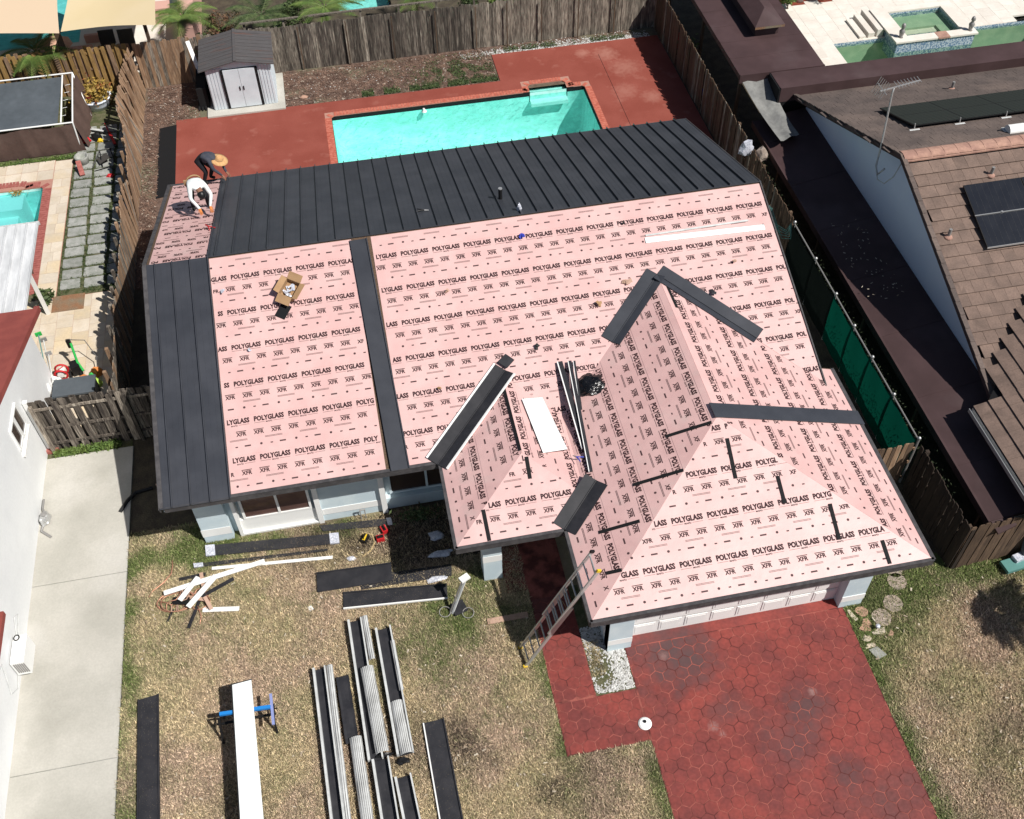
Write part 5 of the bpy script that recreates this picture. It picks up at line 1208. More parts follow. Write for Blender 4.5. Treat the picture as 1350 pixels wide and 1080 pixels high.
trough('metal_channel', (-3.17, -9.98), (-3.04, -12.1), .30, 'metal_side', 'pale ribbed cover in the middle of the pile', 'metal channel', gB, .07, .20, conv=True, rib=True)
trough('metal_channel', (-2.68, -9.0), (-2.54, -12.2), .34, 'metal_flat', 'dark channel with the rightmost top end of the pile', 'metal channel', gB, .13, .085, flange=(-1, 1))
trough('metal_channel', (-2.50, -9.4), (-2.44, -10.7), .10, 'metal_side', 'narrow pale ribbed strip inside the right channel', 'metal channel', gB, .04, .16, conv=True, rib=True)
trough('metal_channel', (-2.60, -10.95), (-2.52, -12.22), .27, 'metal_side', 'wide pale ribbed cover at the lower right of the pile', 'metal channel', gB, .07, .18, conv=True, rib=True)
trough('metal_channel', (-3.60, -11.6), (-3.50, -14.2), .27, 'metal_side', 'pale ribbed cover at the lower middle of the pile', 'metal channel', gB, .07, .14, conv=True, rib=True)
trough('metal_channel', (-3.10, -12.2), (-3.02, -14.2), .34, 'metal_flat', 'dark channel with pale rims below the middle ribbed cover', 'metal channel', gB, .13, .085, flange=(-1, 1))
trough('metal_channel', (-2.66, -12.68), (-2.55, -14.2), .33, 'metal_flat', 'short dark channel at the lower right of the pile', 'metal channel', gB, .12, .085, flange=(-1, 1))
o = blob('torn_wrap', (-3.0, -12.13, .12), (.16, .05), .05, 'blackp', 4, .8, 2); tag(o, 'torn black wrapping between the upper and lower channels', 'wrapping')
o = blob('torn_wrap', (-2.62, -12.32, .10), (.14, .07), .06, 'blackp', 6, .8, 2); tag(o, 'torn black wrapping at the foot of the right ribbed cover', 'wrapping')
def slat(name, pts, z, m, label, cat, group=None, rim=None, lift=.0, wrap=()):
    t = thing(name, Vector((sum(p[0] for p in pts)/4, sum(p[1] for p in pts)/4, z)), label, cat, group)
    top = [Vector((p[0], p[1], z+.022)) for p in pts]
    if (top[1]-top[0]).cross(top[2]-top[1]).z < 0: top = top[::-1]
    MB().slab(top, (0, 0, .015)).build('metal_sheet', m, t)
    if rim:
        for i, mm in rim:
            a, b_ = Vector((*pts[i], z+.03)), Vector((*pts[(i+1) % 4], z+.03)); MB().beam(a, b_, .03, .05).build('rim', mm, t)
    for (i, j, k, l) in wrap:
        a, b_ = Vector((*pts[i], z+.035)), Vector((*pts[j], z+.035)); c, d_ = Vector((*pts[k], z+.035)), Vector((*pts[l], z+.035))
        A = a.lerp(c, .05) if True else a; top = [a, b_, b_.lerp(d_, .07), a.lerp(c, .07)]
        if (top[1]-top[0]).cross(top[2]-top[1]).z < 0: top = top[::-1]
        MB().slab([q+Vector((0, 0, .01)) for q in top], (0, 0, .05)).build('end_wrap', 'clear', t)
    return t
gS = 'flat metal strips on the lawn'
slat('metal_strip', [(-2.06, -11.55), (-1.60, -11.52), (-1.52, -14.2), (-2.00, -14.2)], .05, 'metal_flat', 'dark metal strip with a white left edge right of the channel pile', 'metal strip', gS, [(3, 'white'), (1, 'metal_flat')])
slat('metal_strip', [(-8.44, -9.68), (-8.00, -9.63), (-7.86, -14.0), (-8.32, -14.0)], .05, 'metal_flat', 'long dark metal strip nearest the concrete driveway', 'metal strip', gS, [(1, 'metal_flat'), (3, 'metal_flat')])
slat('metal_strip', [(-6.91, -5.70), (-3.51, -6.00), (-3.51, -6.32), (-6.89, -6.03)], .04, 'metal_flat', 'dark metal strip with plastic wrapped ends under the front window', 'metal strip', gS, None, wrap=((0, 3, 1, 2), (1, 2, 0, 3)))
slat('metal_strip', [(-7.21, -6.19), (-3.83, -6.41), (-3.84, -6.48), (-7.19, -6.31)], .03, 'metal_flat', 'thinnest dark strip between the wrapped strip and the white trims', 'metal strip', gS, None, wrap=((0, 3, 1, 2),))
slat('metal_strip', [(-3.99, -5.66), (-2.12, -5.80), (-2.10, -6.03), (-3.90, -5.86)], .03, 'metal_flat', 'dark strip beside the wall at the recessed entrance', 'metal strip', gS, None, wrap=((1, 2, 0, 3),))
slat('metal_strip', [(-4.16, -7.12), (-2.28, -7.20), (-2.30, -7.70), (-4.17, -7.66)], .06, 'metal_flat', 'wide dark sheet with its right end on the second sheet', 'metal strip', gS, [(0, 'metal_flat')])
slat('metal_strip', [(-3.1, -7.42), (-.78, -7.50), (-.83, -7.84), (-3.1, -7.78)], .03, 'metal_flat', 'dark sheet reaching the porch column shade', 'metal strip', gS)
slat('metal_strip', [(-3.55, -7.81), (-.99, -8.08), (-1.03, -8.47), (-3.58, -8.25)], .05, 'metal_flat', 'lowest wide dark sheet, with a white front edge', 'metal strip', gS, [(2, 'white'), (0, 'metal_flat')])
# sawhorse with white sheet
sw = thing('sawhorse', (-5.9, -10.75, 0), 'blue folding sawhorse carrying the long white sheet', 'sawhorse')
MB().beam((-6.46, -10.74, .74), (-5.34, -10.79, .74), .075, .07).build('top_beam', 'blue', sw); MB().beam((-5.33, -10.46, .70), (-5.30, -11.20, .70), .06, .04).build('end_bar', 'periw', sw)
for x, s in ((-6.50, 1), (-5.36, -1)):
    for sy in (-1, 1): MB().beam((x, -10.80, .68), (x-.03*s, -10.80+sy*.30, .02), .05, .035).build('leg', 'blackp', sw)
    MB().beam((x-.03*s, -10.54, .35), (x-.03*s, -10.98, .35), .03, .03).build('leg_brace', 'blackp', sw)
MB().beam((-6.6, -10.76, .3), (-5.3, -10.76, .3), .05, .03).build('stretcher', 'blackp', sw)
sw2 = thing('sawhorse', (-5.8, -14.6, 0), 'second sawhorse under the near end of the white sheet', 'sawhorse')
MB().beam((-6.5, -14.55, .74), (-5.1, -14.6, .74), .075, .07).build('top_beam', 'blue', sw2)
for x in (-6.4, -5.2):
    for sy in (-1, 1): MB().beam((x, -14.57, .70), (x, -14.57+sy*.38, .02), .05, .035).build('leg', 'blackp', sw2)
t = thing('sheet_metal', (-5.9, -12, .8), 'long bright white metal sheet laid on the blue sawhorse', 'sheet')
MB().slab([(-6.16, -10.12, .80), (-6.0, -15.0, .80), (-5.50, -15.0, .80), (-5.73, -10.08, .80)], (0, 0, .012)).build('sheet_face', 'wht_sheet', t)
MB().beam((-6.165, -10.12, .79), (-6.005, -15, .79), .02, .045).build('hem', 'metal_flat', t); MB().beam((-6.17, -10.11, .795), (-5.72, -10.07, .795), .02, .03).build('hem', 'metal_flat', t)
# trim and copper pile
gT = 'white trims thrown in a pile'
def trim(p, q, wd, m, label, z=.06, z2=None):
    mb = MB(); mb.beam((p[0], p[1], z), (q[0], q[1], z if z2 is None else z2), wd, .02); mb.beam((p[0], p[1], z+.015), (q[0], q[1], (z if z2 is None else z2)+.015), wd*.18, .02)
    return tag(mb.build('trim_piece', m), label, 'trim', gT)
trim((-6.75, -6.42), (-3.72, -6.70), .085, 'white', 'longest white trim stretching right from the pile', .05)
trim((-7.90, -6.98), (-5.42, -6.50), .13, 'white', 'wide white trim slanting up across the pile', .16, .10)
trim((-7.30, -7.52), (-6.62, -6.75), .14, 'white', 'short white trim crossing the middle of the pile', .20)
trim((-7.50, -7.30), (-7.05, -6.72), .13, 'white', 'short white trim left of the crossing one', .22)
trim((-6.98, -7.58), (-6.10, -7.72), .12, 'white', 'short horizontal white trim at the lower right of the pile', .05)
trim((-7.56, -6.58), (-6.90, -6.55), .09, 'metal_flat', 'short dark trim at the upper left of the pile', .05)
trim((-7.0, -7.22), (-6.2, -6.86), .10, 'metal_flat', 'dark trim along the right side of the pile', .10)
trim((-7.32, -8.02), (-7.06, -7.30), .08, 'metal_flat', 'dark trim pointing down out of the pile', .06)
trim((-7.84, -7.74), (-7.70, -7.42), .05, 'metal_flat', 'small dark trim at the lower left of the pile', .04)
def loop(name, c, r1, r2, turns, rad, m, label, seed, cat='pipe', z=.04, parent=None):
    r = random.Random(seed); N = int(turns*22); pts = [(c[0]+(r1+.05*math.sin(i*.21*seed))*math.cos(i/22*6.283+seed), c[1]+(r2+.05*math.cos(i*.17))*math.sin(i/22*6.283+seed), z+.03*(i/22)+.02*math.sin(i*.5)) for i in range(N+1)]
    o = MB().tube(pts, rad, 6).build(name, m, parent, smooth=True)
    return tag(o, label, cat) if not parent else o
loop('copper_strap', (-7.62, -7.20), .42, .28, 2.3, .014, 'copper', 'loops of copper coloured strip in the trim pile', 2, 'scrap metal')
loop('copper_strap', (-7.05, -7.30), .22, .30, 1.6, .014, 'copper', 'small tangle of copper coloured strip right of the large loops', 5, 'scrap metal')
o = MB().tube([(-8.3, -6.95, .03), (-8.22, -6.78, .03), (-7.95, -6.6, .05), (-7.76, -6.38, .06), (-7.73, -6.15, .05), (-7.75, -5.95, .03)], .016, 6).build('copper_strap', 'copper', smooth=True); tag(o, 'curved copper strip reaching up left of the pile', 'scrap metal')
o = MB().tube([(-7.1, -7.45, .06), (-7.02, -7.75, .03), (-7.06, -7.95, .02)], .018, 6).build('copper_strap', 'copper', smooth=True); tag(o, 'short copper strip below the pile', 'scrap metal')
for k, (a, b_, lb) in enumerate((((-7.5, -7.1), (-6.9, -7.35), 'pinkish board offcut low in the trim pile'), ((-7.0, -6.55), (-6.95, -6.95), 'bent pink membrane offcut on top of the pile'), ((-6.9, -7.3), (-6.75, -7.65), 'narrow pink offcut at the right of the pile'))):
    o = MB().beam((*a, .09+.05*k), (*b_, .13), .09, .02).build('offcut', 'pinkwood'); tag(o, lb, 'offcut')
o = MB().beam((-7.7, -7.2, .1), (-7.3, -7.3, .12), .2, .02).build('offcut', 'blackp'); tag(o, 'black felt offcut inside the trim pile', 'offcut')
for k in range(9):
    a = R.uniform(0, 6.28); x0, y0 = -7.35+R.gauss(0, .28), -7.15+R.gauss(0, .16); L_ = R.uniform(.35, .9); bz = R.uniform(.04, .14)
    P_ = [(x0+L_*(t/5-.5)*math.cos(a)+.07*math.sin(t*1.3+k), y0+L_*(t/5-.5)*math.sin(a)+.07*math.cos(t*1.7+k), bz+.03*math.sin(t+k)) for t in range(6)]
    o = MB().tube(P_, .013, 5).build('pink_strap', 'pinkwood' if k % 2 else 'copper', smooth=True); tag(o, 'thin pinkish strip tangled in the trim pile', 'strip', 'pinkish strips tangled in the trim pile'); pass
# things on the lawn near the entrance
def case(x, y, ang, l, w_, h, m, m2, label, cat):
    t = thing(cat.replace(' ', '_'), (x, y, 0), label, cat); d = (math.cos(ang), math.sin(ang), 0)
    MB().obox((x, y, h*.5+.01), l, w_, h, d).build('case_body', m, t); MB().obox((x, y, h+.02), l*.8, w_*.5, .03, d).build('case_top', m2, t)
    MB().tube([(x-d[0]*l*.3, y-d[1]*l*.3, h), (x-d[0]*l*.3, y-d[1]*l*.3, h+.08), (x+d[0]*l*.3, y+d[1]*l*.3, h+.08), (x+d[0]*l*.3, y+d[1]*l*.3, h)], .012, 6).build('handle', 'blackp', t)
case(-2.34, -6.15, 1.9, .20, .14, .14, 'red', 'blackp', 'red power tool case nearest the wall strip', 'tool case')
case(-2.46, -6.40, .1, .20, .15, .14, 'red', 'black', 'red power tool case on the grass below the other', 'tool case')
case(-2.85, -6.33, 1.1, .24, .13, .14, 'blackp', 'yellow', 'black and yellow tool case beside the tan rope', 'tool case')
o = MB().tube([(-2.98, -6.15, .02), (-2.82, -6.12, .03), (-2.66, -6.22, .03), (-2.62, -6.45, .02), (-2.75, -6.68, .02), (-2.98, -6.82, .02)], .028, 6).build('rope', 'rope', smooth=True); tag(o, 'curved tan rope lying on the grass by the tool cases', 'rope')
o = MB().prism([(-4.45, -8.0), (-4.36, -7.97), (-4.30, -8.08), (-4.39, -8.13)], .01, .03).build('paper_scrap', 'white'); tag(o, 'small white paper scrap on the lawn below the wide dark sheet', 'paper')
o = blob('paper_scrap', (-3.26, -6.82, .03), (.10, .07), .03, 'clear', 7, .6, 2); tag(o, 'crumpled clear plastic on the lawn left of the rope end', 'plastic')
o = blob('plastic_wrap', (-1.2, -7.85, .04), (.26, .08), .03, 'clear', 9, .7, 2); tag(o, 'crumpled plastic wrap between the two dark sheets', 'plastic')
o = MB().box(-.18, .82, -9.36, -9.21, .015, .05).build('wood_plank', 'pinkwood'); tag(o, 'bare wooden plank half in the porch shade', 'plank')
wt = thing('garden_cart', (-.85, -8.85, 0), 'folded hand cart with two pale wheels and tall grey handle', 'cart')
MB().beam((-.98, -8.90, .05), (-.56, -8.62, 1.05), .05, .04).build('handle_bar', 'metal_side', wt); MB().beam((-1.03, -8.86, .05), (-.61, -8.58, 1.05), .03, .03).build('handle_bar', 'steel', wt)
MB().obox((-.58, -8.60, 1.08), .24, .16, .06, (1, .5, 0)).build('grip', 'white', wt); MB().obox((-.80, -8.80, .10), .34, .34, .03, (1, .3, 0)).build('base_plate', 'metal_flat', wt)
for x, y in ((-1.15, -8.84), (-.60, -8.98)): MB().tube([(x+.14*math.cos(t_/16*6.283), y+.12*math.sin(t_/16*6.283), .09+.04*math.sin(t_/16*6.283)) for t_ in range(16)], .010, 6, closed=True).build('wheel', 'steel', wt, smooth=True)
# clutter in the entrance shade
o = blob('plastic_bag', (-1.05, -6.6, .08), (.2, .12), .08, 'clear', 3, .6, 2); tag(o, 'plastic bag in the dark shade of the recessed entrance', 'bag')
o = blob('plastic_bag', (-1.0, -7.15, .06), (.26, .1), .06, 'clear', 5, .6, 2); tag(o, 'plastic bag in the shade nearer the dark sheets', 'bag')
leaves('shrub', [(-1.4+R.gauss(0, .25), -6.0+R.gauss(0, .1), R.uniform(.1, .5)) for _ in range(260)], 'leafd', 41, .03, .09, None, None, False); tag(bpy.data.objects['shrub'], 'small shrub in the shade under the recessed window', 'shrub')
tap = thing('outdoor_tap', (-2.8, -5.62, 0), 'white garden tap pipes in front of the front wall', 'tap')
for x in (-2.88, -2.76): MB().tube([(x, -5.66, 0), (x, -5.66, .42)], .014, 6).build('pipe', 'alu', tap)
MB().tube([(-2.9, -5.66, .42), (-2.74, -5.66, .42)], .02, 6).build('valve', 'steel', tap)
o = MB().lathe([(.15, 0), (.155, .02), (.12, .045), (.05, .05)], (2.86, -12.53, .022), 20).build('cleanout_cap', 'white', smooth=False); tag(o, 'round white cap on the red paving by the lawn corner', 'cap')
MB().cyl(2.86, -12.50, .07, .10, .035, 10).build('cap_plug', 'blackp', o, at=(0, 0, 0)).location = -Vector(o.location)
# stepping stones
def stone(x, y, pts, m, label, group, h=.03):
    o = MB().prism([(x+a, y+b_) for a, b_ in pts], -.01, h).build('stepping_stone', m); return tag(o, label, 'stone', group)
def circ(r, n=18, j=.01, sx=1.0): return [(r*sx*math.cos(6.2832*i/n)+R.uniform(-j, j), r*math.sin(6.2832*i/n)+R.uniform(-j, j)) for i in range(n)]
gr = 'stepping stones beside the garage corner'
stone(9.99, -10.20, circ(.235), 'stone_f', 'round stepping stone farthest up near the roof corner', gr); stone(9.63, -10.76, circ(.235), 'stone_f', 'middle one of the three round stepping stones', gr); stone(9.20, -11.06, circ(.235), 'stone_f', 'round stepping stone nearest the driveway', gr)
stone(8.78, -10.82, [(-.16, .06), (-.05, .14), (.10, .12), (.18, .0), (.1, -.14), (-.06, -.13)], 'stone_p', 'pink angular flagstone by the garage wall corner', gr)
stone(8.72, -11.18, [(-.17, -.06), (-.06, .03), (.02, .16), (.13, .16), (.17, .0), (.08, -.17), (-.10, -.15)], 'stone_p', 'pink curved flagstone below the angular one', gr)
stone(8.50, -10.86, [(-.04, .15), (.03, .14), (.07, 0), (.13, -.13), (.05, -.17), (-.02, -.05)], 'trav', 'narrow yellow flagstone along the driveway edge', gr)
stone(8.98, -11.40, [(-.18, .0), (0, .07), (.17, .08), (.15, -.05), (0, -.09), (-.15, -.05)], 'trav', 'long pale flagstone behind the driveway light', gr)
stone(9.24, -11.50, [(-.08, -.05), (.0, .04), (.05, .09), (.07, 0), (.03, -.08)], 'stone_p', 'smallest orange flagstone on the grass side', gr)
stone(8.62, -11.53, [(-.12, 0), (-.05, .07), (.1, .06), (.12, -.02), (.05, -.07), (-.08, -.06)], 'trav', 'small pale oval flagstone by the driveway edge', gr)
stone(8.62, -11.72, [(-.13, -.05), (-.06, .05), (.07, .07), (.14, .02), (.13, -.04)], 'trav', 'thin pale flagstone touching the square paver', gr)
stone(8.70, -11.92, [(-.16, .10), (.07, .14), (.20, -.10), (-.05, -.17)], 'conc_dk', 'square grey paver at the driveway edge', gr, .05)
stone(10.05, -9.9, circ(.2, 12), 'stone_f', 'round stepping stone half hidden under the roof edge', gr)
lt = thing('path_light', (8.95, -11.33, 0), 'small black path light between the flagstones', 'light')
MB().tube([(8.95, -11.33, 0), (8.95, -11.33, .16)], .012, 6).build('stake', 'blackp', lt); MB().lathe([(.06, 0), (.05, .03), (.01, .05)], (8.95, -11.33, .16), 10).build('light_head', 'clear', lt)

# ------------------------------------------------------------------ left neighbour house
lh = thing('house', (-13, -5, 0), 'white stucco neighbour house with terracotta roof at the left edge', 'house')
MB().box(-18, -11.2, -17, .95, 0, 2.45).add([(-11.2, .95, 2.45), (-11.2, -3.6, 3.95), (-11.2, -8.15, 2.45), (-11.6, .95, 2.45), (-11.6, -3.6, 3.95), (-11.6, -8.15, 2.45)], [(0, 2, 1), (3, 4, 5), (0, 1, 4, 3), (1, 2, 5, 4)]).build('wall', 'wallL', lh)
for s, ye in ((1, 1.35), (-1, -8.5)):
    top = [(-18, -3.6, 4.12), (-10.8, -3.6, 4.12), (-10.8, ye, 2.62), (-18, ye, 2.62)]
    if (Vector(top[1])-Vector(top[0])).cross(Vector(top[2])-Vector(top[1])).z < 0: top = top[::-1]
    MB().slab(top, (0, 0, .12)).build('roof', 'terracotta', lh)
    MB().beam((-10.86, ye, 2.66), (-10.86, -3.6, 4.16), .14, .06).build('rake_tile', 'terracotta', lh)
MB().box(-18, -10.85, -10.0, -8.05, 2.05, 2.2).build('canopy', 'terracotta', lh)
def lwin(y0, y1, z0, z1):
    f = MB(); t = .05; f.box(-11.2, -11.15, y0-t, y1+t, z1, z1+t); f.box(-11.2, -11.15, y0-t, y1+t, z0-t, z0); f.box(-11.2, -11.152, y0-t, y0, z0, z1); f.box(-11.2, -11.152, y1, y1+t, z0, z1); o = f.build('window', 'white', lh)
    MB().box(-11.2, -11.185, y0, y1, z0, z1).build('pane', 'glass', o)
lwin(-2.42, -2.02, 1.68, 2.42); lwin(-2.92, -2.52, 1.76, 2.42)
MB().box(-11.2, -11.12, -3.0, -1.95, 1.48, 1.56).build('sill', 'white', lh)
ac = thing('air_conditioner', (-11.0, -8.2, .4), 'white air conditioner unit mounted low on the white wall', 'air conditioner')
MB().box(-11.15, -10.84, -8.62, -7.90, .30, .86).build('casing', 'white', ac)
for k in range(6): MB().box(-11.10+k*.045, -11.075+k*.045, -8.632, -8.621, .4, .8).build('grille_slat', 'steel', ac)
MB().tube([(-11.05+.06*math.cos(t_/14*6.283), -7.98+.07*math.sin(t_/14*6.283), .90) for t_ in range(14)], .014, 6, closed=True).build('hose_coil', 'blackp', ac, smooth=True)
MB().tube([(-11.17, -7.8, .6), (-11.17, -7.4, .9), (-11.17, -7.2, .7), (-11.17, -8.9, .2), (-11.17, -9.2, .5), (-11.17, -8.8, 1.2), (-11.17, -9.6, 1.6)], .012, 6).build('pipe', 'metal_side', ac)
mt_ = thing('utility_meter', (-11.1, -4.0, .2), 'grey pipe and valve assembly at the foot of the white wall', 'meter')
o = blob('valve_body', (-11.02, -4.05, .16), (.13, .2), .14, 'alu', 6, .4, 3); o.parent = mt_; o.location = Vector(o.location)-wloc(mt_)
MB().tube([(-11.12, -3.4, .12), (-11.12, -3.7, .12), (-11.05, -3.9, .15)], .03, 8).build('pipe', 'steel', mt_); MB().tube([(-11.05, -4.2, .12), (-11.1, -4.4, .08), (-10.85, -4.62, .04)], .035, 8).build('pipe', 'steel', mt_)
MB().lathe([(.05, 0), (.08, .02), (.08, .04), (.02, .05)], (-11.0, -4.05, .3), 12).build('hand_wheel', 'steel', mt_)
# patio cover
pc = thing('patio_cover', (-13, 3.4, 0), 'white ribbed aluminium patio cover over the left pool edge', 'canopy')
for i in range(11):
    x1 = -11.22-i*.30; o = MB().slab([(x1-.30+.004, 1.3, 2.50), (x1, 1.3, 2.50), (x1, 5.25, 2.56), (x1-.30+.004, 5.25, 2.56)], (0, 0, .04)).beam((x1-.02, 1.3, 2.53), (x1-.02, 5.25, 2.59), .03, .05).build('roof_panel', 'cover_white', pc)
MB().beam((-14.6, 5.27, 2.52), (-11.2, 5.27, 2.52), .04, .12).build('front_beam', 'metal_side', pc)
MB().box(-11.74, -11.64, 3.95, 4.05, .02, 2.46).build('post', 'white', pc)
# tarp shelter
tp_ = thing('tarp_shelter', (-13, 14, 0), 'low shelter with grey tarp top, brown side curtain and white pipe frame', 'shelter')
z0, z1_ = 1.22, 1.42
N = 14; vs = []
for i in range(N+1):
    for j in range(7):
        x = -16.2+(-11.72+16.2)*i/N; y = 12.55+(15.25-12.55)*j/6; vs.append((x, y, z0+(z1_-z0)*j/6-.05*math.sin(math.pi*((i*.5) % 1))*math.sin(math.pi*j/6)))
MB().add(vs, [(i*7+j, (i+1)*7+j, (i+1)*7+j+1, i*7+j+1) for i in range(N) for j in range(6)]).build('tarp_top', 'tarp', tp_, smooth=True)
vs = []; N = 30
for i in range(N+1):
    for j in range(6):
        x = -16.2+(-11.22+16.2)*i/N; t = j/5; vs.append((x+(.15*t), 12.5-.06*t+.05*math.sin(i*1.3)*t*(1-t)*4*.5-.02*math.sin(i*2.1), z0-.03-.10*math.sin(math.pi*((i/10) % 1))*(1-t)-(z0-.06)*t))
MB().add(vs, [(i*6+j+1, (i+1)*6+j+1, (i+1)*6+j, i*6+j) for i in range(N) for j in range(5)]).build('front_curtain', 'curtain', tp_, smooth=True)
vs = []
for i in range(13):
    for j in range(5): t = j/4; y = 12.6+(15.3-12.6)*i/12; vs.append((-11.25+.25*t+.04*math.sin(i*1.7), y, z0+.02+(z1_-z0)*i/12-(z0)*t))
MB().add(vs, [(i*5+j, i*5+j+1, (i+1)*5+j+1, (i+1)*5+j) for i in range(12) for j in range(4)]).build('side_curtain', 'curtain', tp_, smooth=True)
for p, q in (((-16.2, 12.5, z0), (-11.2, 12.5, z0)), ((-16.2, 15.4, z1_+.03), (-11.35, 15.4, z1_+.03)), ((-11.2, 12.5, z0), (-11.35, 15.4, z1_+.03)), ((-11.25, 12.5, 0), (-11.2, 12.5, z0)), ((-11.35, 15.4, z1_+.03), (-11.0, 14.4, .2)), ((-11.6, 12.55, z0+.02), (-11.7, 15.3, z1_+.03)), ((-14.0, 12.5, 0), (-14.0, 12.5, z0))): MB().tube([p, q], .028, 8).build('frame_pipe', 'white', tp_)
for i in range(5): MB().tube([(-11.62, 12.9+i*.5, z0+.05), (-11.45, 12.95+i*.5, z0+.04)], .008, 5).build('tie', 'white', tp_)
# planter
pl = thing('planter', (-10.85, 15.35, 0), 'round white planter with golden leafy croton in the left back corner', 'planter')
MB().lathe([(.42, 0), (.50, .2), (.56, .36), (.60, .40), (.60, .44), (.54, .44), (.52, .36)], (-10.85, 15.35, 0), 24).build('pot', 'wallw', pl, smooth=True)
leaves('foliage', [(-10.85+R.gauss(0, .26), 15.35+R.gauss(0, .24), .42+abs(R.gauss(0, .22))) for _ in range(1300)], 'leafy', 51, .05, .11, None, pl, False)
for i in range(6): MB().tube([(-10.85+.1*math.cos(i), 15.35+.1*math.sin(i), .38), (-10.85+.3*math.cos(i*1.1), 15.35+.28*math.sin(i*1.1), .85)], .012, 5).build('stem', 'bark', pl)
# clutter: left yard
def jk(x, y, m, label, cat, seed, s=.15, h=.15):
    o = blob(cat.replace(' ', '_'), (x, y, h*.5), (s, s*.7), h, m, seed, .5, 2); return tag(o, label, cat)
jk(-11.33, 13.22, 'bluep', 'blue toy by the frame pipe of the tarp shelter', 'toy', 1, .12, .14); jk(-11.12, 13.0, 'red', 'red toy beside the blue toy', 'toy', 2, .16, .18); jk(-10.75, 13.1, 'blackp', 'black helmet shaped toy right of the red toys', 'toy', 3, .2, .2); jk(-10.62, 12.95, 'yellow', 'small yellow toy beside the black one', 'toy', 4, .1, .08)
jk(-10.15, 10.72, 'red', 'pink red toy at the shaded paver edge', 'toy', 5, .12, .08)
kt = thing('kick_scooter', (-10.2, 12.9, 0), 'red scooter lying in the fence shade', 'scooter')
MB().beam((-10.3, 13.3, .1), (-10.05, 12.5, .14), .1, .04).build('footboard', 'red', kt); MB().tube([(-10.3, 13.3, .1), (-10.4, 13.5, .4)], .02, 6).build('steering_pole', 'red', kt); MB().tube([(-10.5, 13.45, .4), (-10.3, 13.55, .4)], .02, 6).build('handlebar', 'blackp', kt)
for x, y in ((-10.3, 13.32), (-10.04, 12.46)): MB().tube([(x+.06*math.cos(t_/10*6.283), y, .08+.06*math.sin(t_/10*6.283)) for t_ in range(10)], .015, 5, closed=True).build('wheel', 'rubber', kt)
bk = thing('chair', (-10.5, 11.55, 0), 'dark bent frame chair lying on the grey pavers', 'chair')
for p in ([(-10.8, 11.3, .05), (-10.5, 11.9, .35), (-10.1, 12.0, .3)], [(-10.7, 11.1, .05), (-10.2, 11.2, .1), (-10.0, 11.0, .1)], [(-10.5, 11.9, .35), (-10.45, 11.3, .05)], [(-10.15, 12.0, .3), (-10.0, 11.4, .05)]): MB().tube(p, .022, 6).build('frame_tube', 'blackp', bk)
MB().obox((-10.4, 11.6, .2), .4, .35, .02, (1, .4, .3)).build('seat', 'chairm', bk)
fp_ = thing('fire_pit', (-11.15, 11.6, 0), 'round grey stone fire pit with a brown log on its rim', 'fire pit')
MB().lathe([(.20, 0), (.24, .25), (.25, .32), (.21, .32), (.19, .15), (.02, .13)], (-11.15, 11.75, 0), 16).build('pit_bowl', 'conc_dk', fp_, smooth=True); MB().beam((-11.2, 11.35, .38), (-11.1, 10.9, .08), .17, .10).build('log', 'coping_l', fp_)
o = MB(); 
for k in range(4): o.beam((-11.3+k*.05, 13.9-k*.07, .05+k*.03), (-10.5, 13.55-k*.07, .08+k*.03), .05, .02)
o = o.build('pole_bundle', 'metal_side'); tag(o, 'bundle of pale poles on the pavers below the planter', 'poles')
# clutter at the patio behind the grey gate
hr = thing('hose_reel', (-11.0, 1.1, 0), 'red hose reel standing on the patio behind the grey gate', 'hose reel')
for y in (.95, 1.2): MB().tube([(-10.97+.18*math.cos(t_/16*6.283), y, .30+.18*math.sin(t_/16*6.283)) for t_ in range(16)], .03, 6, closed=True).build('rim', 'red', hr, smooth=True)
MB().tube([(-10.97, .95, .3), (-10.97, 1.2, .3)], .10, 10).build('drum', 'white', hr); MB().tube([(-11.1, .9, 0), (-11.1, .95, .45), (-10.84, 1.2, .45), (-10.84, 1.25, 0)], .015, 6).build('stand', 'red', hr)
pwz = thing('pressure_washer', (-10.5, 1.2, 0), 'black and green pressure washer with its hose on the patio', 'pressure washer')
MB().obox((-10.6, 1.25, .22), .25, .3, .35, (1, .3, 0)).build('motor_housing', 'blackp', pwz); MB().tube([(-10.55, 1.6, .9), (-10.5, 1.3, .4), (-10.35, 1.05, .25)], .035, 8).build('hose_guard', 'greenp', pwz)
MB().tube([(-10.6, 1.7, .95), (-10.2, 1.75, .8), (-9.95, 1.4, .4), (-10.0, 1.0, .1), (-10.3, .85, .1)], .014, 6).build('hose', 'blackp', pwz); MB().obox((-10.65, 1.75, .75), .12, .08, .3).build('handle', 'blackp', pwz)
for x in (-10.75, -10.45): MB().tube([(x, 1.1+.09*math.cos(t_/12*6.283), .1+.09*math.sin(t_/12*6.283)) for t_ in range(12)], .025, 6, closed=True).build('wheel', 'rubber', pwz)
jk(-10.02, 1.05, 'orange', 'orange toy at the right end of the patio clutter', 'toy', 11, .17, .22); jk(-10.35, .78, 'orange', 'orange toy in the middle of the patio clutter', 'toy', 12, .2, .2); jk(-10.05, .60, 'lime', 'lime green bucket on the black bin behind the gate', 'toy', 13, .18, .25); jk(-10.12, .85, 'greenp', 'green toy between the orange and lime ones', 'toy', 14, .1, .2); jk(-10.25, .33, 'bluep', 'dark blue toy at the gate side of the clutter', 'toy', 15, .1, .15)
bn = thing('storage_bin', (-10.8, .3, 0), 'long black storage bin standing against the grey gate', 'bin'); MB().box(-11.0, -9.9, -.15, .45, .0, .55).build('bin_body', 'blackp', bn); MB().box(-11.03, -9.87, -.18, .48, .55, .61).build('lid', 'tarp', bn)
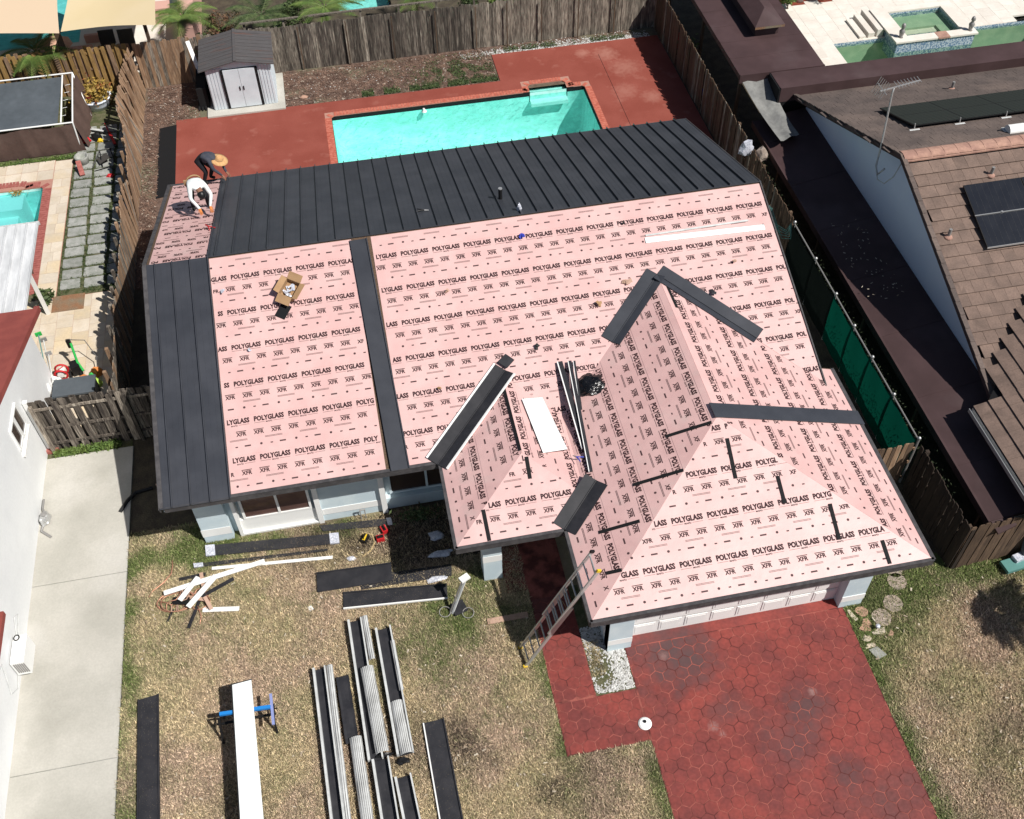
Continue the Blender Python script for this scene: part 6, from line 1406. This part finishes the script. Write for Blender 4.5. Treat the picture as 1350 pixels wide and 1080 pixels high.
for k, (a, b_, m_, lb) in enumerate((((-11.9, 1.9, 1.15), (-11.3, .5, .1), 'greenp', 'green handled rake leaning by the white wall'), ((-11.8, 1.8, 1.0), (-11.2, .5, .1), 'steel', 'grey handled shovel beside the green rake'), ((-11.65, 1.3, .9), (-11.2, .6, .1), 'alu', 'pale pole leaning with the garden tools'))):
    t = thing('garden_tool', (-11.3, .6, 0), lb, 'garden tool'); a = Vector(a)+Vector((.5, 0, 0)); b_ = Vector(b_); MB().tube([a, b_], .018, 6).build('shaft', 'teal' if k == 0 else 'metal_side', t); MB().obox(a, .18, .05, .12, (1, .3, 0)).build('tool_head', m_, t)
jk(-11.0, .62, 'white', 'white bag among the garden tools', 'bag', 16, .2, .4); jk(-11.25, .35, 'white', 'white bucket beside the wall near the gate', 'bucket', 17, .17, .45)

# ------------------------------------------------------------------ right neighbour
nh = thing('house', (19, -2, 0), 'right neighbour house with brown tile roof and white gable wall', 'house')
NX, NY0, NZ, NS = 13.5, .2, 4.75, .36
yb, yf = 7.35, -7.15
def nz(y): return NZ-NS*abs(y-NY0)
g = MB(); g.add([(13.86, yf+.5, 0), (13.86, yb-.5, 0), (13.86, yb-.5, nz(yb-.5)-.12), (13.86, NY0, NZ-.12), (13.86, yf+.5, nz(yf+.5)-.12)], [(0, 4, 3, 2, 1)]); g.box(13.87, 27, yf+.5, yb-.5, 0, 2.0); g.build('gable_wall', 'wallw', nh)
tk = MB()
for s, ye in ((1, yb), (-1, yf)):
    top = [(NX, NY0, NZ-.03), (28, NY0, NZ-.03), (28, ye, nz(ye)-.03), (NX, ye, nz(ye)-.03)]
    if (Vector(top[1])-Vector(top[0])).cross(Vector(top[2])-Vector(top[1])).z < 0: top = top[::-1]
    tk.slab(top, (0, 0, .10))
tk.build('roof_deck', 'black', nh)
def tile_mesh(wd, ln, slope, name='roof_tile', m='tile'):
    """flat concrete tile: origin at its lower left corner on the deck, front edge proud"""
    mb = MB(); z0, z1 = .055, .012; t = .028
    vs = [(0, 0, z0-t), (wd, 0, z0-t), (wd, ln, z1-t), (0, ln, z1-t), (0, 0, z0), (wd, 0, z0), (wd, ln, z1), (0, ln, z1)]
    return vs, [(4, 5, 6, 7), (0, 1, 5, 4), (1, 2, 6, 5), (3, 0, 4, 7), (2, 3, 7, 6)]
def lay_tiles(f_o, ux, uy, la, lb, exp, wd, mname, limit, root, skip=None, seed=5, stagger=.4):
    """rows up slope b, along a; first 'limit' as separate parts, rest joined as stuff"""
    r = random.Random(seed); n = Vector(ux).cross(Vector(uy)); cnt = 0; rest = MB(); o0 = Vector(f_o); ux, uy = Vector(ux), Vector(uy)
    rows = int(lb/exp)+1; mesh_cache = []
    for v in range(4):
        vs, fs = tile_mesh(wd-.006, exp*1.1, 0); vs = [(a+r.uniform(-.003, .003), b, c+(r.uniform(0, .008))) for a, b, c in vs]; mb = MB(); mb.add(vs, fs)
        mb.v = [tuple(ux*a+uy*b+n*c) for a, b, c in mb.v]; mesh_cache.append((mesh_only(mb, 'roof_tile', mname), mb))
    for j in range(rows):
        off = -wd*((j*stagger) % 1)
        k = 0
        while off+k*wd < la:
            a = off+k*wd; b = j*exp; k += 1
            if a < -.001:
                a = max(a, -.0) if a > -wd*.45 else None
                if a is None: continue
                if a == 0: 
                    pass
            if a+wd > la+.2 or b+exp > lb+.05: continue
            p = o0+ux*a+uy*b
            if skip and skip(p): continue
            me, mb = mesh_cache[r.randrange(4)]
            if cnt < limit:
                piece(me, 'roof_tile', p, root); cnt += 1
            else: rest.add([Vector(v)+p for v in mb.v], mb.f)
    if rest.v: o = rest.build('roof_tiles', mname, root); stuff(o)
csn = 1/math.sqrt(1+NS*NS); snn = NS*csn
SOL = lambda p: False
# front slope, laid from the ridge downward in view order: rows counted from the eave
lay_tiles((NX, yf, nz(yf)), (1, 0, 0), (0, csn, snn), 5.2, (NY0-yf)/csn, .375, .355, 'tile', 300, nh, None, 6, .37)
lay_tiles((NX+5.25, yf, nz(yf)), (1, 0, 0), (0, csn, snn), 4.6, (NY0-yf)/csn, .375, .355, 'tile', 0, nh, None, 7, .37)
lay_tiles((23.4, yb, nz(yb)), (-1, 0, 0), (0, -csn, snn), 23.4-NX, (yb-NY0)/csn, .375, .355, 'tile_b', 0, nh, None, 8, .37)
# ridge
for i in range(24):
    x = NX+i*.40; mb = MB(); vs = []
    for e, xx in enumerate((x, x+.44)):
        for j in range(7): a = math.pi*j/6; rr = .17+.01*e; vs.append((xx, NY0+math.cos(a)*rr*1.15, NZ+.0+math.sin(a)*.085+.02-.01*e))
    mb.add(vs, [(j, j+1, 7+j+1, 7+j) for j in range(6)]+[tuple(range(7))[::-1]]); mb.build('ridge_tile', 'ridge', nh)
MB().beam((NX, NY0-.20, NZ-.03), (NX+9.8, NY0-.20, NZ-.03), .08, .04).build('ridge_mortar', 'ridge', nh)
for s, ye in ((1, yb), (-1, yf)):
    MB().beam((NX+.02, ye, nz(ye)+.0), (NX+.02, NY0, NZ+.0), .12, .16, (0, 0, 1)).build('rake_board', 'brownroof', nh)
    L = (ye-NY0); n_ = int(abs(L)/csn/.375)
    rk = MB()
    for k in range(n_):
        t0_, t1_ = k/n_, (k+1.12)/n_; y0_, y1_ = ye-L*t0_, ye-L*min(t1_, 1); rk.beam((NX-.0, y0_, nz(y0_)+.10), (NX-.0, y1_, nz(y1_)+.075), .13, .03)
    o = rk.build('rake_tiles', 'tile_b', nh); stuff(o)
# front wing
wx0 = 12.87; wz = 2.30
MB().slab([(wx0, -7.35, wz-.03), (wx0, -10.3, wz-.03), (17, -10.3, wz+NS*(17-wx0)-.03), (17, -7.35, wz+NS*(17-wx0)-.03)], (0, 0, .1)).build('roof_deck', 'black', nh)
MB().slab([(wx0, -7.35, wz-.03), (17, -7.35, wz+NS*(17-wx0)-.03), (17, -3.0, wz+NS*(17-wx0)-.03)], (0, 0, .1)).build('roof_deck', 'black', nh)
def wskip(p):   # only where the wing plane is above the main slope
    return (p.y > -7.35-.2 and p.x < NX-.05 and p.y > -6.98)
lay_tiles((wx0, -6.98, wz), (0, -1, 0), (csn, 0, snn), 3.3, 4.2, .375, .355, 'tile', 0, nh, None, 9, .0)
lay_tiles((wx0+.38*csn*2, -3.9, wz+.38*snn*2), (0, -1, 0), (csn, 0, snn), 3.1, 3.6, .375, .355, 'tile', 0, nh, lambda p: p.z < nz(p.y)-.02, 10, .0)
MB().box(13.3, 17, -10.0, -7.3, 0, 2.2).build('wing_wall', 'wallw', nh)
gt = MB(); gt.box(wx0-.12, wx0-.02, -10.3, -7.0, wz-.12, wz-.10); gt.box(wx0-.13, wx0-.115, -10.3, -7.0, wz-.12, wz); gt.box(wx0-.03, wx0-.015, -10.3, -7.0, wz-.12, wz+.0); gt.build('gutter', 'alu', nh)
# solar panels
def solar(root_label, pts_fn, rows, cols, x0, y0, w_, l_, front, m, grp, gap=.02):
    t = thing('solar_array', pts_fn(x0, y0, .15), root_label, 'solar panel', grp)
    for i in range(cols):
        for j in range(rows):
            a, b = x0+i*(w_+gap), y0-j*(l_+gap) if front else y0+j*(l_+gap); b2 = b-l_ if front else b+l_
            q = [pts_fn(a, b, .17), pts_fn(a+w_, b, .17), pts_fn(a+w_, b2, .17), pts_fn(a, b2, .17)]
            if (q[1]-q[0]).cross(q[2]-q[1]).z < 0: q = q[::-1]
            n = (q[1]-q[0]).cross(q[2]-q[1]).normalized()
            p = MB().slab(q, n*.035).build('solar_panel', 'blackp', t)
            c = (q[0]+q[1]+q[2]+q[3])/4; MB().slab([c+(k-c)*.975+n*.003 for k in q], n*.002).build('cell_sheet', m, p)
            g = MB()
            for k in range(1, 10): 
                u = k/10; g.beam(q[0].lerp(q[1], u)+n*.0045, q[3].lerp(q[2], u)+n*.0045, .004, .001, n)
            o = g.build('cell_lines', 'metal_flat', p); stuff(o)
    return t
nfp = lambda x, y, h: Vector((x, y, NZ-NS*(NY0-y) if y < NY0 else NZ-NS*(y-NY0)))+Vector((0, (-snn if y < NY0 else snn)*h, csn*h))
s1 = solar('dark blue solar panels on the front slope of the brown tile roof', nfp, 2, 3, 14.82, -1.0, 1.70, .92, True, 'solar', 'solar arrays on the right roof')
s2 = solar('long greenish black solar array behind the ridge of the tile roof', nfp, 2, 5, 14.98, 2.15, 1.62, 1.02, False, 'solar_g', 'solar arrays on the right roof', .005)
for x in (14.95, 16.4, 17.9, 19.4): 
    p = nfp(x, 2.13, 0); MB().box(p.x-.16, p.x+.16, p.y-.30, p.y-.02, p.z+.05, p.z+.09).build('foot_plate', 'metal_side', s2); MB().tube([p+Vector((0, -.03, .06)), p+Vector((0, .02, .26))], .018, 6).build('bracket', 'alu', s2)
for x in (15.6, 17.3): p = nfp(x, -1.93, .18); MB().box(p.x-.03, p.x+.03, p.y-.03, p.y+.03, p.z, p.z+.03).build('clamp', 'alu', s1)
MB().beam(nfp(14.8, -1.93, .19), nfp(19.9, -1.93, .19), .025, .02).build('panel_rail', 'alu', s1); MB().beam(nfp(14.8, -2.88, .18), nfp(19.9, -2.88, .18), .02, .045).build('panel_rail', 'alu', s1)
# roof pipes, vent, antenna
vn = thing('roof_vent', nfp(17.35, .95, 0), 'white box vent near the ridge at the right edge', 'vent'); p = nfp(17.35, .9, 0)
mb = MB(); vs = []
for xx in (p.x-.22, p.x+.26):
    for j in range(9): a = math.pi*j/8; vs.append((xx, p.y+math.cos(a)*.17, p.z+.06+math.sin(a)*.20))
mb.add(vs, [(j, j+1, 9+j+1, 9+j) for j in range(8)]+[tuple(range(9))[::-1], tuple(range(9, 18)), (0, 9, 17, 8)]); mb.build('vent_hood', 'white', vn)
MB().box(p.x-.28, p.x+.32, p.y-.22, p.y+.22, p.z-.04, p.z+.05).build('vent_flange', 'metal_side', vn)
for (x, y, lb) in ((18.3, 5.6, 'small vent pipe high on the back slope of the tile roof'), (15.8, -.75, 'small green stained vent pipe just below the ridge'), (13.93, -2.35, 'small vent pipe left of the front solar panels')):
    p = nfp(x, y, .03); t = thing('vent_pipe', p, lb, 'vent pipe', 'vent pipes on the tile roof'); MB().tube([p, p+Vector((0, 0, .28))], .045, 10).build('pipe', 'steel', t); MB().lathe([(.12, -.02), (.11, .01), (.05, .05)], p+Vector((0, 0, .02)), 12).build('flashing_cone', 'ridge', t)
an = thing('tv_antenna', (13.44, 1.05, 3.7), 'television antenna on a bent mast at the gable edge', 'antenna')
T = Vector((13.50, 1.55, 6.1))
MB().tube([(13.44, .72, 3.95), (13.38, .9, 3.62), (13.42, 1.15, 3.75), (13.44, 1.2, 4.2), T+Vector((0, 0, -.2)), T], .028, 8).build('mast', 'alu', an, smooth=True)
MB().beam(T+Vector((-.45, -.10, .0)), T+Vector((.85, .15, .02)), .03, .03).build('boom', 'alu', an)
for k in range(8): c = T+Vector((.1+k*.105, .05+k*.02, .03)); MB().tube([c+Vector((.02, -.16+.006*k, -.02)), c+Vector((-.02, .16-.006*k, .02))], .009, 5).build('element', 'alu', an)
for k in range(6): c = T+Vector((-.42+.05*k*.2, -.3+k*.12, .12-k*.03)); MB().tube([c+Vector((-.10, 0, -.24)), c+Vector((.08, 0, .22))], .009, 5).build('reflector_rod', 'alu', an)
MB().tube([T+Vector((-.35, -.3, 0)), T+Vector((-.35, .3, 0))], .012, 5).build('cross_bar', 'alu', an)
MB().tube([(13.43, 1.2, 4.1), (13.36, 1.0, 3.75), (13.30, .7, 3.62), (13.32, .35, 3.72), (13.42, .15, 4.1), (13.5, .1, 4.6)], .016, 6).build('cable', 'metal_side', an, smooth=True)
# brown flat roofs
fr_ = thing('carport_roof', (12.8, -1.5, 0), 'dark brown flat side roof between the fence and the white gable wall', 'flat roof')
MB().slab([(12.03, -9.9, 1.62), (13.84, -9.9, 1.93), (13.84, 6.9, 1.93), (12.03, 6.9, 1.62)], (0, 0, .10)).build('roof_slab', 'brownroof', fr_)
MB().box(12.00, 12.06, -9.92, 6.92, 1.42, 1.65).build('edge_trim', 'brownroof', fr_); MB().slab([(12.08, -9.9, 1.61), (12.1, -10.25, 1.58), (12.6, -10.15, 1.66), (12.62, -9.9, 1.70)], (0, 0, .05)).build('front_flap', 'brownroof', fr_)
for y in (-9.5, -6, -2.5, 1, 4.5): MB().box(12.1, 12.18, y-.04, y+.04, 0, 1.5).build('post', 'wood_dk', fr_)
for y in (-8.2, -5.9, -3.6, -1.3, 1.0, 3.3, 5.6): MB().slab([(12.04, y, 1.630), (13.83, y, 1.936), (13.83, y+.10, 1.936), (12.04, y+.10, 1.630)], (0, 0, .012)).build('roof_seam', 'brownroof', fr_)
chips('roof_litter', [(12.15, 13.3, -2.5, 1.0)], 70, 44, 'chip2', 'pale bits lying on the shaded side roof', .01, .04, 1.9)
fb = thing('flat_roof', (13.4, 12, 0), 'large dark brown flat roof at the top right with a cowl on it', 'flat roof')
MB().box(11.88, 14.95, 8.25, 17.5, 2.42, 2.60).build('roof_slab', 'brownroof', fb)
for y in (9.3, 10.35, 11.4, 12.5, 13.6, 14.7): MB().box(11.885, 14.945, y, y+.09, 2.601, 2.606).build('roof_seam', 'brownroof', fb)
MB().box(11.88, 14.95, 8.20, 8.26, 2.30, 2.62).build('front_trim', 'brownroof', fb)
for x, y in ((12.0, 8.4), (12.0, 12.5), (12.0, 16.5), (14.8, 8.4), (14.8, 12)): MB().box(x-.05, x+.05, y-.05, y+.05, 0, 2.42).build('post', 'wood_dk', fb)
cw = thing('roof_cowl', (13.6, 12, 2.6), 'raised brown hipped cowl standing on the large flat roof', 'cowl')
MB().box(13.22, 14.1, 10.55, 17.0, 2.6, 3.05).build('cowl_base', 'brownroof', cw)
MB().add([(13.10, 10.35, 3.05), (14.22, 10.35, 3.05), (14.22, 17.2, 3.05), (13.10, 17.2, 3.05), (13.66, 11.1, 3.35), (13.66, 16.5, 3.35)], [(0, 1, 4), (1, 2, 5, 4), (2, 3, 5), (3, 0, 4, 5), (3, 2, 1, 0)]).build('cowl_hood', 'brownroof', cw)
MB().box(13.11, 14.21, 10.352, 10.37, 2.96, 3.05).build('cowl_lip', 'mat_br', cw)
bb = thing('flat_roof', (18, 7.9, 0), 'narrow dark brown flat roof behind the back eave of the tile roof', 'flat roof')
MB().box(12.95, 27.5, 7.2, 8.15, 2.42, 2.62).build('roof_slab', 'brownroof', bb); MB().box(12.95, 27.5, 7.13, 7.2, 2.10, 2.64).build('edge_trim', 'brownroof', bb); MB().box(12.9, 12.96, 7.14, 8.16, 1.3, 2.60).build('end_trim', 'black', bb); MB().box(12.97, 15.2, 7.14, 7.19, 1.2, 2.09).build('drop_panel', 'black', bb)
for x in (14.9, 18.9, 22.9): MB().box(x-.05, x+.05, 8.0, 8.1, 0, 2.42).build('post', 'wood_dk', bb)
# hanging grey fabric
N = 10; vs = []
for i in range(N+1):
    t = i/N
    for j in range(7):
        u = j/6; x = 12.0+1.0*u*(1-.25*t)+.28*t; y = 8.2-3.1*t+.25*u*t; z = 2.34-.30*t-.22*math.sin(math.pi*t)*(.6+.4*math.sin(u*3))+.04*math.sin(u*9+t*3); vs.append((x, y, z))
o = MB().add(vs, [(i*7+j, i*7+j+1, (i+1)*7+j+1, (i+1)*7+j) for i in range(N) for j in range(6)]).build('shade_cloth', 'greyfab', smooth=True); tag(o, 'sagging grey mesh cloth between the large flat roof and the side roof', 'cloth')
# right fence clutter and plants
o = blob('pillow', (11.2, 5.3, 1.75), (.25, .16), .3, 'clear', 12, .5, 2); tag(o, 'bluish plastic bag caught on the right fence above the roof corner', 'bag')
o = blob('white_bag', (11.75, 5.2, 1.5), (.2, .2), .3, 'stone_f', 13, .5, 2); tag(o, 'pale brown sack behind the right fence', 'bag')
hs = thing('garden_hose', (11.2, 2, 1), 'loops of green hose hanging in the dark gap by the right roof edge', 'hose')
for k in range(5): MB().tube([(11.0+.03*k, 3.0-.12*k, 1.5), (11.15+.03*k, 2.3-.15*k, 1.1-.05*k), (11.3, 1.6-.1*k, 1.3), (11.3, 1.4, 1.75)], .014, 5).build('hose_loop', 'teal', hs, smooth=True)
vn_ = []
for i in range(1300):
    y = R.uniform(-9, 5); vn_.append((11.62+R.gauss(0, .06), y, 1.25+R.gauss(0, .2)))
leaves('vine', vn_, 'leaf_shade', 61, .02, .05, None, None, False); tag(bpy.data.objects['vine'], 'vine with leaves coloured dark as shade, running along behind the right fence top', 'vine')
leaves('potted_flowers', [(12.0+R.gauss(0, .22), 13.6+R.gauss(0, .2), .5+R.gauss(0, .2)) for _ in range(500)], 'leafg', 62, .03, .08, None, None, False); bpy.data.objects['potted_flowers'].name = 'potted_shrub'; tag(bpy.data.objects['potted_shrub'], 'yellow green plant in the gap between the right fence and the brown roof', 'plant')
jk(11.85, 14.6, 'red', 'red flower pot behind the right fence near the back corner', 'flower pot', 21, .14, .4)
jk(12.0, 11.0, 'bluep', 'blue tub in the dark gap behind the right fence', 'tub', 22, .3, .3)
tl = thing('garden_cart', (13.0, -10.35, 0), 'teal plastic cart at the foot of the front right fence', 'cart')
MB().obox((12.98, -10.40, .16), .62, .34, .10, (1, .12, 0)).build('tub_body', 'teal', tl); MB().obox((13.35, -10.15, .55), .30, .12, .8, (1, .1, 0), (0, .3, 1)).build('bin_side', 'tarp', tl); MB().obox((13.15, -10.28, .26), .35, .2, .1, (1, .2, 0)).build('rag', 'clear', tl)
# ------------------------------------------------------------------ plants
def frond(mb, c, az_, L, rise, droop, nleaf=22, ll=.32, mi=0):
    d = Vector((math.cos(az_), math.sin(az_), 0)); s = Vector((-d.y, d.x, 0)); pts = []
    for i in range(9):
        t = i/8; pts.append(c+d*(L*t)+Vector((0, 0, rise*t-droop*t*t)))
    mb.tube(pts, .014, 4, mi=0, r2=.004)
    for i in range(nleaf):
        t = .12+.86*i/nleaf; k = t*8; j = int(k); p = pts[j].lerp(pts[min(j+1, 8)], k-j); l_ = ll*math.sin(math.pi*min(t+.12, 1)*.9+.1)+.05
        for sg in (-1, 1):
            e = p+s*(sg*l_)+d*(l_*.55)+Vector((0, 0, -l_*.25)); w_ = d*.028
            mb.add([p-w_, p+w_, e], [(0, 1, 2)])
def palm(name, x, y, h, nf, L, label, seed, m='leafg', rise=.6, droop=1.0, group=None, trunk=True):
    r = random.Random(seed); t = thing(name, (x, y, 0), label, 'palm', group)
    if trunk: MB().tube([(x, y, 0), (x+.03, y, h*.5), (x, y+.02, h)], .09, 8, r2=.06).build('trunk', 'bark', t)
    for i in range(nf):
        mb = MB(); frond(mb, Vector((x, y, h)), 6.283*i/nf+r.uniform(-.2, .2), L*r.uniform(.8, 1.1), rise*r.uniform(.3, 1.6), droop*r.uniform(.6, 1.2)); mb.build('frond', m, t)
    return t
palm('palm_tree', -12.7, 16.7, 1.7, 15, 1.5, 'small feathery palm above the yellowish fence at the left', 3, 'leafg', .7, 1.0)
palm('palm_tree', -7.3, 18.3, 1.6, 16, 1.5, 'small palm behind the back fence left of the shed roof', 4, 'leafg', .8, 1.1)
palm('palm_tree', -4.3, 18.2, 1.4, 14, 1.6, 'dark green palm directly behind the shed', 5, 'leafd', .8, .9)
palm('palm_tree', -1.8, 18.0, 1.5, 14, 1.6, 'palm with drooping fronds right of the shed behind the back fence', 6, 'leafg', .8, 1.0)
palm('palm_tree', 1.9, 18.4, 1.5, 13, 1.5, 'palm hanging over the middle of the back fence', 7, 'leafg', .7, 1.0)
palm('palm_tree', 13.9, -13.0, 3.1, 15, 1.05, 'palm outside the right edge that shades the dry lawn', 8, 'leafd', .4, .9)
def bush(name, x, y, r, h, m, label, seed, n=900, cat='bush', s=(.03, .09)):
    rr = random.Random(seed); t = thing(name, (x, y, 0), label, cat); pts = []
    lob = [(rr.uniform(-r, r)*.6, rr.uniform(-r, r)*.6, rr.uniform(.4, .9)*h, rr.uniform(.35, .6)*r) for _ in range(6)]
    for _ in range(n):
        a, b, c, q = lob[rr.randrange(6)]; v = Vector((rr.gauss(0, 1), rr.gauss(0, 1), rr.gauss(0, 1))).normalized()*q*rr.uniform(.6, 1.05); pts.append((x+a+v.x, y+b+v.y, max(.03, c+v.z)))
    leaves('foliage', pts, m, seed, s[0], s[1], None, t, False)
    for k in range(4): MB().tube([(x+rr.uniform(-.1, .1), y, 0), (x+lob[k][0], y+lob[k][1], lob[k][2])], .015, 5).build('stem', 'bark', t)
    return t
bush('bush', -5.9, 17.9, .8, 1.7, 'leafr', 'reddish dry bush behind the shed', 11, 1500); bush('bush', -3.0, 18.4, .9, 1.8, 'leafd', 'dark bush between the palms behind the fence', 12, 1800); bush('bush', -6.6, 17.6, .5, 1.2, 'leafd', 'low dark bush at the left rear of the shed', 13, 900)
bush('bush', 3.6, 18.0, .7, 1.5, 'leafd', 'dark bush behind the middle of the back fence', 15, 1300); bush('bush', 5.4, 18.0, .7, 1.5, 'leafg', 'green bush right behind the back fence', 16, 1200)
bush('bush', 15.6, 16.2, .7, 1.3, 'leafd', 'leafy green shrub beside the large brown flat roof', 17, 1500, s=(.05, .14)); bush('bush', 17.2, 16.4, .6, .9, 'leafg', 'bright leafy shrub along the red mulch bed', 18, 900, s=(.05, .13)); bush('bush', 19.0, 16.9, .6, .9, 'leafd', 'dark low shrub at the far edge of the pool deck', 19, 800)
bush('bush', -11.75, 4.45, .28, .5, 'leafd', 'spiky green plant below the white patio cover', 20, 260, s=(.06, .14))
bush('bush', -12.35, 6.0, .12, .7, 'leafr', 'thin dark twig plant at the travertine path', 22, 60, s=(.02, .05))
struct(MB().box(14.9, 28, 16.0, 19.5, -.02, .02).build('mulch_bed', 'redmulch'))
tt = thing('bare_palm', (17.9, 16.9, 0), 'pale bare palm trunk rising from the red mulch bed', 'tree'); MB().tube([(17.9, 16.9, 0), (17.9, 16.95, 2.5), (17.95, 17.0, 5.5)], .16, 12, r2=.13).build('trunk', 'metal_side', tt, smooth=True)
for i in range(14):
    mb = MB(); frond(mb, Vector((17.95, 17.0, 5.5)), i*.449, 2.0, .5, 1.5, 18, .4); mb.build('frond', 'leafg', tt)
# ------------------------------------------------------------------ properties beyond the back fence
mb = MB(); mb.box(-22, -7.6, 17.4, 20.2, -.05, .02); mb.box(-11.9, -7.6, 20.2, 24, -.05, .019); struct(mb.build('pale_pool_deck', 'trav_w'))
bp = thing('swimming_pool', (-15, 22, 0), 'bright blue pool under the shade sails at the top left', 'pool'); MB().box(-22, -11.9, 20.2, 27, -1.3, -1.2).build('basin', 'plaster', bp); MB().add([(-22, 20.2, -.1), (-11.9, 20.2, -.1), (-11.9, 27, -.1), (-22, 27, -.1)], [(0, 1, 2, 3)]).build('water', 'water_l', bp)
MB().box(-22, -11.9, 20.19, 20.2, -1.2, 0.0).box(-11.91, -11.9, 20.2, 27, -1.2, 0).build('basin_wall', 'plaster', bp)
bp = thing('swimming_pool', (0, 22, 0), 'sliver of turquoise pool seen between the palms behind the back fence', 'pool'); MB().box(-1.2, 1.0, 20.3, 24, -1.0, -.9).build('basin', 'plaster', bp); MB().add([(-1.2, 20.3, -.1), (1, 20.3, -.1), (1, 24, -.1), (-1.2, 24, -.1)], [(0, 1, 2, 3)]).build('water', 'water', bp)
def sail_(pts, m, label):
    """concave edged fabric between corner points, sagging in the middle"""
    n = 12; P = [Vector(p) for p in pts]; c = sum(P, Vector())/len(P); c.z -= .25; rim = []
    for a, b in zip(P, P[1:]+P[:1]):
        for i in range(n):
            t = i/n; q = a.lerp(b, t); q += (c-q)*(.09*math.sin(math.pi*t)); q.z = a.lerp(b, t).z-.08*math.sin(math.pi*t); rim.append(q)
    mid = [q.lerp(c, .5) for q in rim]; N = len(rim)
    mb = MB(); mb.add([tuple(q) for q in rim]+[tuple(q) for q in mid]+[tuple(c)], [(i, (i+1) % N, N+(i+1) % N, N+i) for i in range(N)]+[(N+i, N+(i+1) % N, 2*N) for i in range(N)])
    o = mb.build('shade_sail', m, smooth=True); return tag(o, label, 'shade sail', 'shade sails')
sail_([G(78, 44, 3.0), G(96, -90, 3.2), G(-190, -60, 3.2), G(-160, 52, 3.0)], 'sail2', 'peach shade sail left of the wooden post at the top left')
sail_([G(80, 42, 3.0), G(205, 33, 3.0), G(215, -70, 3.1), G(92, -95, 3.2)], 'sail', 'beige shade sail right of the wooden post at the top left')
pp = MB(); pp.box(-11.75, -11.55, 16.42, 16.60, 0, 2.93); o = pp.build('sail_post', 'wood_dk'); tag(o, 'brown post holding the two shade sails', 'post')
pp = MB(); c = G(213, 50, 1.5); pp.box(-8.62, -8.5, 16.8, 16.92, 0, 2.3); o = pp.build('sail_post', 'wood_dk'); tag(o, 'short brown post rising behind the back fence left of the shed', 'post')
um = thing('parasol', (-12.25, 17.6, 0), 'peach parasol half hidden behind the yellowish fence', 'parasol')
MB().tube([(-12.25, 17.6, 0), (-12.25, 17.6, 1.75)], .02, 6).build('pole', 'alu', um)
for k in range(8):
    a0_, a1_ = 6.2832*k/8, 6.2832*(k+1)/8; MB().add([(-12.25, 17.6, 1.78), (-12.25+.75*math.cos(a0_), 17.6+.75*math.sin(a0_), 1.40), (-12.25+.75*math.cos(a1_), 17.6+.75*math.sin(a1_), 1.40)], [(0, 1, 2)]).build('canopy_panel', 'ochre' , um)
def lounger(x, y, lb):
    t = thing('lounge_chair', (x, y, 0), lb, 'chair', 'dark patio chairs'); 
    MB().obox((x, y, .42), .6, .6, .04).build('seat', 'chairm', t); MB().obox((x, y+.34, .80), .6, .04, .75, (1, 0, 0), (0, .3, 1)).build('backrest', 'chairm', t)
    for a in (-.28, .28):
        for b in (-.28, .28): MB().tube([(x+a, y+b, 0), (x+a, y+b, .42)], .015, 6).build('leg', 'blackp', t)
        MB().tube([(x+a*1.05, y-.28, .42), (x+a*1.05, y-.28, .65), (x+a*1.05, y+.3, .65)], .015, 6).build('armrest', 'metal_side', t)
lounger(-10.45, 18.35, 'left dark patio chair behind the yellowish fence'); lounger(-9.70, 18.25, 'right dark patio chair behind the yellowish fence')
tb_ = thing('patio_table', (-10.1, 17.6, 0), 'dark long patio table in front of the patio chairs', 'table'); MB().box(-10.9, -9.1, 17.35, 17.85, .70, .74).build('tabletop', 'chairm', tb_)
for x in (-10.8, -9.2):
    for y in (17.4, 17.8): MB().tube([(x, y, 0), (x, y, .7)], .02, 6).build('leg', 'blackp', tb_)
o = MB().box(-8.95, -8.15, 20.9, 21.5, .02, .62).box(-8.98, -8.12, 20.87, 21.53, .62, .70).build('garden_box', 'pinkwall'); tag(o, 'brown block planter on the pale deck at the top', 'planter')
o = MB().box(-7.55, -6.95, 17.6, 23, 0, 1.5).build('garden_wall', 'pinkwall'); tag(o, 'peach coloured wall beside the small palm behind the fence', 'wall')
o = MB().box(-11.6, -10.9, 20.0, 20.15, .02, .35).box(-13, -11.2, 18.9, 19.2, .02, .4).build('low_wall', 'pinkwall'); tag(o, 'low peach wall at the edge of the upper left deck', 'wall')
# strap lying over concrete edge
o = MB().tube([(-9.12, -4.17, .05), (-8.95, -3.85, .06), (-8.75, -3.6, .04), (-8.3, -3.52, .03)], .05, 6).build('felt_strip', 'blackp'); tag(o, 'black strip lying across the edge of the concrete driveway', 'strip')
o = MB().beam((-8.2, -3.5, .05), (-7.4, -3.2, .05), .14, .03).build('wood_plank', 'pinkwood'); tag(o, 'short board in the shade by the left wall of the house', 'plank')
